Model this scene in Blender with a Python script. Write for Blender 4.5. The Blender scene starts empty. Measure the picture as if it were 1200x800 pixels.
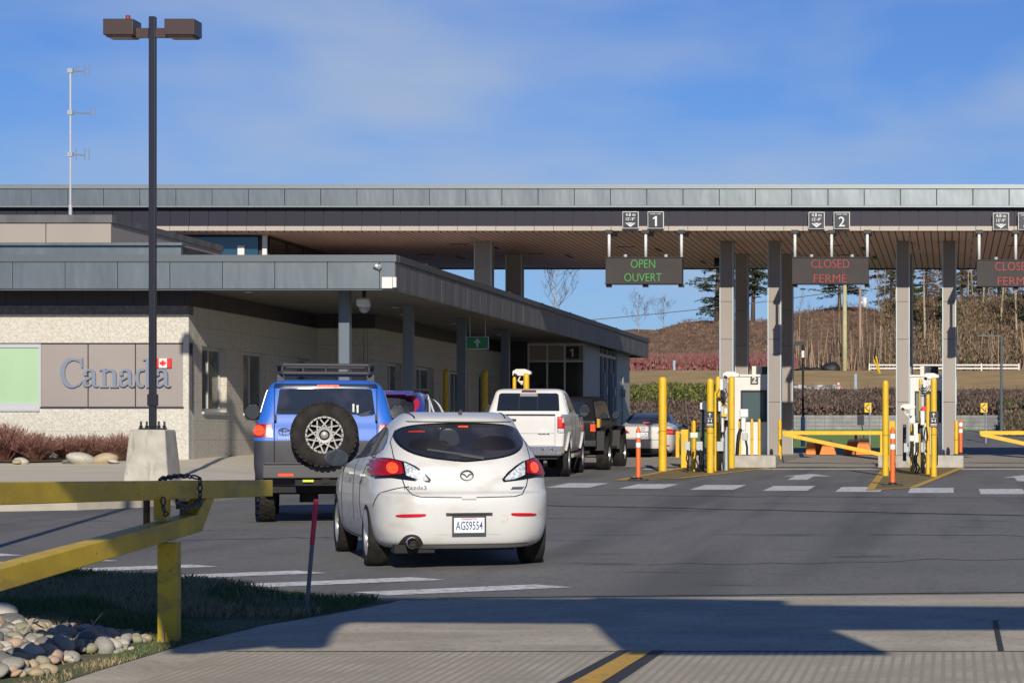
import bpy, bmesh, math, random
from mathutils import Vector, Matrix, noise, geometry
from mathutils.bvhtree import BVHTree
R = math.radians
sc = bpy.context.scene
random.seed(7)

# ---------------------------------------------------------------- camera, light
F = 2900.0; CX = 1115.0; CY = 515.0; CAMZ = 1.55; SLOPE = 0.0125
cam = bpy.data.cameras.new("camera"); camo = bpy.data.objects.new("camera", cam)
sc.collection.objects.link(camo); sc.camera = camo
camo.location = (0, 0, CAMZ); camo.rotation_euler = (R(90), 0, 0)
cam.sensor_width = 36; cam.lens = 87.0
cam.shift_x = -(CX-600)/1200; cam.shift_y = (CY-400)/1200
cam.clip_start = 0.1; cam.clip_end = 6000
AZ = 11.2; EL = 23.2
wd = bpy.data.worlds.new("World"); sc.world = wd; wd.use_nodes = True
nt = wd.node_tree; nt.nodes.clear()
wo = nt.nodes.new('ShaderNodeOutputWorld'); bg = nt.nodes.new('ShaderNodeBackground')
sky = nt.nodes.new('ShaderNodeTexSky'); sky.sky_type = 'NISHITA'; sky.sun_disc = False
sky.sun_elevation = R(EL); sky.sun_rotation = R(180-AZ)
sky.air_density = 1.0; sky.dust_density = 0.0; sky.ozone_density = 4.5; sky.altitude = 100
tc = nt.nodes.new('ShaderNodeTexCoord'); mp = nt.nodes.new('ShaderNodeMapping')
mp.inputs['Scale'].default_value = (4.0, 2.0, 11.0); mp.inputs['Rotation'].default_value = (0, R(20), 0)
n1 = nt.nodes.new('ShaderNodeTexNoise'); n1.inputs['Scale'].default_value = 1.6; n1.inputs['Detail'].default_value = 4; n1.inputs['Roughness'].default_value = 0.48
n1.inputs['Distortion'].default_value = 0.15
cr = nt.nodes.new('ShaderNodeValToRGB'); cr.color_ramp.elements[0].position = 0.40; cr.color_ramp.elements[1].position = 0.74
cr.color_ramp.elements[0].color = (0, 0, 0, 1); cr.color_ramp.elements[1].color = (0.75, 0.75, 0.75, 1)
mx = nt.nodes.new('ShaderNodeMix'); mx.data_type = 'RGBA'
mx.inputs['B'].default_value = (7.6, 8.8, 10.6, 1)
L = nt.links
L.new(tc.outputs['Generated'], mp.inputs['Vector']); L.new(mp.outputs['Vector'], n1.inputs['Vector'])
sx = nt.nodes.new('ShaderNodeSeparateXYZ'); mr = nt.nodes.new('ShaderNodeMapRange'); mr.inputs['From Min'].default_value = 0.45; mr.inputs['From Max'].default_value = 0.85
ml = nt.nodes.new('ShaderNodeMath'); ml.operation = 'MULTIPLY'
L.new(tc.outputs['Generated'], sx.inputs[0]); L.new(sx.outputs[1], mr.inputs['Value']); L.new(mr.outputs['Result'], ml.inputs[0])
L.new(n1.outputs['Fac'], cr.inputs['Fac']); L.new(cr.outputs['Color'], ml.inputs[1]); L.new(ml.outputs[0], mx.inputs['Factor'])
gain = nt.nodes.new('ShaderNodeMix'); gain.data_type = 'RGBA'; gain.blend_type = 'MULTIPLY'; gain.inputs['Factor'].default_value = 1; gain.inputs['B'].default_value = (0.72, 0.94, 1.46, 1)
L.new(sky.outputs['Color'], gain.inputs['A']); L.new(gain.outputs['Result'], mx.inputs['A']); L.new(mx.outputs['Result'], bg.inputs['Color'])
bg.inputs['Strength'].default_value = 0.058
L.new(bg.outputs['Background'], wo.inputs['Surface'])
sun = bpy.data.lights.new("sun", 'SUN'); sun.energy = 4.9; sun.angle = R(0.45); sun.color = (1.0, 0.905, 0.765)
so = bpy.data.objects.new("sun", sun); sc.collection.objects.link(so)
SD = Vector((-math.sin(R(AZ))*math.cos(R(EL)), math.cos(R(AZ))*math.cos(R(EL)), -math.sin(R(EL))))
so.rotation_euler = SD.to_track_quat('-Z', 'Y').to_euler()
so.location = (5, -20, 30)
vs = sc.view_settings; vs.view_transform = 'Standard'; vs.look = 'None'; vs.gamma = 1; vs.exposure = 0.02; vs.use_curve_mapping = False

# ---------------------------------------------------------------- helpers
def W(px, py, Y): return Vector(((px-CX)*Y/F, Y, CAMZ+(CY-py)*Y/F))
def g(Y): return SLOPE*Y

MATS = {}
def mat(name, c1, rough=0.6, metal=0.0, c2=None, scale=6.0, lo=0.35, hi=0.65, bump=0.0, bscale=None, spec=0.5, emit=None, estr=0, coat=0, detail=5, stretch=None):
    if name in MATS: return MATS[name]
    m = bpy.data.materials.new(name); m.use_nodes = True; n = m.node_tree.nodes; l = m.node_tree.links
    b = n['Principled BSDF']
    b.inputs['Base Color'].default_value = (*c1, 1); b.inputs['Roughness'].default_value = rough
    b.inputs['Metallic'].default_value = metal; b.inputs['Specular IOR Level'].default_value = spec
    if coat: b.inputs['Coat Weight'].default_value = coat; b.inputs['Coat Roughness'].default_value = 0.04
    if emit: b.inputs['Emission Color'].default_value = (*emit, 1); b.inputs['Emission Strength'].default_value = estr
    t = n.new('ShaderNodeTexCoord'); src = t.outputs['Object']
    if stretch:
        mpn = n.new('ShaderNodeMapping'); mpn.inputs['Scale'].default_value = stretch; l.new(src, mpn.inputs['Vector']); src = mpn.outputs['Vector']
    m['src'] = 1
    if c2:
        no = n.new('ShaderNodeTexNoise'); no.inputs['Scale'].default_value = scale; no.inputs['Detail'].default_value = detail
        r = n.new('ShaderNodeValToRGB'); r.color_ramp.elements[0].position = lo; r.color_ramp.elements[1].position = hi
        r.color_ramp.elements[0].color = (*c1, 1); r.color_ramp.elements[1].color = (*c2, 1)
        l.new(src, no.inputs['Vector']); l.new(no.outputs['Fac'], r.inputs['Fac']); l.new(r.outputs['Color'], b.inputs['Base Color'])
    if bump:
        nb = n.new('ShaderNodeTexNoise'); nb.inputs['Scale'].default_value = bscale or scale*3; nb.inputs['Detail'].default_value = 3
        bp = n.new('ShaderNodeBump'); bp.inputs['Strength'].default_value = bump; bp.inputs['Distance'].default_value = 0.02
        l.new(src, nb.inputs['Vector']); l.new(nb.outputs['Fac'], bp.inputs['Height']); l.new(bp.outputs['Normal'], b.inputs['Normal'])
    MATS[name] = m
    return m

def nodes(m): return m.node_tree.nodes, m.node_tree.links, m.node_tree.nodes['Principled BSDF']

def overlay_noise(m, col, scale, lo, hi, amount=1.0, stretch=None, detail=4):
    """mixes a worn/dirty colour into whatever drives Base Color"""
    n, l, b = nodes(m)
    t = n.new('ShaderNodeTexCoord'); src = t.outputs['Object']
    if stretch:
        mpn = n.new('ShaderNodeMapping'); mpn.inputs['Scale'].default_value = stretch; l.new(src, mpn.inputs['Vector']); src = mpn.outputs['Vector']
    no = n.new('ShaderNodeTexNoise'); no.inputs['Scale'].default_value = scale; no.inputs['Detail'].default_value = detail
    r = n.new('ShaderNodeValToRGB'); r.color_ramp.elements[0].position = lo; r.color_ramp.elements[1].position = hi
    r.color_ramp.elements[0].color = (0, 0, 0, 1); r.color_ramp.elements[1].color = (amount,)*3+(1,)
    mixn = n.new('ShaderNodeMix'); mixn.data_type = 'RGBA'
    l.new(src, no.inputs['Vector']); l.new(no.outputs['Fac'], r.inputs['Fac']); l.new(r.outputs['Color'], mixn.inputs['Factor'])
    if b.inputs['Base Color'].is_linked: l.new(b.inputs['Base Color'].links[0].from_socket, mixn.inputs['A'])
    else: mixn.inputs['A'].default_value = b.inputs['Base Color'].default_value
    mixn.inputs['B'].default_value = (*col, 1)
    l.new(mixn.outputs['Result'], b.inputs['Base Color'])
    return m

def line_grid(m, axis, period, width, col, offset=0.0, axis2=None):
    """dark joints every period metres along an object axis (0,1,2)"""
    n, l, b = nodes(m)
    t = n.new('ShaderNodeTexCoord'); s = n.new('ShaderNodeSeparateXYZ'); l.new(t.outputs['Object'], s.inputs[0])
    v = s.outputs[axis]
    if axis2 is not None:
        ad = n.new('ShaderNodeMath'); ad.operation = 'ADD'; l.new(s.outputs[axis], ad.inputs[0]); l.new(s.outputs[axis2], ad.inputs[1]); v = ad.outputs[0]
    def M(op, a, bb):
        q = n.new('ShaderNodeMath'); q.operation = op
        if hasattr(a, 'links'): l.new(a, q.inputs[0])
        else: q.inputs[0].default_value = a
        q.inputs[1].default_value = bb; return q.outputs[0]
    v = M('ADD', v, 1000*period+offset); v = M('MODULO', v, period); v = M('LESS_THAN', v, width)
    mixn = n.new('ShaderNodeMix'); mixn.data_type = 'RGBA'; l.new(v, mixn.inputs['Factor'])
    if b.inputs['Base Color'].is_linked: l.new(b.inputs['Base Color'].links[0].from_socket, mixn.inputs['A'])
    else: mixn.inputs['A'].default_value = b.inputs['Base Color'].default_value
    mixn.inputs['B'].default_value = (*col, 1); l.new(mixn.outputs['Result'], b.inputs['Base Color'])
    return m

class MB:
    def __init__(s): s.bm = bmesh.new()
    def poly(s, pts, mi=0):
        f = s.bm.faces.new([s.bm.verts.new(p) for p in pts]); f.material_index = mi; return f
    def box(s, a, b, mi=0, M=None):
        x0, y0, z0 = a; x1, y1, z1 = b
        vs_ = [Vector((x, y, z)) for z in (z0, z1) for y in (y0, y1) for x in (x0, x1)]
        if M: vs_ = [M @ v for v in vs_]
        v = [s.bm.verts.new(p) for p in vs_]
        for q in ((0, 2, 3, 1), (4, 5, 7, 6), (0, 1, 5, 4), (2, 6, 7, 3), (0, 4, 6, 2), (1, 3, 7, 5)):
            f = s.bm.faces.new([v[i] for i in q]); f.material_index = mi
    def frustum(s, c, w0, w1, z0, z1, mi=0):
        v = []
        for z, w in ((z0, w0), (z1, w1)):
            for sx, sy in ((-1, -1), (1, -1), (1, 1), (-1, 1)): v.append(s.bm.verts.new((c[0]+sx*w/2, c[1]+sy*w/2, z)))
        for q in ((3, 2, 1, 0), (4, 5, 6, 7), (0, 1, 5, 4), (1, 2, 6, 5), (2, 3, 7, 6), (3, 0, 4, 7)):
            s.bm.faces.new([v[i] for i in q]).material_index = mi
    def cyl(s, p0, p1, r0, r1=None, n=12, mi=0, caps=True, smooth=True):
        p0 = Vector(p0); p1 = Vector(p1); r1 = r0 if r1 is None else r1
        d = (p1-p0).normalized(); u = d.orthogonal().normalized(); w = d.cross(u)
        A = []; B = []
        for i in range(n):
            a = 2*math.pi*i/n; o = u*math.cos(a)+w*math.sin(a)
            A.append(s.bm.verts.new(p0+o*r0)); B.append(s.bm.verts.new(p1+o*r1))
        for i in range(n):
            f = s.bm.faces.new((A[i], A[(i+1) % n], B[(i+1) % n], B[i])); f.smooth = smooth; f.material_index = mi
        if caps:
            s.bm.faces.new(A[::-1]).material_index = mi; s.bm.faces.new(B).material_index = mi
    def tube(s, pts, r, n=8, mi=0, closed=False):
        pts = [Vector(p) for p in pts]; rings = []
        N = len(pts); u = None
        for i, p in enumerate(pts):
            if closed: d = (pts[(i+1) % N]-pts[i-1])
            else: d = pts[min(i+1, N-1)]-pts[max(i-1, 0)]
            d.normalize()
            u = d.orthogonal().normalized() if u is None else (u-d*u.dot(d)).normalized()
            w = d.cross(u); rr = r[i] if isinstance(r, (list, tuple)) else r
            rings.append([s.bm.verts.new(p+(u*math.cos(2*math.pi*k/n)+w*math.sin(2*math.pi*k/n))*rr) for k in range(n)])
        for i in range(N if closed else N-1):
            a = rings[i]; b = rings[(i+1) % N]
            for k in range(n):
                f = s.bm.faces.new((a[k], a[(k+1) % n], b[(k+1) % n], b[k])); f.smooth = True; f.material_index = mi
        if not closed and n > 2:
            s.bm.faces.new(rings[0][::-1]).material_index = mi; s.bm.faces.new(rings[-1]).material_index = mi
    def prism(s, pts2, f0, f1, mi=0):
        """pts2: 2D outline; f0,f1 map (a,b)->3D for the two faces"""
        A = [s.bm.verts.new(f0(*p)) for p in pts2]; B = [s.bm.verts.new(f1(*p)) for p in pts2]; n = len(A)
        for i in range(n): s.bm.faces.new((A[i], A[(i+1) % n], B[(i+1) % n], B[i])).material_index = mi
        s.bm.faces.new(A[::-1]).material_index = mi; s.bm.faces.new(B).material_index = mi
    def lathe(s, prof, M, n=32, mi=0, closed=False):
        """prof: [(r,h)] around local z, transformed by M"""
        rings = [[s.bm.verts.new(M @ Vector((r*math.cos(2*math.pi*k/n), r*math.sin(2*math.pi*k/n), h))) for k in range(n)] for r, h in prof]
        m_ = len(rings)
        for i in range(m_ if closed else m_-1):
            a = rings[i]; b = rings[(i+1) % m_]
            for k in range(n):
                f = s.bm.faces.new((a[k], a[(k+1) % n], b[(k+1) % n], b[k])); f.smooth = True; f.material_index = mi
    def add_mesh(s, me, M=None, mi=0):
        k = len(s.bm.verts); kf = len(s.bm.faces); s.bm.from_mesh(me); s.bm.verts.ensure_lookup_table(); s.bm.faces.ensure_lookup_table()
        if M is not None:
            for v in s.bm.verts[k:]: v.co = M @ v.co
        for f in s.bm.faces[kf:]: f.material_index = mi
    def build(s, name, mats, parent=None, smooth=None, bevel=0, fixn=True):
        bm = s.bm
        if fixn: bmesh.ops.recalc_face_normals(bm, faces=bm.faces)
        if smooth is not None:
            for f in bm.faces: f.smooth = True
            for e in bm.edges:
                if len(e.link_faces) == 2 and e.calc_face_angle(0) > R(smooth): e.smooth = False
        else:
            for e in bm.edges:
                if len(e.link_faces) == 2 and e.link_faces[0].smooth and e.calc_face_angle(0) > R(40): e.smooth = False
        me = bpy.data.meshes.new(name); bm.to_mesh(me); bm.free()
        for m in (mats if isinstance(mats, (list, tuple)) else [mats]): me.materials.append(m)
        o = bpy.data.objects.new(name, me); sc.collection.objects.link(o)
        if parent: o.parent = parent
        if bevel:
            b = o.modifiers.new('bevel', 'BEVEL'); b.width = bevel; b.segments = 2; b.limit_method = 'ANGLE'; b.angle_limit = R(40)
        return o

def thing(name, label, cat, loc=(0, 0, 0), rot=(0, 0, 0), group=None):
    o = bpy.data.objects.new(name, None); sc.collection.objects.link(o); o.empty_display_size = 0.2
    o.location = loc; o.rotation_euler = rot; o['label'] = label; o['category'] = cat
    if group: o['group'] = group
    return o
def tag(o, label, cat, group=None, kind=None):
    o['label'] = label; o['category'] = cat
    if group: o['group'] = group
    if kind: o['kind'] = kind
    return o
def struct(o): o['kind'] = 'structure'; return o
def copy_tree(root, loc=None, rot=None, label=None, scale=None):
    r = root.copy(); sc.collection.objects.link(r)
    if loc is not None: r.location = loc
    if rot is not None: r.rotation_euler = rot
    if scale is not None: r.scale = scale
    if label: r['label'] = label
    for ch in list(root.children):
        c = ch.copy(); sc.collection.objects.link(c); c.parent = r
        for gc in list(ch.children):
            d = gc.copy(); sc.collection.objects.link(d); d.parent = c
    return r

_txt = {}
def text_mesh(s, extrude=0.0, bold=0.0):
    k = (s, extrude, bold)
    if k in _txt: return _txt[k]
    cu = bpy.data.curves.new('lettering', 'FONT'); cu.body = s; cu.size = 1; cu.align_x = 'CENTER'; cu.align_y = 'CENTER'; cu.extrude = extrude; cu.offset = bold
    cu.resolution_u = 3
    o = bpy.data.objects.new('lettering', cu); sc.collection.objects.link(o)
    dg = bpy.context.evaluated_depsgraph_get(); me = bpy.data.meshes.new_from_object(o.evaluated_get(dg))
    bpy.data.objects.remove(o); 
    xs = [v.co.x for v in me.vertices]; ys = [v.co.y for v in me.vertices]
    cx = (min(xs)+max(xs))/2; cy = (min(ys)+max(ys))/2; w = max(xs)-min(xs); h = max(ys)-min(ys)
    for v in me.vertices: v.co.x -= cx; v.co.y -= cy
    _txt[k] = (me, w, h)
    return _txt[k]
def add_text(mb, s, center, width=None, height=None, frame='front', thick=0.004, mi=0, bold=0.0):
    me, w, h = text_mesh(s, 0.5, bold)
    sx = width/w if width else height/h; sy = height/h if height else sx
    if frame == 'front': right, up, nrm = Vector((1, 0, 0)), Vector((0, 0, 1)), Vector((0, -1, 0))
    elif frame == 'rear': right, up, nrm = Vector((0, -1, 0)), Vector((0, 0, 1)), Vector((-1, 0, 0))
    M = Matrix.Translation(Vector(center)) @ Matrix((right*1.0, up, nrm)).transposed().to_4x4() @ Matrix.Diagonal((sx, sy, thick, 1))
    mb.add_mesh(me, M, mi)

def add_one(mb, c, h, y, th=.006):
    """numeral 1 with a flag and no foot, centre c=(x,z), height h, in the plane y"""
    k = h/1.0; P = [(-.06, -.5), (.13, -.5), (.13, .5), (0.0, .5), (-.27, .32), (-.27, .18), (-.06, .27)]
    mb.prism([(c[0]+a*k, c[1]+b*k) for a, b in P], lambda a, b: Vector((a, y-th, b)), lambda a, b: Vector((a, y, b)))
def inpoly(x, y, P):
    c = False; j = len(P)-1
    for i in range(len(P)):
        if (P[i][1] > y) != (P[j][1] > y) and x < (P[j][0]-P[i][0])*(y-P[i][1])/(P[j][1]-P[i][1])+P[i][0]: c = not c
        j = i
    return c
def gridded(bm, outline, sx, sy):
    vs_ = [bm.verts.new((x, y, 0)) for x, y in outline]
    for t3 in geometry.tessellate_polygon([[Vector((x, y, 0)) for x, y in outline]]):
        try: bm.faces.new([vs_[i] for i in t3])
        except ValueError: pass
    xs = [p[0] for p in outline]; ys = [p[1] for p in outline]
    for ax, lo, hi, st in ((0, min(xs), max(xs), sx), (1, min(ys), max(ys), sy)):
        k = math.floor(lo/st)*st+st
        while k < hi-1e-6:
            co = (k, 0, 0) if ax == 0 else (0, k, 0); no = (1, 0, 0) if ax == 0 else (0, 1, 0)
            bmesh.ops.bisect_plane(bm, geom=bm.verts[:]+bm.edges[:]+bm.faces[:], plane_co=co, plane_no=no, dist=1e-6); k += st
def sheet(name, outline, zf, mats, sx=2.0, sy=2.0, skirt=0.0):
    mb = MB(); gridded(mb.bm, outline, sx, sy)
    for v in mb.bm.verts: v.co.z = zf(v.co.x, v.co.y)
    for f in mb.bm.faces:
        f.normal_update()
        if f.normal.z < 0: f.normal_flip()
    if skirt:
        be = [e for e in mb.bm.edges if len(e.link_faces) == 1]
        r = bmesh.ops.extrude_edge_only(mb.bm, edges=be)
        for v in [q for q in r['geom'] if isinstance(q, bmesh.types.BMVert)]: v.co.z -= skirt
    return struct(mb.build(name, mats, fixn=bool(skirt)))

# ---------------------------------------------------------------- materials
asphalt = mat('asphalt', (0.135, 0.136, 0.128), 0.85, c2=(0.17, 0.17, 0.16), scale=0.35, lo=0.3, hi=0.7, bump=0.35, bscale=60)
overlay_noise(asphalt, (0.24, 0.24, 0.23), 26, 0.56, 0.70, 0.8)
overlay_noise(asphalt, (0.05, 0.052, 0.055), 19, 0.60, 0.70, 0.7, detail=2)
overlay_noise(asphalt, (0.09, 0.09, 0.088), 0.45, 0.50, 0.66, 0.8, stretch=(2.2, .18, 1))
overlay_noise(asphalt, (0.028, 0.030, 0.034), 1.3, 0.62, 0.70, 0.55, stretch=(0.5, 1.6, 1))
concrete = mat('concrete', (0.25, 0.235, 0.20), 0.85, c2=(0.33, 0.31, 0.265), scale=1.2, bump=0.25, bscale=70)
overlay_noise(concrete, (0.16, 0.15, 0.135), 40, 0.55, 0.75, 0.5)
walk_m = mat('sidewalk_concrete', (0.50, 0.455, 0.36), 0.85, c2=(0.58, 0.535, 0.43), scale=0.8, bump=0.15, bscale=60, stretch=(0.4, 2, 1))
kerb_m = mat('kerb_concrete', (0.42, 0.39, 0.32), 0.85, c2=(0.34, 0.32, 0.27), scale=3, bump=0.3, bscale=40)
base_conc = mat('cast_concrete', (0.34, 0.325, 0.28), 0.85, c2=(0.44, 0.42, 0.365), scale=4, bump=0.3, bscale=30)
overlay_noise(base_conc, (0.20, 0.19, 0.16), 7, 0.56, 0.72, 0.7, stretch=(1.5, 1.5, 0.4))
paint_w = mat('road_paint_white', (0.72, 0.72, 0.70), 0.7, c2=(0.55, 0.55, 0.54), scale=9)
overlay_noise(paint_w, (0.14, 0.14, 0.14), 14, 0.55, 0.66, 0.9)
paint_y = mat('road_paint_yellow', (0.62, 0.36, 0.04), 0.7, c2=(0.5, 0.30, 0.05), scale=9)
overlay_noise(paint_y, (0.10, 0.09, 0.07), 24, 0.60, 0.70, 0.8)
yellow = mat('safety_yellow', (0.70, 0.44, 0.015), 0.45, c2=(0.60, 0.37, 0.015), scale=5)
overlay_noise(yellow, (0.30, 0.2, 0.05), 20, 0.66, 0.72, 0.6)
gate_yel = mat('weathered_yellow_paint', (0.62, 0.43, 0.018), 0.5, c2=(0.46, 0.32, 0.02), scale=3, bump=0.08, bscale=20)
overlay_noise(gate_yel, (0.12, 0.06, 0.025), 26, 0.655, 0.70, 0.9)
overlay_noise(gate_yel, (0.30, 0.22, 0.06), 4, 0.56, 0.66, 0.6, stretch=(1, .3, 2))
zinc = mat('zinc_cladding', (0.175, 0.203, 0.217), 0.38, 0.78, c2=(0.205, 0.235, 0.25), scale=0.9, stretch=(1.4, 1, 0.5), bump=1.0, bscale=0.9)
zinc_side = mat('dark_metal_cladding', (0.09, 0.093, 0.10), 0.5, 0.3, c2=(0.16, 0.16, 0.165), scale=1.2, stretch=(1, 2.5, 0.3))
darkpan = mat('dark_metal_panel', (0.035, 0.031, 0.037), 0.5, 0.2, c2=(0.043, 0.038, 0.044), scale=1.0)
beige = mat('beige_metal_trim', (0.38, 0.335, 0.285), 0.5)
colpan = mat('taupe_metal_panel', (0.25, 0.222, 0.20), 0.55, 0.1, c2=(0.275, 0.245, 0.22), scale=0.8)
edge_m = mat('steel_edge_trim', (0.36, 0.46, 0.50), 0.4, 0.4)
black_m = mat('black_plastic', (0.012, 0.012, 0.014), 0.5)
rubber = mat('tyre_rubber', (0.011, 0.0105, 0.010), 0.8, c2=(0.028, 0.025, 0.022), spec=.25, scale=8)
soffit_d = mat('dark_soffit', (0.10, 0.098, 0.094), 0.5, 0.2, c2=(0.12, 0.118, 0.112), scale=0.8)
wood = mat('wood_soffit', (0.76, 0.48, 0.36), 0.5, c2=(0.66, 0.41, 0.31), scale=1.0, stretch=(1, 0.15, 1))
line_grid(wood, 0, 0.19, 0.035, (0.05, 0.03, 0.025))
glass_d = mat('dark_glass', (0.012, 0.016, 0.022), 0.06, spec=0.8)
glass_b = mat('blue_glass', (0.02, 0.06, 0.10), 0.06, spec=0.9)
glass_g = mat('green_blind_glass', (0.38, 0.54, 0.36), 0.25, c2=(0.33, 0.49, 0.31), scale=0.9, stretch=(1, 1, 0.3))
alu = mat('aluminium_frame', (0.55, 0.56, 0.57), 0.4, 0.5)
white_p = mat('white_enamel', (0.64, 0.64, 0.62), 0.4)
grey_p = mat('grey_enclosure', (0.42, 0.45, 0.46), 0.5)
blueflat = mat('column_blue_grey', (0.12, 0.145, 0.18), 0.45, 0.2)
bronze = mat('bronze_paint', (0.060, 0.038, 0.034), 0.4, 0.3)
orange = mat('orange_plastic', (0.72, 0.13, 0.02), 0.5)
refl_w = mat('reflective_white', (0.8, 0.8, 0.8), 0.4)
steel = mat('galvanised_steel', (0.45, 0.47, 0.48), 0.4, 0.7)

# exposed aggregate block wall
aggr = mat('aggregate_block', (0.47, 0.455, 0.40), 0.9, c2=(0.57, 0.56, 0.505), scale=22, lo=0.4, hi=0.6, bump=0.8, bscale=22, detail=8)
overlay_noise(aggr, (0.33, 0.305, 0.25), 38, 0.56, 0.66, 0.65, detail=4)
line_grid(aggr, 2, 0.61, 0.012, (0.42, 0.39, 0.32), 0.1)
line_grid(aggr, 0, 1.22, 0.012, (0.42, 0.39, 0.32), 0.3, axis2=1)
aggr2 = mat('ground_face_block', (0.44, 0.41, 0.35), 0.9, c2=(0.56, 0.53, 0.46), scale=24, lo=0.38, hi=0.62, bump=0.6, bscale=26, detail=8)
line_grid(aggr2, 2, 0.41, 0.012, (0.33, 0.31, 0.26), 0.1)
line_grid(aggr2, 0, 0.82, 0.012, (0.24, 0.22, 0.18), 0.3, axis2=1)

# ---------------------------------------------------------------- ground
RIDGE = [(400, 402), (700, 395), (735, 387), (768, 388), (790, 377), (820, 372), (860, 374), (900, 376), (930, 368), (965, 363), (1000, 360), (1030, 363), (1060, 366), (1200, 360), (1600, 350)]
def lerp_t(t, T):
    if t <= T[0][0]: return T[0][1]
    for (a, b), (c, d) in zip(T, T[1:]):
        if t <= c: return b+(d-b)*(t-a)/(c-a)
    return T[-1][1]
def terr(X, Y):
    if Y <= 92: return g(Y)
    ridge = CAMZ+(CY-lerp_t(CX+X*F/220, RIDGE))*220/F
    prof = [(92, g(92)), (97, 1.26), (114.6, 2.1), (116, 2.62), (128, 3.7), (140, 4.85), (155, 5.95), (166, 6.1), (176, 6.8), (195, ridge*0.8), (220, ridge), (240, ridge-0.8), (300, ridge-3), (3000, ridge-6)]
    z = lerp_t(Y, prof)
    if 168 < Y < 400: z += 0.55*noise.noise((X*0.12, Y*0.12, 1.0))+0.25*noise.noise((X*0.5, Y*0.5, 4.0))
    elif Y > 118: z += 0.12*noise.noise((X*0.4, Y*0.4, 2.0))
    return z
mb = MB()
xs = [-1500, -900, -500, -300, -200, -140, -100]+[x*2.0 for x in range(-42, 31)]+[80, 100, 140, 200, 300, 500, 900, 1500]
ys = [-900, -400, -150, -60, -20, 0, 15, 30, 45, 60, 75, 85, 92, 97, 105, 114.6, 116]+[118+2.0*i for i in range(62)]+[250, 270, 300, 360, 500, 800, 1400, 3000]
grid = [[mb.bm.verts.new((x, y, terr(x, y)-0.06)) for x in xs] for y in ys]
for i in range(len(ys)-1):
    for j in range(len(xs)-1):
        f = mb.bm.faces.new((grid[i][j], grid[i][j+1], grid[i+1][j+1], grid[i+1][j])); f.smooth = True
        yc = (ys[i]+ys[i+1])/2
        f.material_index = 0 if yc < 116 else (1 if yc < 166 else 2)
grass_m = mat('grass_ground', (0.13, 0.24, 0.045), 0.95, c2=(0.17, 0.26, 0.06), scale=1.2, bump=0.6, bscale=14)
tan_m = mat('dry_grass_bank', (0.42, 0.28, 0.115), 0.95, c2=(0.30, 0.215, 0.085), scale=0.5, bump=0.8, bscale=5, detail=8)
overlay_noise(tan_m, (0.16, 0.16, 0.06), 0.3, 0.56, 0.70, 0.6)
brown_m = mat('brown_hill_earth', (0.125, 0.07, 0.04), 0.95, c2=(0.22, 0.13, 0.075), scale=0.9, lo=0.4, hi=0.62, bump=1.0, bscale=3, detail=10)
overlay_noise(brown_m, (0.27, 0.18, 0.11), 2.6, 0.60, 0.68, 0.5, detail=10)
struct(mb.build('ground', [grass_m, tan_m, brown_m], fixn=False))

def rz(X, Y): return g(Y)
road = sheet('road', [(-60, -30), (60, -30), (60, 112), (0.4, 112), (0.2, 96), (-60, 96)], lambda x, y: terr(x, y) if y > 92 else g(y), asphalt, 200, 4)
# concrete apron in the foreground
conc_ap = mat('broomed_concrete', (0.37, 0.325, 0.245), 0.85, c2=(0.50, 0.45, 0.345), scale=1.5, bump=0.3, bscale=55)
overlay_noise(conc_ap, (0.17, 0.16, 0.135), 22, 0.54, 0.72, 0.7)
overlay_noise(conc_ap, (0.56, 0.52, 0.43), 1.2, 0.58, 0.72, 0.5, stretch=(0.6, 2.5, 1))
apron = [(-5.15, -20), (-5.05, 13), (-5.1, 14.6), (-5.09, 16.3), (-4.97, 17.7), (-4.75, 18.6), (-4.62, 19.3), (-4.45, 19.95), (-3.5, 20.15), (-1.5, 20.35), (0.2, 20.6), (2, 20.9), (30, 22), (30, -20)]
sheet('concrete_apron', apron, lambda x, y: g(y)+0.006, conc_ap, 60, 3)
groove = mat('grooved_concrete', (0.36, 0.318, 0.24), 0.9, c2=(0.47, 0.42, 0.325), scale=2.5, bump=0.3, bscale=50)
n_, l_, b_ = nodes(groove)
line_grid(groove, 0, 0.062, 0.026, (0.335, 0.30, 0.23))
0 and line_grid(groove, 1, 0.11, 0.03, (0.25, 0.23, 0.185))
sheet('grooved_concrete_strip', [(-4.6, 15.72), (-4.6, 10), (20, 10), (20, 15.72)], lambda x, y: g(y)+0.010, groove, 60, 3)
mb = MB()   # joints
for p in ((0.30, 15.75, 0.335, 18.0),): mb.box((p[0], p[1], 0), (p[2], p[3], 0.001))
mb.box((-4.6, 15.70, 0), (20, 15.73, 0.001))
for v in mb.bm.verts: v.co.z += g(v.co.y)+0.0125
struct(mb.build('apron_joint', mat('joint_sealant', (0.03, 0.028, 0.025), 0.8)))
mb = MB(); 
def crack(x0, y0, x1, y1, w, amp, n=60, seed=0):
    pts = []
    for i in range(n+1):
        t = i/n; pts.append((x0+(x1-x0)*t, y0+(y1-y0)*t+amp*noise.noise((t*12, seed, 0))))
    for a, b in zip(pts, pts[1:]):
        mb.poly([(a[0], a[1]-w, g(a[1])+0.005), (b[0], b[1]-w, g(b[1])+0.005), (b[0], b[1]+w, g(b[1])+0.005), (a[0], a[1]+w, g(a[1])+0.005)])
crack(-7.2, 40.0, 2.5, 35.2, 0.10, 0.25)
crack(-4.2, 20.28, 3, 21.2, 0.03, 0.03, seed=3)
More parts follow.
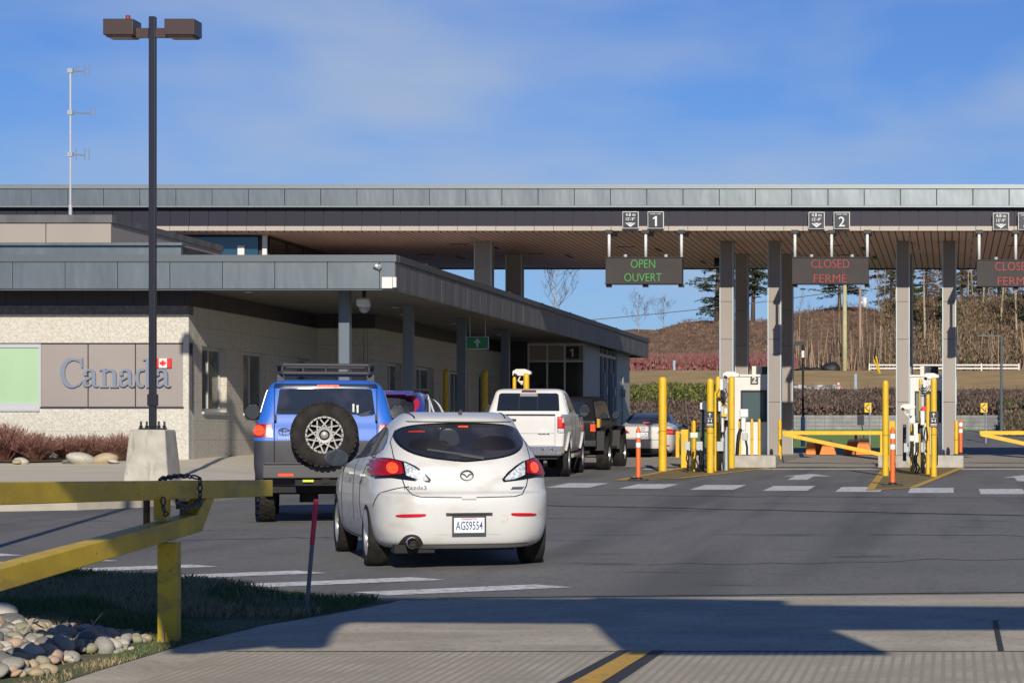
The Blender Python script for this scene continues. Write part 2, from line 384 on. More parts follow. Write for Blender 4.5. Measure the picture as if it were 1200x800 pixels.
crack(-3.0, 24.5, 4.5, 26.5, 0.02, 0.5, seed=5); crack(-1.0, 30.5, 6, 29.4, 0.03, 0.5, seed=8); crack(-9.5, 29.0, -6.6, 30.2, 0.03, 0.4, seed=12); crack(-6.8, 44.4, 4, 42.5, 0.05, 0.5, seed=15)
mb2o = struct(mb.build('asphalt_crack', mat('crack_tar', (0.022, 0.024, 0.028), 0.8), fixn=False))

# painted markings
def mark(pts, m, name, h=0.004):
    mb = MB(); mb.poly([(x, y, g(y)+h) for x, y in pts]); o = struct(mb.build(name, m, fixn=False)); return o
mb = MB()
for i in range(-3, 6):
    cx0 = -6.77+1.30*i; cy0 = 23.05-1.0*i*0.93
    a = Vector((0.69, 0.47)); b = Vector((0.19, -0.17)); c = Vector((cx0, cy0))
    P = [c-a-b, c+a-b, c+a+b, c-a+b] 
    if i <= 2: mb.poly([(p.x, p.y, g(p.y)+0.004) for p in P][::-1])
# far crosswalk
for i, px in enumerate((588, 676, 760, 841.5, 925, 1008, 1091.5, 1174.5, 1258, 1340)):
    Y0 = lerp_t(px, [(588, 50.8), (676, 49.9), (1180, 46.2), (1340, 45)]); X0 = (px-CX)*Y0/F; 
    mb.poly([(X0-.42, Y0-1.3, g(Y0-1.3)+.004), (X0+.42, Y0-1.3, g(Y0-1.3)+.004), (X0+.42, Y0+1.6, g(Y0+1.6)+.004), (X0-.42, Y0+1.6, g(Y0+1.6)+.004)])
struct(mb.build('crosswalk', paint_w, fixn=False))
mb = MB()
for x0, x1 in ((-7.9, -1.6), (0.2, 6.5)): mb.poly([(x0, 63.0, g(63)+.005), (x1, 63.0, g(63)+.005), (x1, 63.9, g(63.9)+.005), (x0, 63.9, g(63.9)+.005)])
struct(mb.build('stop_line', paint_w, fixn=False))
mb = MB()
for X0, Y0 in ((-3.25, 55.6), (1.75, 54.5)):
    for P in ([(-0.42, -1.6), (0.12, -1.6), (0.12, 1.2), (-0.42, 1.2)], [(-0.75, 1.2), (0.62, 1.2), (-0.1, 3.2)]):
        mb.poly([(X0+x*0.8, Y0+y, g(Y0+y)+.004) for x, y in P])
struct(mb.build('lane_arrow', paint_w, fixn=False))
tar = mat('fresh_tar', (0.03, 0.032, 0.036), 0.8)
mark([(-2.42, 10), (-1.98, 10), (-1.82, 15.78), (-2.12, 15.78)], tar, 'line_sealant', 0.013)
mark([(-2.32, 10), (-2.10, 10), (-1.90, 15.72), (-2.04, 15.72)], paint_y, 'centre_line', 0.017)

# hatched island paint
hatch = mat('worn_yellow_hatch', (0.20, 0.155, 0.055), 0.8, c2=(0.30, 0.21, 0.06), scale=3)
line_grid(hatch, 1, 1.1, 0.35, (0.07, 0.07, 0.06), axis2=0)
def island_paint(outer):
    mark(outer, hatch, 'island_hatching', 0.006)
    mb = MB()
    for (a, b) in zip(outer, outer[1:]+outer[:1]):
        a = Vector(a); b = Vector(b)
        if abs(a.y-b.y) < .1: continue
        d = (b-a).normalized(); nn = Vector((-d.y, d.x))*0.08
        mb.poly([(p.x, p.y, g(p.y)+.010) for p in (a-nn, b-nn, b+nn, a+nn)])
    struct(mb.build('island_outline', mat('yellow_outline', (0.62, 0.38, 0.05), 0.7, c2=(0.5, .32, .06), scale=6), fixn=False))
island_paint([(-7.2, 53.3), (-6.05, 54.9), (-4.75, 64.9), (-7.05, 64.9)])
island_paint([(-1.55, 47.0), (-0.75, 48.6), (0.27, 64.9), (-1.72, 64.9)])
# ---------------------------------------------------------------- sidewalk
def sw(X, Y):
    t = max(0.0, min(1.0, (Y-41)/12.0)); d = max(0.0, min(1.0, (-12.5-X)/3.2))
    return g(Y)+0.15+0.32*min(t, d)
side_pts = [(-60, 36.2), (-20, 36.9), (-14.4, 37.4), (-13.4, 37.9), (-12.75, 38.9), (-12.4, 40.6), (-12.3, 45), (-12.3, 60), (-12.0, 75), (-11.8, 84), (-11.8, 98), (-60, 98)]
sheet('sidewalk', side_pts, sw, walk_m, 2, 2, skirt=0.6)
mb = MB()  # kerb stone
kp = [Vector((x, y, 0)) for x, y in side_pts[:11]]
inn = [Vector((-60, 36.36, 0)), Vector((-20, 37.06, 0)), Vector((-14.45, 37.57, 0)), Vector((-13.5, 38.02, 0)), Vector((-12.9, 38.97, 0)), Vector((-12.56, 40.63, 0)), Vector((-12.46, 45, 0)), Vector((-12.46, 60, 0)), Vector((-12.16, 75, 0)), Vector((-11.96, 84, 0)), Vector((-11.96, 98, 0))]
for i in range(len(kp)-1):
    a, b, c, d = kp[i], kp[i+1], inn[i+1], inn[i]
    o = 0.02
    def up(p, z): return Vector((p.x, p.y, z))
    na = (a-d).normalized()*o; nb = (b-c).normalized()*o
    top = [up(a+na, g(a.y)+.156), up(b+nb, g(b.y)+.156), up(c, sw(c.x, c.y)+.006), up(d, sw(d.x, d.y)+.006)]
    mb.poly(top); mb.poly([up(a+na, g(a.y)-.3), up(b+nb, g(b.y)-.3), up(b+nb, g(b.y)+.156), up(a+na, g(a.y)+.156)])
struct(mb.build('kerb', kerb_m, fixn=False))
# planting bed mulch
mulch = mat('bark_mulch', (0.07, 0.035, 0.022), 0.95, c2=(0.15, 0.08, 0.05), scale=9, bump=1.0, bscale=20)
sheet('planting_bed', [(-40, 51.2), (-19.2, 51.2), (-18.3, 51.8), (-17.6, 53.0), (-17.5, 53.5), (-40, 53.5)], lambda x, y: sw(x, y)+.03, mulch, 2, 1)

# ---------------------------------------------------------------- low office building with canopy roof
off = thing('border_office_building', 'long low office building of cream block with dark canopy roof reaching along the first lane', 'building', (-16.4, 53.5, 0.9))
def P(name, mb, m, parent=off, **k):
    """build in world coordinates, then parent keeping place"""
    o = mb.build(name, m, None, **k)
    loc = parent.location if parent.parent is None else parent.parent.location
    if parent.parent is None:
        o.parent = parent; o.matrix_parent_inverse = Matrix.Translation(parent.location).inverted()
    else:
        o.parent = parent; o.matrix_parent_inverse = (Matrix.Translation(parent.parent.location).inverted() @ Matrix.Identity(4)) if False else Matrix.Identity(4)
    return o
YF = 52.0; ZB = 4.69; ZT = 5.43
# front fascia with folded panels
def fascia(mb, x0, x1, y, z0, z1, pitch, off_=0.0, th=0.06, gap=0.012):
    x = x0+off_-pitch if off_ else x0
    while x < x1-1e-3:
        a = max(x, x0); b = min(x+pitch, x1)
        if b-a > .05: mb.box((a+gap/2, y, z0), (b-gap/2, y+th, z1))
        x += pitch
mb = MB(); fascia(mb, -30, -11.69, YF, ZB+.03, ZT-.14, 1.102, 0.35); 
mb.box((-30, YF+.03, ZB), (-11.7, YF+.2, ZB+.028)); P('fascia', mb, zinc, bevel=.006)
mb = MB(); mb.box((-30, YF-.03, ZT-.15), (-11.66, YF+.25, ZT)); mb.box((-30, YF+.05, ZB+.05), (-11.72, YF+.12, ZT-.2)); P('roof_edge', mb, mat('zinc_cap', (0.13, 0.15, 0.165), 0.45, 0.6), bevel=.006)
# side fascia facing the lane
mb = MB(); y = YF+.06
while y < 95.4:
    b = min(y+1.55, 95.5); mb.box((-11.76, y+.008, ZB+.03), (-11.69, b-.008, ZT-.145)); y = b
mb.box((-11.78, YF+.2, ZB), (-11.69, 95.5, ZB+.026)); P('side_fascia', mb, zinc_side)
mb = MB(); mb.box((-11.95, YF+.26, ZT-.14), (-11.655, 95.55, ZT))
for k in range(8): mb.box((-11.96, YF+3+k*5.2, ZT), (-11.65, YF+3.05+k*5.2, ZT+.02))
mb.box((-11.80, YF+.1, ZB+.1), (-11.775, 95.4, ZT-.2))
P('side_roof_edge', mb, mat('dark_cap', (0.06, 0.065, 0.075), 0.45, 0.3))
mb = MB(); mb.box((-30, YF+.205, ZB+.10), (-11.80, 95.4, ZB+.16)); mb.box((-30, 95.42, ZB+.02), (-11.7, 95.5, ZT-.15)); P('soffit', mb, soffit_d)
mb = MB(); mb.box((-30, YF+.3, ZT-.25), (-11.96, 95.4, ZT-.12)); P('roof', mb, mat('roof_membrane', (0.3, 0.3, 0.3), 0.8))
for x, y in ((-13.9, 53), (-13.9, 56.5), (-13.6, 60.5), (-14.2, 64), (-13.9, 69), (-15.4, 54.2), (-13.9, 76)): mb = MB(); mb.cyl((x, y, ZB+.075), (x, y, ZB+.099), .09, n=16); P('soffit_light', mb, alu)
# walls
WY = 53.2; WX = -16.4; GB = 0.6
def wall_y(mb, x0, x1, y, z0, z1, t=.3): mb.box((x0, y, z0), (x1, y+t, z1))
mb = MB()
wall_y(mb, -30, WX, WY, GB, 2.215); wall_y(mb, -30, WX, WY, 3.63, 4.24)
wall_y(mb, WX-.12, WX, WY, 2.215, 3.63)
P('front_wall', mb, aggr)
mb = MB(); mb.box((-30, WY-.02, 4.243), (WX+.02, WY+.28, 4.43)); P('wall_shadow_band', mb, mat('shadow_dark_block', (0.11, 0.10, 0.11), 0.9, c2=(0.17, 0.155, 0.165), scale=14, bump=.5, bscale=20))  # top of the wall coloured dark for the shadow under the fascia
dp = mat('clerestory_panel', (0.030, 0.026, 0.034), 0.4, 0.2, c2=(0.036, 0.031, 0.040), scale=1); line_grid(dp, 0, 0.55, 0.02, (0.012, 0.01, 0.012)); line_grid(dp, 1, 0.9, 0.03, (0.10, 0.09, 0.09))
mb = MB(); mb.box((-30, WY+.03, 4.432), (WX, WY+.25, ZB+.1)); mb.box((WX-.25, WY+.252, 4.432), (WX-.02, 64.0, ZB+.1)); mb.box((WX-.02, 64.03, 4.432), (-14.92, 64.25, ZB+.1)); mb.box((-15.2, 64.252, 4.432), (-14.92, 82.2, ZB+.1)); P('clerestory_band', mb, dp)
# side wall segments along depth with window holes: list of (y0,y1,z0,z1)
def side_wall(mb, x, y0, y1, z0, z1, holes, t=.3):
    y = y0
    for a, b, c, d in holes:
        mb.box((x-t, y, z0), (x, a, z1))
        if c > z0: mb.box((x-t, a, z0), (x, b, c))
        mb.box((x-t, a, d), (x, b, z1)); y = b
    mb.box((x-t, y, z0), (x, y1, z1))
H1 = [(54.15, 56.0, 2.17, 3.6), (57.3, 59.3, 2.17, 3.6), (62.0, 63.4, 2.17, 3.6)]
H2 = [(65.4, 67.1, 2.1, 3.6), (68.9, 71.2, 2.1, 3.6), (73.6, 76.2, 2.1, 3.6), (78.0, 80.6, 1.1, 3.6)]
mb = MB(); side_wall(mb, WX+.001, WY+.31, 64.0, GB, 4.43, H1); side_wall(mb, -14.9, 64.01, 82.0, GB, 4.43, H2)
mb.box((WX+.002, 64.0, GB), (-15.21, 64.3, 4.43)); P('side_wall', mb, aggr2)
def side_window(x, h):
    a, b, c, d = h; fr = MB()
    for q in ((a, a+.07, c, d), (b-.07, b, c, d), ((a+b)/2-.03, (a+b)/2+.03, c+.072, d-.072)): fr.box((x-.2, q[0], q[2]), (x-.14, q[1], q[3]))
    for q in ((c, c+.07), (d-.07, d)): fr.box((x-.2, a+.072, q[0]), (x-.14, b-.072, q[1]))
    fr.box((x-.19, a, c-.06), (x+.05, b, c-.002))
    f = P('window', fr, alu); pm = MB(); pm.box((x-.18, a+.04, c+.04), (x-.165, b-.04, d-.04)); p = pm.build('pane', mat('office_glass', (.05, .062, .055), .08, c2=(.10, .12, .10), scale=1.5, lo=.45, hi=.6), None); p.parent = f  # grey-green tones in the pane colour stand for reflections
for h in H1: side_window(WX, h)
for h in H2: side_window(-14.9, h)
# front window with green blind, sign panels and lettering
fw = MB(); xw = (47-CX)/54.5
for q in ((-30, xw, 2.215, 2.33), (-30, xw, 3.53, 3.63)): fw.box((q[0], WY+.06, q[2]), (q[1], WY+.14, q[3]))
fw.box((xw-.05, WY+.061, 2.33), (xw, WY+.141, 3.53)); fw.box((-30, WY-.04, 2.16), (xw, WY+.06, 2.214))
f = P('window', fw, alu); pm = MB(); pm.box((-30, WY+.09, 2.33), (xw-.05, WY+.11, 3.53)); o = pm.build('pane', glass_g, None); o.parent = f
sp = MB(); xe = (219-CX)/54.5; c1 = (103-CX)/54.5; c2 = (158.5-CX)/54.5
for a, b in ((xw+.02, c1-.012), (c1+.012, c2-.012), (c2+.012, xe-.02)): sp.box((a, WY+.02, 2.26), (b, WY+.06, 3.6))
panel = P('sign_panel', sp, mat('taupe_sign_panel', (0.27, 0.24, 0.225), 0.5, 0.1, c2=(0.29, 0.26, 0.245), scale=.8), bevel=.004)
mb = MB(); mb.box((xw, WY+.07, 2.216), (xe+.1, WY+.1, 3.629)); mb.box((xw, WY-.01, 2.216), (WX-.1, WY+.06, 2.255)); P('panel_backing', mb, darkpan)

# --- serif wordmark, letters built from strokes. coordinates in px of the photograph's sign plane -> metres
def wm(px, py): return (px-CX)/54.47, CAMZ+(CY-py)/54.47
wordm = MB(); _k = [0]; _ox, _kx = 0.0, 1.0
def wpoly(pts):
    _k[0] += 1; d = .001*_k[0]
    yy = WY+.02
    wordm.prism([wm(_ox+(p[0]-_ox)*_kx, p[1]) for p in pts], lambda a, b: Vector((a, yy-.045-d*.25, b)), lambda a, b: Vector((a, yy-.001, b)))
def arc(cx, cy, rx, ry, a0, a1, w0, w1, n=14, wm_=None):
    """stroke of varying width along an ellipse arc; angles in degrees, 0 = right, 90 = up (screen)"""
    outer = []; inner = []
    for i in range(n+1):
        t = i/n; a = R(a0+(a1-a0)*t); mid = math.sin(math.pi*t)
        w = w0+(w1-w0)*t if wm_ is None else (w0+(w1-w0)*t)*(1-mid)+wm_*mid
        ca, sa = math.cos(a), math.sin(a)
        outer.append((cx+(rx+w/2)*ca, cy-(ry+w/2)*sa)); inner.append((cx+(rx-w/2)*ca, cy-(ry-w/2)*sa))
    for i in range(n): wpoly([outer[i], outer[i+1], inner[i+1], inner[i]])
def rect(x0, x1, y0, y1): wpoly([(x0, y0), (x1, y0), (x1, y1), (x0, y1)])
# C : spans x 72-98, y 420-454
arc(86.5, 437, 12.2, 16, 62, 298, 1.6, 1.6, 26, 5.2)
wpoly([(96.3, 419.5), (98, 419.5), (98.3, 431), (96.8, 431), (94.5, 425), (91.5, 422.5), (92.5, 420.8), (95.3, 422.3)])
wpoly([(92.3, 450.6), (97.6, 445.6), (98.6, 446.6), (93.4, 452.7)])
def a_(x):
    global _ox, _kx; _ox, _kx = x, 1.2
    rect(x+9, x+12.6, 438, 450.5); arc(x+6.6, 438, 4.2, 4.6, 0, 165, 3.4, 2.0, 10)
    wpoly([(x+1, 436.2), (x+4.2, 436.2), (x+4.6, 439.5), (x+2.4, 440.6), (x+.8, 439)])
    arc(x+5, 448, 3.3, 4.1, 80, 290, 2.2, 2.0, 12, 3.4)
    wpoly([(x+4.8, 442.8), (x+9.2, 440.2), (x+9.2, 442.2), (x+5.2, 445)])
    wpoly([(x+5.5, 450.8), (x+9.2, 448), (x+9.2, 450.4), (x+6.2, 453.2)])
    arc(x+14, 449.6, 3.1, 3.2, 180, 300, 3.2, 1.2, 7)
def n_let(x):
    global _ox, _kx; _ox, _kx = x, 1.14
    rect(x+3, x+6.4, 434.5, 453); wpoly([(x, 432.8), (x+6.4, 431.8), (x+6.4, 434.6), (x, 434.2)]); rect(x+.4, x+9, 452.6, 454)
    arc(x+10.6, 438.4, 4.5, 4.9, 0, 150, 3.6, 1.8, 10); rect(x+13.3, x+16.9, 438, 453); rect(x+10.8, x+19.4, 452.6, 454)
a_(98.0); n_let(118.0); a_(140.2)
_ox, _kx = 0.0, 1.0
# d : mostly behind the lamp post
arc(167.6, 443, 5.6, 9.6, 60, 300, 1.6, 1.6, 18, 4.2); rect(172.6, 176.2, 421.4, 450.8); wpoly([(169.2, 420.6), (176.2, 419.4), (176.2, 422), (169.2, 422)]); rect(176.2, 179.6, 452.0, 453.6); rect(173, 176.2, 450.5, 453.9)
a_(182.6)
letters = wordm.build('wordmark_letter', mat('blue_grey_letters', (0.19, 0.225, 0.30), 0.45, 0.2), None); letters.parent = off
letters.matrix_parent_inverse = Matrix.Translation(off.location).inverted()
mb = MB()
def fl(x0, x1, y0, y1, mi, d=0): 
    a = wm(x0, y0); b = wm(x1, y1); mb.box((a[0], WY-.03-d, b[1]), (b[0], WY+.018, a[1]), mi)
fl(183.9, 187.3, 420, 431, 0); fl(187.32, 196.78, 420.02, 430.98, 1); fl(196.8, 201.8, 420, 431, 0)
leaf = [(0, 5), (.8, 3.2), (2, 3.8), (1.6, 1.2), (3, 2.3), (3.4, 1.5), (4.6, 1.6), (4.0, .3), (4.6, -.3), (2, -2.2), (2.2, -3), (.3, -2.7), (.3, -4.6)]
leaf = leaf+[(-x, y) for x, y in leaf[::-1]]
mb.prism([wm(192.0+x*.86, 425.6-y*.82) for x, y in leaf], lambda a, b: Vector((a, WY-.04, b)), lambda a, b: Vector((a, WY-.028, b)), 0)
P('flag_emblem', mb, [mat('flag_red', (0.60, 0.012, 0.018), 0.5), white_p])

# canopy columns of the low roof
for i, y in enumerate((53.45, 59.7, 66.2, 72.7)):
    mb = MB(); mb.box((-13.22, y, 0.6), (-13.02, y+.2, ZB+.1)); mb.box((-13.235, y-.01, 0.6), (-13.222, y+.21, ZB+.098)); mb.box((-13.018, y-.01, 0.6), (-13.005, y+.21, ZB+.098))
    P('canopy_column', mb, blueflat)
# first booth end: glazed wall, side wall with white door frames
mb = MB(); mb.box((-15.2, 82.0, 1.0), (-14.05, 82.3, ZB+.1)); P('end_wall', mb, darkpan)
X0, X1 = -14.05, -12.15
fr = MB()
for x in (X0, X0+.62, X0+1.2, X1-.06): fr.box((x, 82.02, 1.0), (x+.06, 82.1, ZB+.04))
for z in (ZB-.02, 4.12, 1.0): fr.box((X0+.062, 82.03, z), (X1-.062, 82.09, z+.06))
f = P('window', fr, alu)
pm = MB(); pm.box((X0, 82.05, 1.0), (X1, 82.07, 4.13)); o = pm.build('pane', glass_d, None); o.parent = f
pm = MB(); pm.box((X0, 82.045, 4.14), (X1, 82.075, ZB+.1)); P('transom_panel', pm, colpan)
mb = MB(); mb.box((X0+1.28, 81.98, 4.24), (X0+1.70, 82.01, 4.62)); nb = P('number_plate', mb, black_m)
mb = MB(); add_one(mb, (X0+1.49, 4.43), .27, 81.975); P('number_lettering', mb, white_p)
mb = MB(); mb.box((X1-.25, 82.12, .8), (X1, 85.5, ZB+.1)); mb.box((X1-.25, 89.9, .8), (X1, 93.2, ZB+.1)); mb.box((-20, 93.21, .8), (X1, 93.4, ZB+.1)); P('booth_wall', mb, mat('pale_ribbed_panel', (0.52, 0.48, 0.42), .55, .1))
fr = MB()
for y in (85.52, 86.5, 87.6, 88.7, 89.8): fr.box((X1-.16, y, .9), (X1-.02, y+.09, ZB+.05))
for z in (.9, 4.45): fr.box((X1-.15, 85.62, z), (X1-.03, 89.8, z+.1))
f = P('window', fr, white_p); pm = MB(); pm.box((X1-.12, 85.6, .95), (X1-.1, 89.8, ZB)); o = pm.build('pane', glass_d, None); o.parent = f
for y in (86.2, 88.3, 91.0): mb = MB(); mb.cyl((X1+.06, y, .9), (X1+.06, y, 3.9), .035, n=8); mb.box((X1+.02, y-.08, 3.1), (X1+.16, y+.08, 3.4)); P('wall_pipe', mb, steel)
# upper storey box and parapet
mb = MB(); xa = -19.02
for a, b in ((-30, (53-CX)/51.8), ((53-CX)/51.8+.02, xa)): mb.box((a, 56, ZT), (b, 56.2, 6.45))
mb.box((xa-.2, 56.202, ZT), (xa, 64.5, 6.45)); P('upper_storey_wall', mb, mat('upper_taupe', (0.30, 0.265, 0.235), .55, .1, c2=(0.32, 0.285, 0.255), scale=.8))
mb = MB(); mb.box((-30, 55.95, 6.452), (xa+.04, 56.25, 6.63)); mb.box((xa-.25, 56.252, 6.452), (xa+.04, 64.55, 6.60)); mb.box((-30, 64.3, 6.0), (xa-.25, 64.5, 6.6)); P('upper_roof_edge', mb, zinc_side)
mb = MB(); mb.box((-30, 53.0, ZT-.01), (-16.5, 53.15, 5.70)); mb.box((-30, 52.9, 5.702), (-16.45, 53.2, 5.76)); P('parapet', mb, zinc)
mb = MB(); mb.box((-16.75, 53.152, ZT-.01), (-16.5, 56.0, 5.69)); P('parapet_side', mb, darkpan)
# floodlight and small camera on the fascia corner
for nme, lab in (('fascia_box', 'x'),):
    t = thing('junction_box', 'white electrical box on the near corner of the low canopy roof', 'box', (-11.95, YF-.1, 4.72))
    mb = MB(); mb.box((0, 0, 0), (.22, .1, .24)); mb.box((.225, .02, .02), (.30, .1, .24)); mb.build('housing', white_p, t, bevel=.01)
    mb = MB(); mb.cyl((-.15, .0, .50), (-.05, .08, .42), .05, n=12); mb.box((-.09, .06, .38), (-.05, .1, .5)); mb.build('light_head', alu, t)
t = thing('dome_camera', 'white dome security camera hanging under the near corner of the low canopy roof', 'camera', (-12.72, 53.6, ZB+.09))
mb = MB(); mb.cyl((0, 0, -.16), (0, 0, 0), .04, n=10); mb.build('mount', black_m, t)
mb = MB(); mb.cyl((0, 0, -.36), (0, 0, -.16), .135, .125, n=20); mb.box((-.13, -.15, -.34), (.13, -.1, -.2)); h = mb.build('housing', white_p, t)
mb = MB(); mb.lathe([(.115, -.36), (.11, -.42), (.07, -.47), (.0, -.49)], Matrix.Identity(4), 20); mb.build('dome', mat('smoked_dome', (.35, .36, .38), .1), t)

# aerial mast on the office roof
t = thing('aerial_mast', 'thin white aerial mast with three stub antennas on the office roof', 'antenna', ((82.5-CX)*57/F, 57, 6.5))
S57 = F/57
def zz(py, Y=57): return CAMZ+(CY-py)*Y/F-6.5
mb = MB(); mb.cyl((0, 0, 0), (0, 0, zz(81)), .024, n=8); mb.cyl((0, 0, 0), (0, 0, zz(240)), .04, n=8); mb.build('mast', mat('mast_white', (.42, .43, .46), .4), t)
for py, dx in ((83, .33), (132, .47), (181, .33)):
    z = zz(py); mb = MB(); mb.cyl((0, 0, z), (dx, 0, z-.02), .015, n=6)
    for k in (.22, .32, .02): 
        xx = dx-.22+k
        if py == 132 and k == .02: continue
        mb.cyl((xx, 0, z-.14), (xx, 0, z+.14), .011, n=6)
    mb.box((-.06, -.04, z-.05), (.06, .04, z+.05)); mb.build('antenna', steel, t)

# ---------------------------------------------------------------- big lane canopy
can = thing('lane_canopy', 'wide high flat canopy with zinc fascia and brown slatted soffit spanning all inspection lanes', 'canopy', (-5, 66, 1))
def PC(name, mb, m, **k):
    o = mb.build(name, m, None, **k); o.parent = can; o.matrix_parent_inverse = Matrix.Translation(can.location).inverted(); return o
S = 44.0
def Z6(py): return CAMZ+(CY-py)/S
XL, XR, YC, YB = -27, 16, 65.9, 80.0
mb = MB(); fascia(mb, XL, XR, YC, Z6(241), Z6(221.5), 0.965, .55)
PC('fascia', mb, zinc, bevel=.008)
mb = MB(); mb.box((XL, YC-.04, Z6(221.3)), (XR, YC+.3, Z6(216.3))); mb.box((XL, YC-.02, Z6(243.0)), (XR, YC+.1, Z6(241.1))); mb.box((XL, YC+.065, Z6(241)), (XR, YC+.1, Z6(222)))
PC('roof_edge', mb, mat('zinc_edge', (0.22, 0.25, 0.26), .45, .65))
mb = MB(); x = XL
while x < XR: mb.box((x+.01, YC+.18, Z6(264.5)), (x+.502, YC+.25, Z6(246))); x += .512
PC('fascia_panel', mb, mat('plum_panel', (.020, .019, .034), .5, .1, spec=.3))
mb = MB(); mb.box((XL, YC+.22, Z6(264.6)), (XR, YC+.4, Z6(241.2))); PC('panel_backing', mb, black_m)
mb = MB(); x = XL
while x < XR: mb.box((x+.006, YC+.1, Z6(270)), (x+.506, YC+.26, Z6(264.7))); x += .512
PC('lower_trim', mb, beige)
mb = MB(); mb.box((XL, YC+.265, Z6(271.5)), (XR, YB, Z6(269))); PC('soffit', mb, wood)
mb = MB(); mb.box((XL, YC+.42, Z6(268.9)), (XR, YB-.02, Z6(222))); mb.box((XL, YB+.002, Z6(273)), (XR, YB+.1, Z6(217))); PC('roof', mb, mat('roof_core', (.03, .03, .032), .6))
random.seed(3)
for x, y in ((-15.6, 67.6), (-13.2, 67.7), (-10.9, 67.7), (-7.0, 67.4), (-6.8, 72), (-2.9, 67.3), (-1.2, 67.6), (-1.1, 69.6), (-1.0, 72), (.55, 67.6), (.55, 70.2), (.55, 73), (.55, 76), (5, 68), (-9, 75)): mb = MB(); mb.box((x, y, Z6(271.5)-.012), (x+.10, y+1.4, Z6(271.5)-.002)); PC('soffit_light', mb, mat('soffit_fixture', (.42, .36, .32), .4))
for x, y in ((-14.2, 70), (-12.6, 73.5), (-9.6, 71), (-8.8, 76), (-3.6, 70.5), (-3.4, 74), (1.6, 70.5), (-16, 74)):
    mb = MB(); mb.box((x, y, Z6(271.5)-.012), (x+.5, y+.12, Z6(271.5)-.002)); PC('soffit_vent', mb, black_m); mb = MB(); mb.box((x+1, y+.6, Z6(271.5)-.012), (x+1.12, y+1.8, Z6(271.5)-.002)); PC('soffit_slot', mb, black_m)
for x, y in ((-7.1, 75.5), (-2.8, 75.5)): mb = MB(); mb.cyl((x, y, Z6(271.5)-.25), (x, y, Z6(271.5)), .14, n=12); PC('soffit_camera', mb, black_m)
# building block under the canopy at the left
mb = MB(); mb.box((XL, 67, 4.8), (-19.8, 67.2, Z6(272))); mb.box((-18.75, 67.02, 4.8), (-18.55, 67.2, Z6(272))); mb.box((XL, 79.5, 4.8), (-18.6, 79.7, Z6(272))); PC('upper_wall', mb, darkpan)
mb = MB(); mb.box((-21.5, 66.95, 4.8), (-18.76, 67.0, Z6(273))); PC('upper_window', mb, glass_b)
mb = MB(); mb.box((-19.3, 66.90, 5.7), (-19.12, 66.94, 6.8)); mb.box((-18.64, 66.93, 4.8), (-18.52, 67.01, Z6(272))); PC('window_mullion', mb, white_p)
mb = MB(); 
for k in range(7): mb.box((-18.6, 67.22+k*1.8, 4.8), (-18.52, 67.3+k*1.8, Z6(274)))
mb.box((-18.6, 67.21, Z6(274)), (-18.50, 79.5, Z6(271.6))); PC('side_mullion', mb, black_m)
mb = MB(); mb.box((-18.57, 67.3, 4.8), (-18.55, 79.4, Z6(274.5))); PC('side_window', mb, mat('brown_glass', (.05, .035, .028), .15))
# columns
def column(x0, x1, y, zb):
    mb = MB(); d = .42
    zs = [q for q in (zb, 2.6, 4.35, 5.4, Z6(271.6)) if q >= zb]
    for a, b in zip(zs, zs[1:]): mb.box((x0+.03, y, a+.006), (x1-.03, y+d, b-.006), 0)
    mb.box((x0+.05, y+.03, zb), (x1-.05, y+d-.02, Z6(271.6)), 1)
    for xx in (x0, x1-.028): mb.box((xx, y-.015, zb), (xx+.028, y+.02, Z6(271.6)), 2)
    for xx in (x0+.004, x1-.026): mb.box((xx, y+.021, zb), (xx+.022, y+d+.01, Z6(271.6)), 0)
    return PC('column', mb, [colpan, black_m, edge_m])
for l, r_ in ((843.2, 859.5), (899.5, 915.5), (1050, 1066), (1104.2, 1120.5), (1256, 1272), (1310, 1326), (555.5, 576)):
    SS = 42.0; Y = F/SS; w_ = .39
    column((l-CX)/SS, (r_-CX)/SS, Y, .9 if l > 600 else ZT-.1)
    Xc = (l-CX)/SS; SB = 39.3
    column(Xc+.02, Xc+.02+(r_-l)/SS, F/SB, .9 if l > 600 else ZT-.1)

# ---------------------------------------------------------------- raised islands
for x0, x1 in ((-6.9, -4.65), (-1.95, .32), (3.0, 5.25)):
    mb = MB(); mb.box((x0, 65.5, .3), (x1, 82, 1.13)); o = struct(mb.build('island_kerb', base_conc, bevel=.03))
slab = mat('lane_slab_concrete', (0.26, 0.245, 0.215), 0.9, c2=(0.33, 0.31, 0.275), scale=.8, bump=.2, bscale=40)
line_grid(slab, 1, 4.6, .05, (.06, .055, .05), 0.4)
for x0, x1 in ((-11.8, -6.9), (-4.65, -1.95), (.32, 3.0), (5.25, 40)):
    sheet('lane_slab', [(x0, 65.4), (x1, 65.4), (x1, 82), (x0, 82)], lambda x, y: g(y)+.012+min(1, (y-65.4)/2.2)*.05, slab, 5, 1.1)
def az_(py, Y): return CAMZ+(CY-py)*Y/F
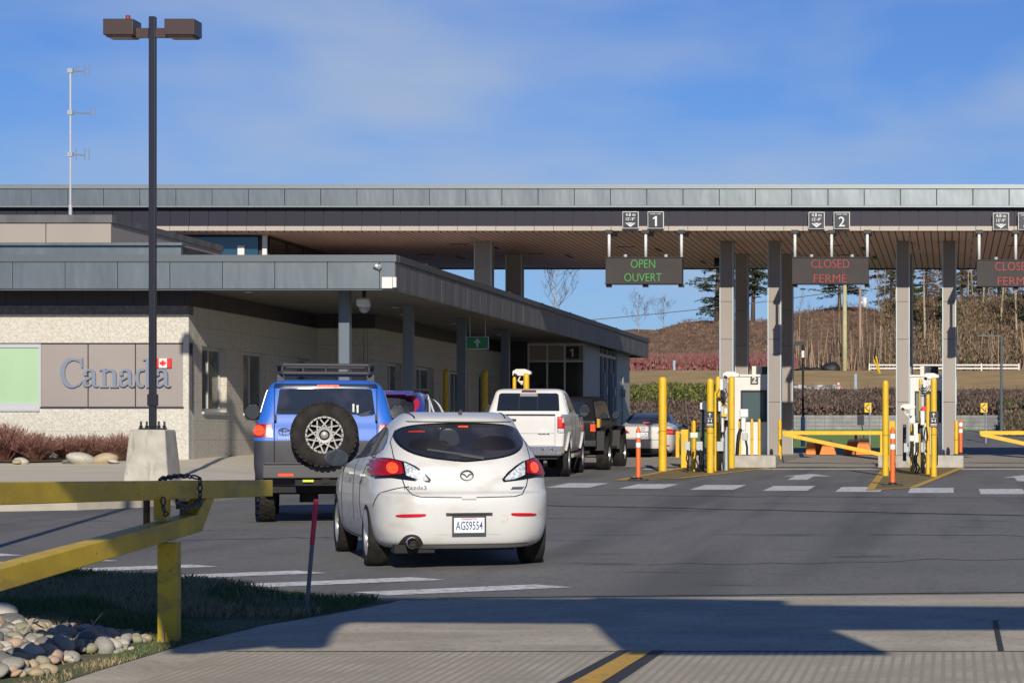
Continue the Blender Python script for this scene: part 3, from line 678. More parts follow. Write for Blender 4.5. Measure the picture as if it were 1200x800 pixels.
# ---------------------------------------------------------------- lane signs
led_g = mat('led_green', (.02, .15, .02), .5, emit=(.07, .60, .09), estr=.40)
led_r = mat('led_red', (.25, .01, .01), .5, emit=(.75, .05, .04), estr=.20)
ledbox = mat('led_sign_face', (.034, .029, .029), .6, c2=(.04, .034, .034), scale=3, spec=.3)
YS = 65.3
def led_sign(cx, lines, m, label, dy=0):
    Xc = (cx-CX)*(YS-.2)/F; z0 = az_(333+dy, YS-.2); z1 = az_(301+dy, YS-.2)
    t = thing('led_lane_sign', label, 'sign', (Xc, YS-.2, z0), group='lane status signs under the canopy')
    h = z1-z0; mb = MB(); mb.box((-1.01, 0, 0), (1.01, .3, h)); mb.box((-1.03, -.02, h-.03), (1.03, .02, h)); mb.box((-1.03, -.02, 0), (1.03, .02, .03)); mb.build('sign_box', ledbox, t, bevel=.01)
    for px in (-41.5, 1, 42.5):
        x = px/44; mb = MB(); mb.cyl((x, .22, h-.02), (x, .22, Z6(271.5)-z0), .04, n=12); mb.build('hanger', mat('hanger_white', (.62, .64, .62), .4), t)
        mb = MB(); mb.box((x-.07, .1, -.07), (x+.07, .26, -.005)); mb.build('bracket', black_m, t)
        mb = MB(); mb.box((x-.09, .14, Z6(276)-z0), (x+.09, 1.2, Z6(271.8)-z0)); mb.build('bracket', black_m, t)
    for px in (-22, 25):
        x = px/44; mb = MB(); mb.cyl((x, .1, h), (x, .1, h+.07), .05, n=8); mb.build('eye_bolt', alu, t)
    mb = MB(); add_text(mb, lines[0], (lines[2]/44, -.012, h*.745), width=lines[3]/44, height=.215, thick=.006, bold=-.014); mb.build('display_lettering', m, t)
    mb = MB(); add_text(mb, lines[1], (lines[2]/44, -.012, h*.25+.0), width=lines[4]/44, height=.215 if lines[1] != 'FERMÉ' else .27, thick=.006, bold=-.014); mb.build('display_lettering', m, t)
led_sign(754.5, ('OPEN', 'OUVERT', -1, 28, 43), led_g, 'green lit lane sign reading OPEN OUVERT')
led_sign(973, ('CLOSED', 'FERMÉ', 0, 44, 38), led_r, 'red lit lane sign reading CLOSED FERMÉ, over lane 2')
led_sign(1189.5, ('CLOSED', 'FERMÉ', -1, 44, 38), led_r, 'red lit lane sign reading CLOSED FERMÉ, cut by the right picture edge', 3)
navy = mat('sign_navy', (.012, .018, .03), .4)
def small_sign(cx, kind, num, label, dy=0):
    w, h = 19/44, 20/44; X = (cx-CX)/44.0; z = Z6(258+dy)
    t = thing(('clearance_sign' if kind == 'c' else 'lane_number_sign'), label, 'sign', (X, YC-.02, z), group='small plates on the canopy fascia')
    mb = MB(); mb.box((-w/2, 0, -h/2), (w/2, .10, h/2)); mb.build('plate', white_p, t, bevel=.01)
    mb = MB(); mb.box((-w/2+.018, -.006, -h/2+.018), (w/2-.018, -.001, h/2-.018)); mb.build('plate_face', navy, t)
    mb = MB()
    if kind == 'c':
        add_text(mb, '4.8 m', (0, -.010, .145), height=.085, thick=.005, bold=.012); add_text(mb, '15\'-9"', (0, -.010, .025), height=.085, thick=.005, bold=.012)
        mb.prism([(-.14, -.075), (-.10, -.075), (0, -.13), (.10, -.075), (.14, -.075), (0, -.185)], lambda a, b: Vector((a, -.012, b)), lambda a, b: Vector((a, -.007, b)))
        mb.prism([(-.08, -.07), (.08, -.07), (0, -.115)], lambda a, b: Vector((a, -.012, b)), lambda a, b: Vector((a, -.007, b)))
    else:
        add_text(mb, 'LANE  VOIE', (0, -.010, .165), width=.28, height=.035, thick=.005, bold=.01)
        if num == '1': add_one(mb, (0, -.03), .27, -.007)
        else: add_text(mb, num, (0, -.010, -.03), height=.26, thick=.005, bold=.004)
    mb.build('plate_lettering', white_p, t)
small_sign(739, 'c', '', 'clearance plate 4.8 m 15\'-9" beside the lane 1 plate on the canopy fascia'); small_sign(768.5, 'n', '1', 'small dark plate LANE VOIE 1 on the canopy fascia')
small_sign(957, 'c', '', 'clearance plate 4.8 m 15\'-9" beside the lane 2 plate on the canopy fascia', .5); small_sign(986.5, 'n', '2', 'small dark plate LANE VOIE 2 on the canopy fascia', .5)
small_sign(1173, 'c', '', 'clearance plate 4.8 m 15\'-9", rightmost one on the canopy fascia', 1.5); small_sign(1202.5, 'n', '3', 'lane plate cut by the right picture edge on the canopy fascia', 1.5)
# green arrow sign
t = thing('green_arrow_sign', 'green sign with white up arrow hanging under the low canopy soffit', 'sign', W(559.5, 409, 64.5))
mb = MB(); mb.box((-.29, 0, 0), (.29, .04, .33)); mb.build('plate', white_p, t, bevel=.01)
mb = MB(); mb.box((-.275, -.006, .015), (.275, -.001, .315)); mb.build('plate_face', mat('sign_green', (.01, .20, .085), .4), t)
mb = MB(); mb.box((-.018, -.013, .06), (.018, -.008, .2)); mb.prism([(-.085, .175), (0, .275), (.085, .175), (.06, .16), (0, .225), (-.06, .16)], lambda a, b: Vector((a, -.014, b)), lambda a, b: Vector((a, -.009, b))); mb.build('arrow', white_p, t)
mb = MB(); 
for x in (-.2, .2): mb.cyl((x, .02, .33), (x, .02, ZB+.1-t.location.z), .012, n=6)
mb.build('hanger', steel, t)

# ---------------------------------------------------------------- lamp posts
def lamp(loc, label):
    t = thing('lamp_post', label, 'street lamp', loc, group='twin head car park lamps')
    mb = MB(); mb.frustum((0, 0), .80, .60, -.1, 1.02); mb.build('concrete_base', base_conc, t, bevel=.03)
    mb = MB(); mb.box((-.19, -.19, 1.022), (.19, .19, 1.05)); mb.box((-.055, -.055, 1.05), (.055, .055, 8.02)); mb.box((-.075, -.075, 1.42), (.075, .075, 1.62)); mb.build('pole', mat('dark_bronze_pole', (.015, .015, .026), .35, .2), t, bevel=.012)
    for sx in (-1, 1):
        for sy in (-1, 1):
            mb = MB(); mb.cyl((sx*.15, sy*.15, 1.05), (sx*.15, sy*.15, 1.16), .018, n=8); mb.cyl((sx*.15, sy*.15, 1.055), (sx*.15, sy*.15, 1.085), .035, n=6); mb.build('anchor_bolt', black_m, t)
    for s in (-1, 1):
        mb = MB(); mb.box((min(s*.06, s*.28), -.045, 7.66), (max(s*.06, s*.28), .045, 7.82)); a = mb.build('arm', bronze, t)
        mb = MB(); x0, x1 = sorted((s*.265, s*.77))
        v = [(x0, z) for z in (0,)]
        mb.box((x0, -.22, 7.68), (x1, .22, 7.95)); mb.box((x0+.03, -.19, 7.655), (x1-.03, .19, 7.679)); 
        hd = mb.build('lamp_head', bronze, t, bevel=.008)
        mb = MB(); mb.box((x0+.06, -.16, 7.648), (x1-.06, .16, 7.654)); l2 = mb.build('lens', mat('lamp_lens', (.22, .17, .16), .3), None); l2.parent = hd
    mb = MB(); mb.cyl((-.42, 0, 7.95), (-.42, 0, 8.04), .04, n=10); mb.build('photocell', mat('photocell_red', (.25, .03, .02), .4), t)
    return t
lp = W(179, 572, 42); lamp((lp.x, 42, sw(lp.x, 42)+.0), 'tall dark twin head lamp post on a concrete base in front of the Canada sign')
lamp((-9.75, 22.9, g(23)+.1), 'twin head lamp post just outside the left picture edge')

# ---------------------------------------------------------------- foreground swing gate
XG = -5.15
t = thing('yellow_swing_gate', 'long weathered yellow steel swing gate standing open beside the drive', 'gate', (XG, 16.4, .2))
def GP(name, mb, m, **k):
    o = mb.build(name, m, None, **k); o.parent = t; o.matrix_parent_inverse = Matrix.Translation(t.location).inverted(); return o
mb = MB()
def beam(mb, y0, za, y1, zb, h, x0, x1, mi=0):
    pts = [(y0, za), (y1, zb), (y1, zb-h), (y0, za-h)]
    mb.prism(pts, lambda a, b: Vector((x0, a, b)), lambda a, b: Vector((x1, a, b)), mi)
beam(mb, 13.35, 1.322, 18.78, 1.245, .125, XG-.13, XG)
GP('top_rail', mb, gate_yel, bevel=.006)
mb = MB(); beam(mb, 13.35, .85, 17.0, 1.045, .125, XG-.13, XG)
GP('brace', mb, gate_yel, bevel=.006)
mb = MB(); mb.prism([(16.93, 1.05), (17.03, .92), (17.32, 1.145), (17.12, 1.145)], lambda a, b: Vector((XG-.12, a, b)), lambda a, b: Vector((XG-.006, a, b))); GP('corner_plate', mb, gate_yel, bevel=.004)
mb = MB(); mb.box((XG-.075, 16.28, -.1), (XG+.045, 16.40, .872)); mb.box((XG-.11, 16.31, 1.02), (XG-.02, 16.39, 1.16)); mb.box((XG-.09, 16.265, .16), (XG+.06, 16.415, .185)); [mb.cyl((XG-.015, 16.275, z), (XG-.015, 16.29, z), .012, n=8) for z in (.5, .62, .30)]; GP('post', mb, gate_yel, bevel=.008)
mb = MB(); mb.cyl((XG-.09, 16.9, .9), (XG-.09, 16.9, 1.13), .03, n=12); GP('hinge_pin', mb, mat('rusty_steel', (.11, .055, .03), .8, c2=(.2, .1, .05), scale=20)); mb = MB(); mb.cyl((XG-.20, 16.45, .95), (XG-.20, 16.45, 1.15), .022, n=10); GP('hinge_pin', mb, mat('rusty_steel', (.11, .055, .03), .8, c2=(.2, .1, .05), scale=20))
chain_m = mat('chain_steel', (.09, .085, .10), .45, .7)
def chain(mb, pts, ln=.055):
    # resample
    P_ = [Vector(p) for p in pts]; out = [P_[0]]; acc = 0
    for a, b in zip(P_, P_[1:]):
        L_ = (b-a).length; n = max(1, int(L_/(ln*.72)))
        for i in range(n): out.append(a+(b-a)*(i+1)/n)
    for i in range(len(out)-1):
        c = (out[i]+out[i+1])/2; d = (out[i+1]-out[i]).normalized(); u = d.orthogonal().normalized(); w = d.cross(u)
        if i % 2: u, w = w, u
        ring = [c+d*math.cos(k*math.pi/5)*ln*.5+u*math.sin(k*math.pi/5)*ln*.3 for k in range(10)]
        mb.tube(ring, .0065, n=5, closed=True)
def gy(px): return XG*F/(px-CX)
def gp(px, py, off=.03): Y = gy(px); q = W(px, py, Y); return (XG+off, Y, q.z)
mb = MB(); chain(mb, [gp(229, 592), gp(229.5, 575), gp(229, 560), (XG-.02, gy(227), W(227, 559.5, gy(227)).z+.01), (XG-.06, gy(218), W(218, 560, gy(218)).z+.015), (XG-.10, gy(205), W(205, 561, gy(205)).z)])
chain(mb, [gp(229, 588), gp(220, 593), gp(210, 595), gp(203, 593), gp(202, 585)])
chain(mb, [gp(188, 582, .02), gp(187.5, 592, .02), gp(189, 600, .02), gp(193, 604, .02)])
tag(mb.build('chain', chain_m), 'dark steel chain looped over the yellow gate rail above its post', 'chain')
mb = MB(); chain(mb, [gp(310, 582, -.05), gp(310, 596, -.05), gp(310.3, 610, -.05)]); a = gp(310.3, 610, -.05); 
tag(mb.build('chain', chain_m), 'short chain with latch pin hanging from the free end of the yellow gate', 'chain')

# reflector stake
b0 = W(358, 723, 18.5); t1 = W(370.5, 585, 18.4)
t = thing('marker_stake', 'thin leaning grey stake with a red painted top at the grass edge', 'stake', b0)
d = t1-b0; q = d*.62
mb = MB(); mb.cyl((0, 0, -.05), q, .016, n=8); mb.build('shaft', mat('stake_grey', (.16, .15, .17), .6), t)
mb = MB(); mb.cyl(q, d, .0185, n=8); mb.build('painted_tip', mat('stake_red', (.62, .02, .08), .5), t)

# ---------------------------------------------------------------- bollards
def bollard(px0, px1, y0, y1, label, grp='tall yellow bollards on the islands', zbase=None, name='bollard', cap=True, bands=False):
    r_px = (px1-px0)/2
    if zbase is None: Y = (CAMZ*F)/(y1-(CY-SLOPE*F)); zb = g(Y)
    else: Y = zbase[0]; zb = zbase[1]
    S_ = F/Y; X = ((px0+px1)/2-CX)/S_; zt = CAMZ+(CY-y0)/S_; r = r_px/S_; h = zt-zb
    t = thing(name, label, 'bollard', (X, Y, zb), group=grp)
    mb = MB(); mb.lathe([(r, -.1), (r, h-.10), (r*.96, h-.06), (r*.7, h-.02), (0, h)] if cap else [(r, -.1), (r, h), (0, h)], Matrix.Identity(4), 20)
    mb.build('post', yellow, t)
    mb = MB(); mb.lathe([(r*1.01, h*.42), (r*1.02, h*.42+.004), (r*1.02, h*.42+.012), (r*1.01, h*.42+.016)], Matrix.Identity(4), 20); mb.build('sleeve_seam', mat('seam', (.25, .16, .02), .7), t)
    return t, S_, X, Y, zb, h, r
b1 = bollard(771.8, 781.3, 441, 552, 'tall yellow bollard nearest the open lane, alone at the left tip of the island')
b2 = bollard(828.3, 836.5, 443, 554, 'tall yellow bollard with a black arrow plate on the island before booth 2')
b3 = bollard(838.2, 844.6, 440.5, 552.4, 'yellow bollard wrapped in equipment, right of the black arrow plate on the booth 2 island', zbase=(62.8, g(62.8)))
b4 = bollard(853.6, 861, 440.5, 548.5, 'tall yellow bollard under the white camera housing, nearest booth 2')
b5 = bollard(1034, 1041.4, 445, 557.5, 'tall yellow bollard at the left of the right island beside the swing gate')
b6 = bollard(1090.6, 1097.8, 442, 558.5, 'tall yellow bollard with a black arrow plate on the right hand island')
b7 = bollard(1085, 1089.8, 461, 555.5, 'slimmer yellow bollard tucked left of the black plate bollard on the right island')
b8 = bollard(1076.6, 1080.8, 443, 540, 'thin yellow post behind the equipment on the right island', zbase=(64.8, g(64.8)))
b9 = bollard(836.9, 839.6, 458, 553, 'thin yellow post just behind the arrow plate bollard', zbase=(61.5, g(61.5)))
for args in ((879.5, 882.8, 490, 534.5, 'short yellow bollard in front of booth 2, left of two'), (888, 891.5, 490, 534.5, 'short yellow bollard in front of booth 2, right of two'),
             (911.8, 916, 491, 534.5, 'short yellow bollard right of booth 2, holding the gate tip'), (1118.2, 1123, 492, 534.5, 'short yellow bollard at the right edge of the right island'),
             (865.4, 868.6, 490, 534.5, 'short yellow bollard behind the hoses left of booth 2')):
    bollard(*args, grp='short yellow bollards by the booths', zbase=(67.2, 1.13))
bollard(811, 815.4, 492, 552, 'yellow camera post beside grey boxes on the booth 2 island')
bollard(1066.6, 1071, 496, 554, 'yellow camera post under the white camera head on the right island')
for args in ((519, 525.5, 432, 520, 'yellow bollard in the shade before the office windows'), (564.2, 571.8, 433, 525, 'sunlit yellow bollard before the office wall, left of the white pickup'),
             (613.3, 620.2, 437, 520, 'yellow bollard under the white camera above the pickup roof'), (600.6, 605, 441, 520, 'yellow bollard left of the white camera above the pickup roof')):
    Yb = 68.5; bollard(*args[:4], args[4], grp='yellow bollards by the first booth', zbase=(Yb, sw(-13, Yb)))
for (bt, S_, X, Y, zb, h, r), (py0, py1), lab in ((b2, (482, 500), 'x'), (b6, (506-24, 500-0), 'x')):
    z0 = CAMZ+(CY-py1)/S_; z1 = CAMZ+(CY-py0)/S_; c = (z0+z1)/2; lbl = 'black plate with white arrow strapped to the bollard ' + ('on the booth 2 island' if bt is b2[0] else 'on the right hand island')
    t = thing('arrow_plate', lbl, 'sign', (X, Y-r-.02, c), group='black arrow plates on bollards')
    hh = (z1-z0)/2; w = .105
    mb = MB(); mb.box((-w, 0, -hh), (w, .014, hh)); mb.build('plate', black_m, t, bevel=.004)
    mb = MB(); k = hh/.19
    mb.box((-.008, -.006, .05*k), (.008, -.001, .13*k)); mb.prism([(-.04, .11*k), (0, .16*k), (.04, .11*k)], lambda a, b: Vector((a, -.007, b)), lambda a, b: Vector((a, -.002, b)))
    for x in (-.045, .03): mb.box((x, -.006, -.08*k), (x+.015, -.001, .0))
    mb.box((-.03, -.006, -.05*k), (.03, -.001, -.035*k)); mb.box((-.07, -.006, -.135*k), (.07, -.001, -.115*k)); mb.box((-.07, -.006, -.165*k), (.07, -.001, -.15*k)); mb.box((-.06, -.006, .02*k), (.06, -.001, .028*k))
    mb.build('symbols', white_p, t)

# ---------------------------------------------------------------- orange delineators
def delin(px, py0, py1, label, w=.05, zbase=None):
    if zbase: Y, zb = zbase
    else: Y = (CAMZ*F)/(py1-(CY-SLOPE*F)); zb = g(Y)
    X = (px-CX)*Y/F; h = CAMZ+(CY-py0)*Y/F-zb
    t = thing('delineator_post', label, 'traffic post', (X, Y, zb), group='orange delineator posts')
    mb = MB(); mb.box((-.20, -.18, .0), (.20, .18, .035)); mb.lathe([(.1, .03), (.09, .06), (w, .08)], Matrix.Identity(4), 16); mb.build('rubber_base', black_m, t, bevel=.01)
    mb = MB(); mb.lathe([(w*1.15, .04), (w, .12), (w, h-.1), (w*.8, h-.04), (w*.4, h-.03), (w*.4, h), (0, h)], Matrix.Identity(4), 18); mb.build('post', orange, t)
    for z in (h*.62, h*.80):
        mb = MB(); mb.lathe([(w+.001, z), (w+.004, z+.002), (w+.004, z+.10), (w+.001, z+.102)], Matrix.Identity(4), 18); mb.build('reflective_band', refl_w, t)
delin(748, 500, 563, 'orange delineator post with white bands at the tip of the left island')
delin(1046, 500, 569.5, 'orange delineator post with white bands at the tip of the right island')
delin(1125.8, 491, 534.5, 'orange and white delineator beside the short bollard of the right island', zbase=(67.3, 1.13))

# ---------------------------------------------------------------- island equipment
def pb(mb, x0, x1, y0, y1, Y, d=.15, mi=0):
    a = W(x0, y1, Y); b = W(x1, y0, Y); mb.box((a.x, Y-d/2, a.z), (b.x, Y+d/2, b.z), mi)
def world_thing(name, label, cat, loc, group=None): return thing(name, label, cat, loc, group=group)
def WP(t, name, mb, m, **k):
    o = mb.build(name, m, None, **k); o.parent = t; o.matrix_parent_inverse = Matrix.Translation(t.location).inverted(); return o
def camera_head(px, py, Y, sc_, label, foot):
    c = W(px, py, Y); t = thing('housed_camera', label, 'camera', (c.x, Y, foot))
    mb = MB(); s = sc_
    # hooded housing: rounded wedge
    prof = [(-.30, -.09), (-.30, .06), (-.18, .13), (.10, .13), (.30, .05), (.30, -.04), (.05, -.09)]
    mb.prism([(a*s, b*s) for a, b in prof], lambda a, b: Vector((c.x+a, Y-.12*s, c.z+b)), lambda a, b: Vector((c.x+a, Y+.12*s, c.z+b))); WP(t, 'housing', mb, white_p, bevel=.012*s)
    mb = MB(); mb.cyl((c.x-.24*s, Y-.12*s, c.z-.05*s), (c.x-.16*s, Y-.16*s, c.z-.10*s), .05*s, n=10); WP(t, 'lens', mb, black_m)
    mb = MB(); mb.tube([(c.x-.06*s, Y, c.z-.09*s), (c.x-.13*s, Y, c.z-.24*s), (c.x, Y, c.z-.38*s)], .03*s, n=8); mb.cyl((c.x-.08*s, Y, c.z-.30*s), (c.x+.06*s, Y, c.z-.30*s), .05*s, n=8); WP(t, 'bracket', mb, white_p)
camera_head(857, 439.5, 65.4, .72, 'white hooded camera housing on the bollard before booth 2', g(65.4))
camera_head(612, 437, 68.7, .85, 'white hooded camera above the white pickup roof', 1.1)
camera_head(1091, 441, 58.5, .62, 'white camera on top of the black plate bollard of the right island', g(58.5))
camera_head(1064, 477, 57.8, .58, 'white domed camera head on the short yellow post of the right island', g(57.8))
def cables(mb, px, y0, y1, Y, n=4, spread=5, r=.018):
    for k in range(n):
        x = px+random.uniform(-spread, spread); b = random.uniform(-3.5, 3.5)
        p = [W(x, y0, Y-.1), W(x+b, y0+(y1-y0)*.4, Y-.16), W(x-b*.6, y0+(y1-y0)*.75, Y-.14), W(x+b*.3, y1, Y-.08)]
        q = []
        for i in range(3):
            for s in range(4): q.append(p[i].lerp(p[i+1], s/4))
        q.append(p[3]); mb.tube(q, r, n=6)
random.seed(11)
# booth 2 island mast with boxes
Y = 61.8
t = thing('card_reader_column', 'equipment column with grey boxes and black hoses between the tall bollards of the booth 2 island', 'equipment', W(846, 552, Y))
mb = MB(); mb.cyl(W(846.5, 553, Y), W(846.5, 446, Y), .05, n=10); mb.cyl(W(851, 553, Y+.4), W(851, 500, Y+.4), .04, n=8); WP(t, 'mast', mb, grey_p)
mb = MB(); pb(mb, 843.5, 847.5, 444, 457, Y-.1, .14); pb(mb, 842, 845, 470, 482, Y-.1, .14); pb(mb, 845.5, 848, 486, 506, Y-.15, .05); pb(mb, 849, 853, 478, 492, Y, .2); WP(t, 'white_box', mb, white_p, bevel=.01)
mb = MB(); pb(mb, 840, 848, 517, 528.5, Y-.2, .15); WP(t, 'junction_box', mb, grey_p, bevel=.015)
mb = MB(); pb(mb, 845, 850, 459, 471, Y, .18); pb(mb, 841, 853, 480, 484, Y+.1, .1); pb(mb, 846, 853, 492, 541, Y+.5, .25); pb(mb, 839, 843, 487, 495, Y, .1); WP(t, 'control_unit', mb, black_m, bevel=.01)
mb = MB(); pb(mb, 843, 853, 472, 474.5, Y, .12); pb(mb, 846, 852, 484.5, 488, Y-.2, .1); pb(mb, 840, 843, 462, 466, Y-.1, .1); WP(t, 'yellow_bracket', mb, yellow, bevel=.006)
mb = MB(); cables(mb, 845, 528, 551, Y, 4, 3); cables(mb, 848, 495, 512, Y, 3, 3, .012); cables(mb, 846, 455, 475, Y, 4, 4, .012); WP(t, 'hose', mb, black_m)
t = thing('intercom_pedestal', 'white hooded intercom pedestal left of the black plate bollard', 'equipment', W(824, 551, 61))
mb = MB(); pb(mb, 820.5, 828, 471.5, 480, 61, .22); pb(mb, 825.6, 828, 480, 496, 61, .12); WP(t, 'hood', mb, white_p, bevel=.03)
mb = MB(); pb(mb, 821, 825.5, 480, 553, 61.1, .14); WP(t, 'column', mb, mat('dark_grey_column', (.05, .055, .065), .5), bevel=.01)
mb = MB(); cables(mb, 823, 528, 552, 60.9, 4, 3.5); WP(t, 'hose', mb, black_m)
t = thing('reader_box_frame', 'grey electrical boxes on the yellow frame, left part of the booth 2 island', 'equipment', W(812, 551, 60.5))
mb = MB(); pb(mb, 802.5, 809, 517, 528, 60.3, .14); pb(mb, 816, 823.5, 517, 528, 60.3, .14); WP(t, 'junction_box', mb, grey_p, bevel=.015)
mb = MB(); pb(mb, 809, 818, 506.5, 513, 60.2, .16); WP(t, 'white_box', mb, white_p, bevel=.02)
mb = MB(); cables(mb, 806, 527, 552, 60.3, 3, 2); cables(mb, 818, 527, 552, 60.3, 3, 3); WP(t, 'hose', mb, black_m)
t = thing('yellow_guard_box', 'squat yellow steel guard box at the back of the booth 2 island', 'guard', W(803, 548, 65))
mb = MB(); pb(mb, 798.5, 807.2, 503, 548, 65, .3); WP(t, 'guard_plate', mb, yellow, bevel=.02)
mb = MB(); pb(mb, 792, 796.6, 505, 536, 65.4, .12); pb(mb, 796.6, 799, 505, 508, 65.4, .1); WP(t, 'guard_arm', mb, yellow, bevel=.01)
t = thing('tube_guard', 'yellow tubular frame behind the white intercom pedestal', 'guard', W(826, 548, 64))
mb = MB(); mb.tube([W(812, 548, 64), W(812, 494, 64), W(830, 494, 64), W(830, 548, 64)], .045, n=8); WP(t, 'frame', mb, yellow)
t = thing('hose_reel', 'white and grey wall device with thick black hoses left of booth 2', 'equipment', (W(871, 534, 67).x, 67, 1.13))
mb = MB(); pb(mb, 867, 877, 479, 489, 67, .2); pb(mb, 868.5, 874, 489, 505, 67, .14); WP(t, 'housing', mb, mat('mint_white', (.62, .68, .66), .4), bevel=.03)
mb = MB(); pb(mb, 870, 876, 507, 516, 67, .15); WP(t, 'junction_box', mb, grey_p, bevel=.02)
mb = MB(); mb.tube([W(868, 503, 66.8), W(865.5, 510, 66.7), W(864.5, 520, 66.7), W(863.5, 535, 66.8)], .05, n=8); mb.tube([W(874, 516, 66.8), W(875.5, 524, 66.8), W(875.5, 533, 66.8)], .03, n=8); WP(t, 'hose', mb, black_m)
# right island equipment
Y = 58.6
t = thing('card_reader_column', 'cluttered equipment column with boxes and hoses between bollards of the right island', 'equipment', W(1080, 555, Y))
mb = MB(); mb.cyl(W(1081, 556, Y), W(1081, 450, Y), .05, n=10); WP(t, 'mast', mb, grey_p)
mb = MB(); pb(mb, 1081.5, 1086, 444, 460, Y-.1, .15); pb(mb, 1078.5, 1083.5, 481, 498, Y-.2, .15); pb(mb, 1066, 1071.5, 510, 517, Y-.3, .16); pb(mb, 1066, 1072.5, 487, 496, Y-.3, .12); WP(t, 'white_box', mb, white_p, bevel=.015)
mb = MB(); pb(mb, 1059, 1065, 519, 530, Y, .14); pb(mb, 1072.5, 1077, 518, 530, Y-.2, .12); pb(mb, 1079, 1082, 518, 530, Y-.2, .1); WP(t, 'junction_box', mb, grey_p, bevel=.015)
mb = MB(); pb(mb, 1075.5, 1081, 496, 508, Y, .2); pb(mb, 1077.5, 1079.8, 481, 500, Y-.1, .2); pb(mb, 1058, 1062, 497, 540, Y+3, .3); pb(mb, 1083, 1085, 462, 478, Y, .1); WP(t, 'control_unit', mb, mat('dark_blue_grey_unit', (.03, .033, .05), .5), bevel=.01)
mb = MB(); pb(mb, 1080, 1085.5, 476, 481.5, Y-.2, .15); WP(t, 'red_box', mb, mat('red_plastic', (.6, .03, .02), .5), bevel=.01)
mb = MB(); cables(mb, 1078, 530, 554, Y, 7, 5); cables(mb, 1083, 500, 530, Y, 4, 3, .012); cables(mb, 1070, 520, 552, Y-.2, 3, 2, .012); cables(mb, 1098, 512, 545, Y+2, 2, 1); WP(t, 'hose', mb, black_m)
mb = MB(); 
for k in range(3): mb.tube([W(1083.5+2.2*(k+1)*math.cos(a), 452+3.4*(k+1)*math.sin(a)*.8, Y-.22) for a in [i*.35 for i in range(9)]], .012, n=5)
WP(t, 'coiled_cable', mb, black_m)
t = thing('yellow_guard_box', 'squat yellow steel guard box behind the right island delineator', 'guard', W(1046, 548, 62))
mb = MB(); pb(mb, 1042, 1049.5, 493, 552, 62, .3); WP(t, 'guard_plate', mb, yellow, bevel=.02)

# ---------------------------------------------------------------- booths
def booth(x0, x1, ywall, zt, num, label, win):
    t = thing('inspection_booth', label, 'booth', ((x0+x1)/2, ywall, 1.13), group='white inspection booths')
    mb = MB(); X0, X1 = x0, x1; wx0, wx1, wz0, wz1 = win; D = 6.0
    mb.box((X0, ywall, 1.13), (wx0, ywall+.12, zt)); mb.box((wx1, ywall, 1.13), (X1, ywall+.12, zt)); mb.box((wx0, ywall, 1.13), (wx1, ywall+.12, wz0)); mb.box((wx0, ywall, wz1), (wx1, ywall+.12, zt))
    mb.box((X0, ywall+.122, 1.13), (X0+.12, ywall+D, zt)); mb.box((X1-.12, ywall+.122, 1.13), (X1, ywall+D, zt)); mb.box((X0+.12, ywall+D-.12, 1.13), (X1-.12, ywall+D, zt))
    WP(t, 'wall', mb, white_p)
    mb = MB(); mb.box((X0-.03, ywall-.04, zt), (X1+.03, ywall+D, zt+.06)); WP(t, 'roof', mb, white_p)
    fr = MB(); mb = fr
    for a, b in ((wx0, wx0+.04), (wx1-.04, wx1)): mb.box((a, ywall-.02, wz0), (b, ywall+.02, wz1))
    for a, b in ((wz0, wz0+.05), (wz1-.04, wz1)): mb.box((wx0+.04, ywall-.018, a), (wx1-.04, ywall+.02, b))
    f = WP(t, 'window', fr, black_m); pm = MB(); pm.box((wx0+.03, ywall+.025, wz0+.03), (wx1-.03, ywall+.04, wz1-.03)); o = pm.build('pane', mat('booth_glass', (.07, .10, .11), .08, c2=(.16, .21, .22), scale=1.6, lo=.52, hi=.60, stretch=(1, 1, .8)), None); o.parent = f
    if num:
        nx = (wx0+wx1)/2+.02; nz = wz1+.30
        mb = MB(); mb.box((nx-.11, ywall-.03, nz-.13), (nx+.11, ywall-.002, nz+.13)); WP(t, 'number_plate', mb, mat('plate_grey', (.06, .065, .075), .5))
        mb = MB(); add_text(mb, num, (nx, ywall-.036, nz), height=.19, bold=.02); WP(t, 'number_lettering', mb, white_p)
    return t
SB = 41.0; YB_ = F/SB
def bx_(px): return (px-CX)/SB
def bz_(py): return CAMZ+(CY-py)/SB
booth(bx_(858), bx_(901), YB_, bz_(441), '2', 'white booth numbered 2 between the columns', (bx_(868), bx_(898.5), bz_(494), bz_(457)))
booth(bx_(1066.5), bx_(1106), YB_, bz_(441.5), '', 'white booth behind the clutter of the right hand island', (bx_(1072), bx_(1103), bz_(495), bz_(458)))
for px, lab in ((878, 'white air conditioner on the roof of booth 2'), (1078, 'white air conditioner on the roof of the right hand booth')):
    t = thing('air_conditioner', lab, 'air conditioner', (bx_(px), YB_+1, bz_(440)), group='rooftop air conditioners')
    mb = MB(); mb.box((0, 0, 0), (.29, .6, .30)); 
    for k in range(4): mb.box((.02, -.008, .04+k*.06), (.27, -.001, .065+k*.06))
    mb.build('case', mat('ac_cream', (.6, .6, .55), .5), t)
    mb = MB(); mb.box((.3, .02, 0), (.52, .6, .29)); mb.build('dark_side_panel', navy, t)

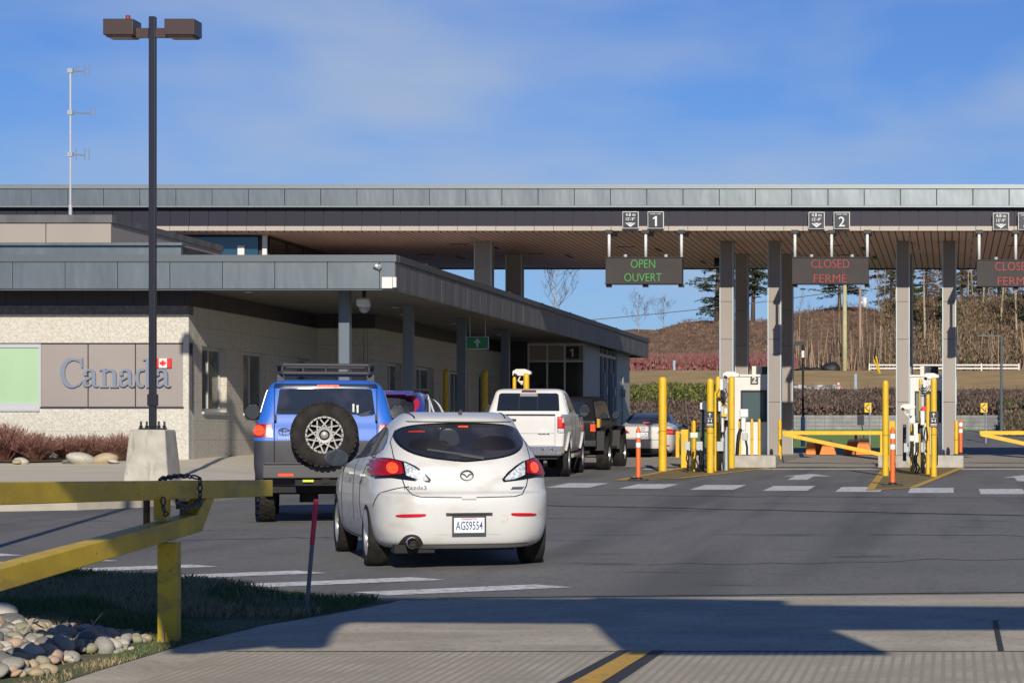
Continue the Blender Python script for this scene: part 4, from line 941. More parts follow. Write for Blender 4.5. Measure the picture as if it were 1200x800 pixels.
# ---------------------------------------------------------------- lane barrier gates
def barrier(x0, x1, label, right=True):
    Y = 66.6; t = thing('lane_barrier_gate', label, 'gate', W(x1, 535, Y), group='yellow barrier gates across closed lanes')
    def V(px, py): q = W(px, py, Y); return q
    mb = MB(); _o = [0]
    def bar(p, q, h):
        a = V(*p); b = V(*q); h = h/43.5
        pts = [(a.x, a.z+h/2), (b.x, b.z+h/2), (b.x, b.z-h/2), (a.x, a.z-h/2)]
        mb.prism(pts, lambda u, v: Vector((u, Y-.05-_o[0], v)), lambda u, v: Vector((u, Y+.05-_o[0], v))); _o[0] += .004
    bar((x0, 507), (x1, 507), 4.6); WP(t, 'top_rail', mb, yellow, bevel=.005)
    mb = MB(); bar((x0+1, 508.5), (x1-2, 532.5), 4.6); WP(t, 'brace', mb, yellow, bevel=.005)
    mb = MB(); a = V(x1-3.5, 538); b = V(x1, 505); mb.box((a.x, Y-.055, a.z), (b.x, Y+.055, b.z)); WP(t, 'upright', mb, yellow, bevel=.005)
    return t
barrier(917, 1035, 'yellow barrier gate closed across lane 2')
barrier(1148, 1262, 'yellow barrier gate cut by the right picture edge')
# ---------------------------------------------------------------- vehicles
def catmull(rows, sub):
    out = []
    n = len(rows)
    for i in range(n-1):
        p0 = rows[max(i-1, 0)]; p1 = rows[i]; p2 = rows[i+1]; p3 = rows[min(i+2, n-1)]
        for s in range(sub):
            t = s/sub
            out.append([0.5*((2*b)+(c-a)*t+(2*a-5*b+4*c-d)*t*t+(-a+3*b-3*c+d)*t**3) for a, b, c, d in zip(p0, p1, p2, p3)])
    out.append(list(rows[-1])); return out
def outline(z, xr, xf, hw, P_):
    """half outline from rear centre to front centre"""
    cx = min(P_['cr'], (xf-xr)*.4); cy = min(P_['cry'], hw*.85); fx = min(P_['cf'], (xf-xr)*.4); fy = min(P_['cfy'], hw*.85); n = P_.get('n', 2.2)
    pts = []
    for i in range(9): pts.append((xr, (hw-cy)*i/9))
    for i in range(10):
        a = math.pi/2*i/9; pts.append((xr+cx-cx*max(0, math.cos(a))**(2/n), hw-cy+cy*max(0, math.sin(a))**(2/n)))
    for i in range(1, 22): pts.append((xr+cx+(xf-fx-xr-cx)*i/22, hw))
    for i in range(10):
        a = math.pi/2*(1-i/9); pts.append((xf-fx+fx*max(0, math.cos(a))**(2/n), hw-fy+fy*max(0, math.sin(a))**(2/n)))
    for i in range(1, 10): pts.append((xf, (hw-fy)*(1-i/9)))
    out = []
    for x, y in pts:
        tr = max(0, (P_['xa']-x))/P_['La']; tf = max(0, (x-P_['xb']))/P_['Lb']
        y *= 1-P_['tr']*tr*tr-P_['tf']*tf*tf
        w = max(0, 1-(x-xr)/max(cx*1.6, .01)); x += P_['crown']*(y/hw)**2*w
        w = max(0, 1-(xf-x)/max(fx*1.6, .01)); x -= P_['crown_f']*(y/hw)**2*w
        out.append((x, y))
    return out
def loft(levels, P_, sub=5):
    rows = catmull(levels, sub); mb = MB(); bm = mb.bm; prev = None
    for z, xr, xf, hw in rows:
        h = outline(z, xr, xf, hw, P_)
        full = h+[(x, -y) for x, y in h[-2:0:-1]]
        ring = [bm.verts.new((x, y, z)) for x, y in full]
        if prev:
            for i in range(len(ring)):
                j = (i+1) % len(ring); f = bm.faces.new((prev[i], prev[j], ring[j], ring[i])); f.smooth = True
        else: bm.faces.new(ring[::-1])
        prev = ring
    zc = rows[-1][0]+.004; n = len(prev)
    # close roof with strips between mirrored points
    for i in range(0, n//2):
        a, b = prev[i], prev[i+1]; c, d = prev[(n-i-1) % n], prev[(n-i) % n]
        vs_ = []
        for v in (a, b, c, d):
            if v not in vs_: vs_.append(v)
        if len(vs_) >= 3:
            try: bm.faces.new(vs_).smooth = True
            except ValueError: pass
    bmesh.ops.recalc_face_normals(bm, faces=bm.faces)
    return mb
def cut_wells(o, wells, m):
    """wheel housings cut out of the body, applied as real geometry"""
    mb = MB()
    for x, y0, y1, z, r in wells: mb.cyl((x, y0, z), (x, y1, z), r, n=40, smooth=True)
    c = mb.build('cutter', m); md = o.modifiers.new('b', 'BOOLEAN'); md.object = c; md.operation = 'DIFFERENCE'; md.solver = 'EXACT'
    try: md.material_mode = 'TRANSFER'
    except Exception: pass
    dg = bpy.context.evaluated_depsgraph_get(); me = bpy.data.meshes.new_from_object(o.evaluated_get(dg)); o.modifiers.clear(); o.data = me
    bpy.data.objects.remove(c)
    bm = bmesh.new(); bm.from_mesh(me)
    for e in bm.edges:
        e.smooth = not (len(e.link_faces) == 2 and (e.calc_face_angle(0) > R(32) or e.link_faces[0].material_index != e.link_faces[1].material_index))
    bm.to_mesh(me); bm.free()
class Surf:
    def __init__(s, bm): s.t = BVHTree.FromBMesh(bm)
    def hit(s, p, q, view):
        """2D coordinates -> surface point; rear: (y,z); left/right: (x,z); top: (x,y)"""
        if view == 'rear': o, d = Vector((-8, p, q)), Vector((1, 0, 0))
        elif view == 'front': o, d = Vector((8, p, q)), Vector((-1, 0, 0))
        elif view == 'left': o, d = Vector((p, 5, q)), Vector((0, -1, 0))
        elif view == 'right': o, d = Vector((p, -5, q)), Vector((0, 1, 0))
        else: o, d = Vector((p, q, 5)), Vector((0, 0, -1))
        h = s.t.ray_cast(o, d)
        return (h[0], h[1], d) if h[0] is not None else (None, None, d)
def patch(surf, poly, view, off=.006, step=.028, back=.012):
    mb = MB(); bm = mb.bm; gridded(bm, poly, step, step); bad = []
    dd = None
    for v in bm.verts:
        h, n, d = surf.hit(v.co.x, v.co.y, view); dd = d
        if h is None: bad.append(v)
        else:
            if n.dot(d) > 0: n = -n
            v.co = h+n*(off+.002)-d*off*.25
    bmesh.ops.delete(bm, geom=bad, context='VERTS')
    be = [e for e in bm.edges if len(e.link_faces) == 1]
    for f in bm.faces: f.smooth = True
    r = bmesh.ops.extrude_edge_only(bm, edges=be)
    for v in [q for q in r['geom'] if isinstance(q, bmesh.types.BMVert)]: v.co += dd*(back+off)
    for f in [q for q in r['geom'] if isinstance(q, bmesh.types.BMFace)]: f.smooth = False
    bmesh.ops.recalc_face_normals(bm, faces=bm.faces)
    # orient so that front faces look outwards
    s = sum((f.normal.dot(dd))*f.calc_area() for f in bm.faces if f.smooth)
    if s > 0: bmesh.ops.reverse_faces(bm, faces=bm.faces)
    for e in bm.edges:
        if len(e.link_faces) == 2 and e.link_faces[0].smooth != e.link_faces[1].smooth: e.smooth = False
    return mb
def sline(surf, mb, pts, view, r=.004, off=0.0, step=.03):
    q = []
    for a, b in zip(pts, pts[1:]):
        n = max(1, int(math.hypot(b[0]-a[0], b[1]-a[1])/step))
        for i in range(n): q.append((a[0]+(b[0]-a[0])*i/n, a[1]+(b[1]-a[1])*i/n))
    q.append(pts[-1]); seg = []
    for p in q:
        h, n, d = surf.hit(p[0], p[1], view)
        if h is not None: seg.append(h-d*off)
    if len(seg) > 2: mb.tube(seg, r, n=5)
def smooth_poly(pts, it=2):
    for _ in range(it):
        o = []
        for i in range(len(pts)):
            a = pts[i]; b = pts[(i+1) % len(pts)]
            o += [(a[0]*.75+b[0]*.25, a[1]*.75+b[1]*.25), (a[0]*.25+b[0]*.75, a[1]*.25+b[1]*.75)]
        pts = o
    return pts
def paint(name, c, **k): return mat(name, c, .32, 0.0, coat=.35, spec=.5, **k)
red_l = mat('red_lens', (.40, .008, .014), .32, spec=.5, c2=(.24, .004, .01), scale=30)
red_lit = mat('lit_brake_lamp', (.6, .02, .01), .2, emit=(1.0, .06, .02), estr=.75, c2=(.9, .12, .03), scale=60)  # orange speckle in the base colour imitates lens sparkle
clear_l = mat('clear_lens', (.30, .35, .40), .40, c2=(.62, .66, .70), scale=45, lo=.45, hi=.55, spec=.3)
chrome = mat('chrome', (.70, .70, .70), .12, 1.0)
rim_m = mat('alloy_rim', (.42, .42, .42), .3, .7)
well_m = mat('wheel_well', (.008, .008, .009), .9)
under = mat('underbody', (.010, .010, .011), .8)
trim_m = mat('dark_trim', (.030, .030, .033), .5)

def wheel(t, x, y, r, w, side, rr=.66, spokes=10, chunky=False, rim_mat=None, name='wheel', axis='y', style=0):
    """side +1 = outer face towards +y ; axis 'x' : outer face towards -x (spare)"""
    if axis == 'y': M = Matrix.Translation((x, y, r)) @ Matrix.Rotation(R(-90*side), 4, 'X')
    else: M = Matrix.Translation((x, y, axis[1])) @ Matrix.Rotation(R(-90), 4, 'Y')
    h = w/2; rb = r*rr
    prof = [(rb, -h*.9), (rb+.02, -h), (r*.92, -h), (r*.985, -h*.82), (r, -h*.55), (r, h*.55), (r*.985, h*.82), (r*.92, h), (rb+.03, h*1.02), (rb, h*.93), (rb*.97, h*.7), (rb*.96, -h*.9)]
    mb = MB(); mb.lathe(prof, M, 56, closed=True)
    n = 34 if chunky else 60
    for i in range(n):
        a = 2*math.pi*i/n
        for k, (z0, z1) in enumerate(((-h*.95, -h*.5), (-h*.42, -.004), (.004, h*.42), (h*.5, h*.95))):
            aa = a+(math.pi/n if k % 2 else 0); da = math.pi/n*(.62 if chunky else .78); t_ = (.016 if chunky else .006); rbse = r*.955 if k in (0, 3) else r-.004
            rr2 = r+t_-(.014 if k in (0, 3) else 0)
            c = []
            for rad in (rbse, rr2):
                for zz_, sk in ((z0, -.25), (z1, .25)):
                    for s_ in (-1, 1):
                        an = aa+s_*da+(sk*da if chunky else sk*da*.3); c.append(M @ Vector((rad*math.cos(an), rad*math.sin(an), zz_)))
            v = [mb.bm.verts.new(p) for p in c]
            for q in ((4, 5, 7, 6), (0, 1, 5, 4), (2, 3, 7, 6), (0, 2, 6, 4), (1, 3, 7, 5)): mb.bm.faces.new([v[i_] for i_ in q])
    o = mb.build(name, rubber, t)
    mb = MB(); rm = rim_mat or rim_m
    mb.lathe([(rb*.985, h*.55), (rb*1.0, h*.9), (rb*.95, h*.92), (rb*.90, h*.72), (rb*.88, -h*.8)], M, 40, mi=0)
    mb.lathe([(rb*.9, h*.05), (0, h*.05)], M, 24, mi=1)
    mb.lathe([(rb*.20, h*.2), (rb*.20, h*.68), (rb*.12, h*.76), (0, h*.78)], M, 20, mi=0)
    def bar(a0, r0, a1, r1, wd, z0, z1):
        p = Vector((r0*math.cos(a0), r0*math.sin(a0), 0)); q = Vector((r1*math.cos(a1), r1*math.sin(a1), 0)); d = (q-p).normalized(); s_ = Vector((-d.y, d.x, 0))*wd/2
        c = [M @ (v+Vector((0, 0, z))) for z in (z0, z1) for v in (p-s_, q-s_, q+s_, p+s_)]
        v = [mb.bm.verts.new(k) for k in c]
        for f in ((4, 5, 6, 7), (0, 1, 5, 4), (1, 2, 6, 5), (2, 3, 7, 6), (3, 0, 4, 7)): mb.bm.faces.new([v[i_] for i_ in f])
    for i in range(spokes):
        a = 2*math.pi*i/spokes
        if style == 1:
            da = math.pi/spokes
            bar(a-da*.8, rb*.45, a+da*.8, rb*.92, rb*.075, h*.35, h*.72); bar(a+da*.8, rb*.45, a-da*.8, rb*.92, rb*.075, h*.35, h*.722)
        else: bar(a, rb*.12, a, rb*.93, rb*.13, h*.25, h*.68)
    if style == 1:
        mb.lathe([(rb*.28, h*.3), (rb*.28, h*.7), (rb*.44, h*.72), (rb*.46, h*.3)], M, 36, mi=0)
        mb.lathe([(rb*.90, h*.86), (rb*.91, h*.93), (rb*.98, h*.93), (rb*.99, h*.86)], M, 40, mi=0)
        for i in range(24):
            a = 2*math.pi*(i+.5)/24; c = Vector((rb*.945*math.cos(a), rb*.945*math.sin(a), h*.93)); mb.cyl(M @ c, M @ (c+Vector((0, 0, .008))), .009, n=6, mi=1)
    rim = mb.build('rim', [rm, well_m], None); rim.parent = o
    return o
def mirror(t, x, y, z, s, m, w=.24, h=.17):
    mb = MB(); k = []
    M = Matrix.Translation((x, y+s*.12, z)) @ Matrix.Diagonal((.09, w/2, h/2, 1))
    bmesh.ops.create_uvsphere(mb.bm, u_segments=20, v_segments=12, radius=1, matrix=M)
    for v in mb.bm.verts:
        if v.co.x < x-.035: v.co.x = x-.035
    for f in mb.bm.faces: f.smooth = True
    mb.tube([(x+.03, y-s*.05, z-h*.45), (x+.02, y+s*.06, z-h*.35)], .025, n=8)
    o = mb.build('wing_mirror', m, t)
    mb = MB(); M = Matrix.Translation((x-.039, y+s*.12, z)) @ Matrix.Rotation(R(90), 4, 'Y')
    bmesh.ops.create_circle(mb.bm, cap_ends=True, segments=24, radius=1, matrix=M @ Matrix.Diagonal((h*.42, w*.42, 1, 1)))
    p = mb.build('mirror_glass', mat('mirror_glass', (.03, .035, .045), .05, 0, spec=.7), None); p.parent = o
def plate(t, surf_x, y, z, label_text, top, tilt=0, w=.305, h=.155, small=None):
    mb = MB(); mb.box((surf_x-.012, y-w/2, z-h/2), (surf_x, y+w/2, z+h/2)); o = mb.build('license_plate', mat('plate_white', (.66, .72, .78), .35, c2=(.74, .78, .82), scale=9), t, bevel=.004)
    mb = MB()
    for a, b, c, d in ((-w/2-.012, w/2+.012, h/2-.012, h/2+.012), (-w/2-.012, w/2+.012, -h/2-.012, -h/2+.006), (-w/2-.012, -w/2+.004, -h/2+.006, h/2-.012), (w/2-.004, w/2+.012, -h/2+.006, h/2-.012)): mb.box((surf_x-.018, y+a, z+c), (surf_x-.002, y+b, z+d))
    p = mb.build('plate_frame', trim_m, None); p.parent = o
    mb = MB(); add_text(mb, label_text, (surf_x-.0135, y, z-.008), width=w*.86, height=h*.50, frame='rear', thick=.003, bold=.008); p = mb.build('plate_number', mat('plate_ink', (.04, .07, .17), .5), None); p.parent = o
    if top:
        mb = MB(); add_text(mb, top, (surf_x-.0135, y, z+h*.33), width=w*.5, height=h*.11, frame='rear', thick=.003, bold=.01); p = mb.build('plate_heading', mat('plate_red', (.35, .03, .04), .5), None); p.parent = o
def car_root(name, label, cat, X, Y, head, dz=0.0, grp=None):
    return thing(name, label, cat, (X, Y, g(Y)+dz), (0, -SLOPE*math.cos(R(head)), R(90+head)), grp)
def seams(t, surf, lines, r=.004, m=None):
    mb = MB()
    for view, pts in lines: sline(surf, mb, pts, view, r)
    if len(mb.bm.verts): mb.build('body_seam', m or mat('seam_black', (.015, .015, .016), .7), t)

# ============ white hatchback (nearest) ============
t = car_root('white_hatchback', 'dusty white hatchback with brake lights on, nearest car, last in the queue', 'car', -4.97, 24.72, 20.0)
wp = paint('pearl_white_paint', (.585, .59, .575), c2=(.61, .615, .60), scale=1.5)
n_, l_, b_ = nodes(wp); overlay_noise(wp, (.36, .32, .26), 2.6, .54, .72, .42, stretch=(1, 1, 2.5))
lv = [(.20, -.78, 3.30, .74), (.235, -.855, 3.45, .80), (.29, -.895, 3.52, .838), (.40, -.925, 3.56, .866), (.55, -.94, 3.57, .876), (.66, -.938, 3.55, .878), (.725, -.915, 3.50, .877), (.748, -.862, 3.42, .876), (.775, -.838, 3.38, .875), (.83, -.815, 3.12, .870),
      (.90, -.80, 2.80, .862), (.97, -.785, 2.42, .845), (1.02, -.765, 2.18, .815), (1.09, -.725, 1.98, .772), (1.18, -.665, 1.74, .722), (1.27, -.60, 1.48, .670), (1.345, -.55, 1.22, .632), (1.395, -.56, .98, .603), (1.435, -.58, .80, .578), (1.452, -.575, .72, .56), (1.480, -.48, .60, .53), (1.503, -.30, .48, .48), (1.516, -.10, .34, .40)]
PM = dict(cr=.52, cry=.42, cf=.7, cfy=.6, n=2.15, xa=.6, La=1.5, tr=.075, xb=2.0, Lb=1.6, tf=.10, crown=.06, crown_f=.15)
mb = loft(lv, PM); s = Surf(mb.bm); body = mb.build('body', [wp, well_m], t)
cut_wells(body, [(x, y0, y1, .325, .365) for x in (0, 2.64) for y0, y1 in ((.60, 1.1), (-1.1, -.60))], well_m)
for x in (0, 2.64):
    for sd in (1, -1): wheel(t, x, sd*.765, .316, .205, sd, .70, 10)
rw = smooth_poly([(-.55, 1.355), (-.36, 1.395), (0, 1.408), (.36, 1.395), (.55, 1.355), (.615, 1.27), (.565, 1.16), (.40, 1.085), (.06, 1.045), (-.06, 1.045), (-.40, 1.085), (-.565, 1.16), (-.615, 1.27)], 2)
wg = mat('car_glass', (.018, .020, .028), .05, c2=(.035, .035, .045), scale=2.2, lo=.5, hi=.6, spec=.7)
fr = [(y*1.045, (z-1.22)*1.07+1.22) for y, z in rw]
patch(s, fr, 'rear', .003).build('window_surround', mat('gloss_black', (.008, .008, .009), .15), t, fixn=False)
gl = patch(s, rw, 'rear', .008).build('rear_window', wg, t, fixn=False)
mb = MB(); sline(s, mb, [(.36, 1.155), (.15, 1.125), (-.17, 1.075)], 'rear', .011, off=.022); sline(s, mb, [(.05, 1.105), (-.17, 1.072)], 'rear', .017, off=.026); mb.build('rear_wiper', mat('wiper_grey', (.07, .07, .075), .5), t)
patch(s, [(-.05, 1.377), (-.045, 1.39), (.045, 1.39), (.05, 1.377)], 'rear', .014).build('high_brake_light', red_lit, t, fixn=False)
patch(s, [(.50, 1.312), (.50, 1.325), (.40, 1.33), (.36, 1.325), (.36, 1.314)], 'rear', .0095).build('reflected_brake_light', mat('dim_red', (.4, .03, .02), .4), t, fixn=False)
# head restraints seen through the glass as darker and paler shapes
for y, zc, w, h_, m in ((.14, 1.27, .10, .085, mat('seat_tone', (.028, .032, .042), .4)), (-.30, 1.21, .22, .07, mat('seat_dark', (.006, .006, .008), .5)), (.33, 1.20, .2, .06, mat('seat_dark', (.006, .006, .008), .5))):
    P_ = smooth_poly([(y-w, zc-h_), (y+w, zc-h_), (y+w*.9, zc+h_*.5), (y+w*.3, zc+h_), (y-w*.3, zc+h_), (y-w*.9, zc+h_*.5)], 2); patch(s, P_, 'rear', .0088, back=.0).build('head_restraint', m, t, fixn=False)
def taillight(sd):
    # outer red part wraps to the side, inner white part tapers to a point
    red = [(sd*y, z) for y, z in ((.843, .915), (.843, 1.035), (.79, 1.057), (.70, 1.052), (.60, 1.03), (.585, .925), (.70, .905), (.82, .895))]
    whi = [(sd*y, z) for y, z in ((.578, 1.026), (.50, .985), (.42, .925), (.365, .865), (.375, .853), (.47, .868), (.565, .905))]
    hs = [(sd*y, z) for y, z in ((.852, .895), (.852, 1.045), (.80, 1.073), (.69, 1.067), (.56, 1.035), (.48, .995), (.40, .935), (.34, .865), (.355, .838), (.50, .853), (.70, .88), (.82, .87))]
    hso = patch(s, hs, 'rear', .003, .03).build('tail_light', mat('gloss_black', (.008, .008, .009), .15), t, fixn=False)
    a = patch(s, red, 'rear', .012, .025).build('red_lens', red_l, None, fixn=False); a.parent = hso
    b = patch(s, whi, 'rear', .012, .025).build('clear_lens', clear_l, None, fixn=False); b.parent = hso
    cc = (sd*.675, .97); P_ = [(cc[0]+.048*math.cos(k*math.pi/10), cc[1]+.05*math.sin(k*math.pi/10)) for k in range(20)]
    c = patch(s, P_, 'rear', .017, .02).build('lit_lamp', red_lit, None, fixn=False); c.parent = hso
for sd in (1, -1): taillight(sd)
for sd in (1, -1):
    P_ = smooth_poly([(sd*y, z) for y, z in ((.68, .515), (.66, .537), (.44, .545), (.40, .54), (.42, .515), (.6, .508))], 1)
    patch(s, P_, 'rear', .006, .03).build('reflector', mat('reflector_red', (.50, .006, .02), .3), t, fixn=False)
L1 = [(.60, 1.34), (.66, 1.22), (.66, 1.08), (.62, .92), (.585, .80), (.53, .725), (.45, .702), (0, .694), (-.45, .702), (-.53, .725), (-.585, .80), (-.62, .92), (-.66, 1.08), (-.66, 1.22), (-.60, 1.34)]
seams(t, s, [('rear', L1), ('left', [(.95, .42), (.98, .80), (1.0, 1.03)]), ('left', [(2.05, .36), (2.02, .70), (1.95, .98)]), ('left', [(.32, .45), (.42, .62), (.40, .80), (.16, .98), (.0, 1.10)]), ('left', [(.34, .27), (1.2, .25), (2.25, .27)]),
             ('right', [(.95, .42), (.98, .80), (1.0, 1.03)]), ('left', [(-.78, .80), (-.60, .74), (-.42, .60)])], .0058)
side = smooth_poly([(-.26, 1.165), (-.05, 1.10), (.9, 1.05), (1.95, 1.005), (1.90, 1.06), (1.35, 1.27), (.95, 1.36), (.4, 1.375), (.05, 1.33)], 1)
sgm = mat('side_glass', (.05, .065, .09), .06, spec=.9)
for v in ('left', 'right'):
    patch(s, side, v, .004).build('side_window', sgm, t, fixn=False)
    for x0, x1 in (((1.02, 1.06), (.93, 1.37)), ((.22, 1.08), (.28, 1.36))):
        mb = MB(); sline(s, mb, [x0, x1], v, .018, off=.004); mb.build('pillar_trim', black_m, t)
    for x in (1.12, .20):
        mb = MB(); sg = 1 if v == 'left' else -1; yb = s.hit(x, .87, v)[0].y; mb.tube([(x-.09, yb-sg*.01, .885), (x-.07, yb+sg*.035, .89), (x+.07, yb+sg*.035, .89), (x+.09, yb-sg*.01, .885)], .012, n=8); mb.build('door_handle', wp, t)
    mirror(t, 1.80, (.84 if v == 'left' else -.84), 1.03, 1 if v == 'left' else -1, mat('mirror_shell', (.05, .06, .08), .3), .25, .18)
# badge: winged ring
mb = MB(); hb = s.hit(0, .905, 'rear')[0].x-.008
mb.tube([(hb, .060*math.cos(k*math.pi/14), .905+.048*math.sin(k*math.pi/14)) for k in range(28)], .007, n=8, closed=True)
mb.tube([(hb, .052, .918), (hb, .028, .917), (hb, 0, .888), (hb, -.028, .917), (hb, -.052, .918)], [.004, .007, .008, .007, .004], n=6); mb.build('emblem', mat('emblem_grey', (.18, .18, .19), .25, .8), t)
mb = MB(); hx = s.hit(.50, .79, 'rear')[0].x; add_text(mb, 'mazda3', (0, 0, 0), width=.205, height=.04, frame='rear', thick=.004, bold=.004)
for v in mb.bm.verts: h = s.hit(.49+v.co.y, .79+v.co.z, 'rear')[0]; v.co = Vector((h.x-.003+v.co.x, .49+v.co.y, .79+v.co.z))
mb.build('model_lettering', mat('letter_grey', (.20, .20, .21), .3, .6), t)
patch(s, [(-.42, .765), (-.44, .79), (-.56, .79), (-.53, .765)], 'rear', .004, .03).build('trim_badge', mat('badge_blue_grey', (.07, .08, .12), .3), t, fixn=False)
patch(s, [(.32, .555), (.30, .34), (-.30, .34), (-.32, .555)], 'rear', .0015, .05, .0).build('plate_recess', wp, t, fixn=False)
px_ = s.hit(0, .46, 'rear')[0].x-.012; plate(t, px_, .0, .435, 'AGS9554', 'WASHINGTON', w=.30, h=.165)
mb = MB(); mb.box((px_-.035, -.22, .535), (px_+.1, .22, .55)); mb.build('plate_lamp_bar', black_m, t)
mb = MB(); hx = s.hit(0, .69, 'rear')[0].x; mb.box((hx-.02, -.07, .68), (hx+.05, .07, .70)); mb.build('tailgate_catch', wp, t)
mb = MB(); hh = s.hit(-.34, .47, 'rear')[0]; mb.tube([(s.hit(-.34+.032*math.cos(k*.35), .49+.034*math.sin(k*.35), 'rear')[0].x-.001, -.34+.032*math.cos(k*.35), .49+.034*math.sin(k*.35)) for k in range(18)], .0022, n=4, closed=True); mb.build('tow_eye_cover', mat('cover_line', (.45, .44, .40), .5), t)
# exhaust, diffuser, underbody
mb = MB(); mb.lathe([(.056, -.02), (.058, -.10), (.050, -.115), (.044, -.10), (.044, .05)], Matrix.Translation((-.80, .53, .265)) @ Matrix.Rotation(R(90), 4, 'Y'), 28); mb.cyl((-.74, .53, .265), (-.2, .50, .25), .03, n=10); mb.build('exhaust', chrome, t)
patch(s, smooth_poly([(.65, .215), (.62, .30), (.57, .345), (.49, .345), (.44, .30), (.41, .215)], 2), 'rear', .001, .03, 0).build('exhaust_recess', mat('recess_dark', (.02, .015, .015), .8), t, fixn=False)
mb = MB(); mb.box((-.55, -.64, .215), (3.1, .64, .30)); mb.box((-.6, -.5, .17), (-.2, .2, .25)); mb.box((-.08, -.6, .20), (.08, .6, .28)); mb.box((-.75, .30, .16), (-.45, .68, .24)); mb.build('underbody', under, t)
patch(s, [(.60, .236), (.60, .250), (-.60, .250), (-.60, .236)], 'rear', .001, .03, .0).build('bumper_lip', mat('dirty_lip', (.16, .12, .11), .6), t, fixn=False)
mb = MB(); h = s.hit(-.25, 0, 'top')[0]; mb.prism([(0, 0), (.10, 0), (.08, .012), (.02, .05)], lambda a, b: Vector((-.42+a, -.015, h.z-.02+b)), lambda a, b: Vector((-.42+a, .015, h.z-.02+b))); mb.build('roof_antenna', black_m, t)
mb = MB()
for sg in (1, -1): sline(s, mb, [(-.38, sg*.44), (0.1, sg*.47), (.6, sg*.44)], 'top', .009)
mb.build('roof_channel', black_m, t)
patch(s, [(.50, 1.418), (.52, 1.428), (-.52, 1.428), (-.50, 1.418)], 'rear', .002, .03, 0).build('spoiler_lip_shadow', mat('painted_spoiler_shadow', (.09, .09, .09), .6), t, fixn=False)  # dark strip painted as the shadow under the spoiler lip

# ============ blue off-roader ============
t = car_root('blue_off_roader', 'bright blue off-roader with roof rack and spare wheel on its back door', 'car', -8.66, 34.25, 14.3)
bp_ = mat('bright_blue_paint', (.030, .15, .60), .42, spec=.3, c2=(.027, .135, .56), scale=2); gp_ = mat('grey_cladding', (.035, .038, .048), .5, c2=(.05, .052, .062), scale=3, spec=.3)
lv = [(.52, -.90, 3.45, .84), (.60, -.96, 3.55, .91), (.75, -.985, 3.60, .945), (.95, -.99, 3.60, .95), (1.12, -.985, 3.55, .95), (1.20, -.97, 3.3, .945), (1.27, -.955, 2.6, .93), (1.36, -.945, 2.25, .905), (1.45, -.93, 2.12, .872), (1.60, -.915, 2.0, .83), (1.75, -.90, 1.88, .785), (1.83, -.89, 1.78, .75), (1.89, -.86, 1.6, .70), (1.925, -.76, 1.4, .62), (1.94, -.6, 1.2, .5)]
PF = dict(cr=.17, cry=.17, cf=.3, cfy=.3, n=2.3, xa=.3, La=1.5, tr=.02, xb=2.0, Lb=1.6, tf=.08, crown=.02, crown_f=.08)
mb = loft(lv, PF); s = Surf(mb.bm)
for f in mb.bm.faces:
    c = f.calc_center_median()
    if c.z < 1.115: f.material_index = 1
body = mb.build('body', [bp_, gp_, well_m], t, fixn=False)
cut_wells(body, [(x, y0, y1, .46, .50) for x in (0, 2.70) for y0, y1 in ((.60, 1.2), (-1.2, -.60))], well_m)
for x in (0, 2.70):
    for sd in (1, -1): wheel(t, x, sd*.80, .425, .27, sd, .56, 9, True, style=1)
sw_ = wheel(t, -1.16, 0.02, .43, .27, 1, .58, 9, True, name='spare_wheel', axis=('x', 1.20), style=1, rim_mat=mat('machined_rim', (.30, .295, .285), .45, .3))
mb = MB(); mb.cyl((-1.1, .02, 1.2), (-.9, .02, 1.2), .12, n=16); mb.build('spare_carrier', black_m, t)
rw = smooth_poly([(-.60, 1.81), (.60, 1.81), (.66, 1.47), (-.66, 1.47)], 2)
rw = [(-.585, 1.815), (-.2, 1.82), (.2, 1.82), (.585, 1.815), (.605, 1.80), (.645, 1.49), (.63, 1.475), (-.63, 1.475), (-.645, 1.49), (-.605, 1.80)]
patch(s, rw, 'rear', .006).build('rear_window', wg, t, fixn=False)
patch(s, [(-.68, 1.825), (-.66, 1.88), (.66, 1.88), (.68, 1.825)], 'rear', .008).build('roof_spoiler', mat('dark_blue_spoiler', (.02, .03, .07), .25), t, fixn=False)
patch(s, [(-.17, 1.842), (-.17, 1.866), (.11, 1.866), (.11, 1.842)], 'rear', .018).build('high_brake_light', red_lit, t, fixn=False)
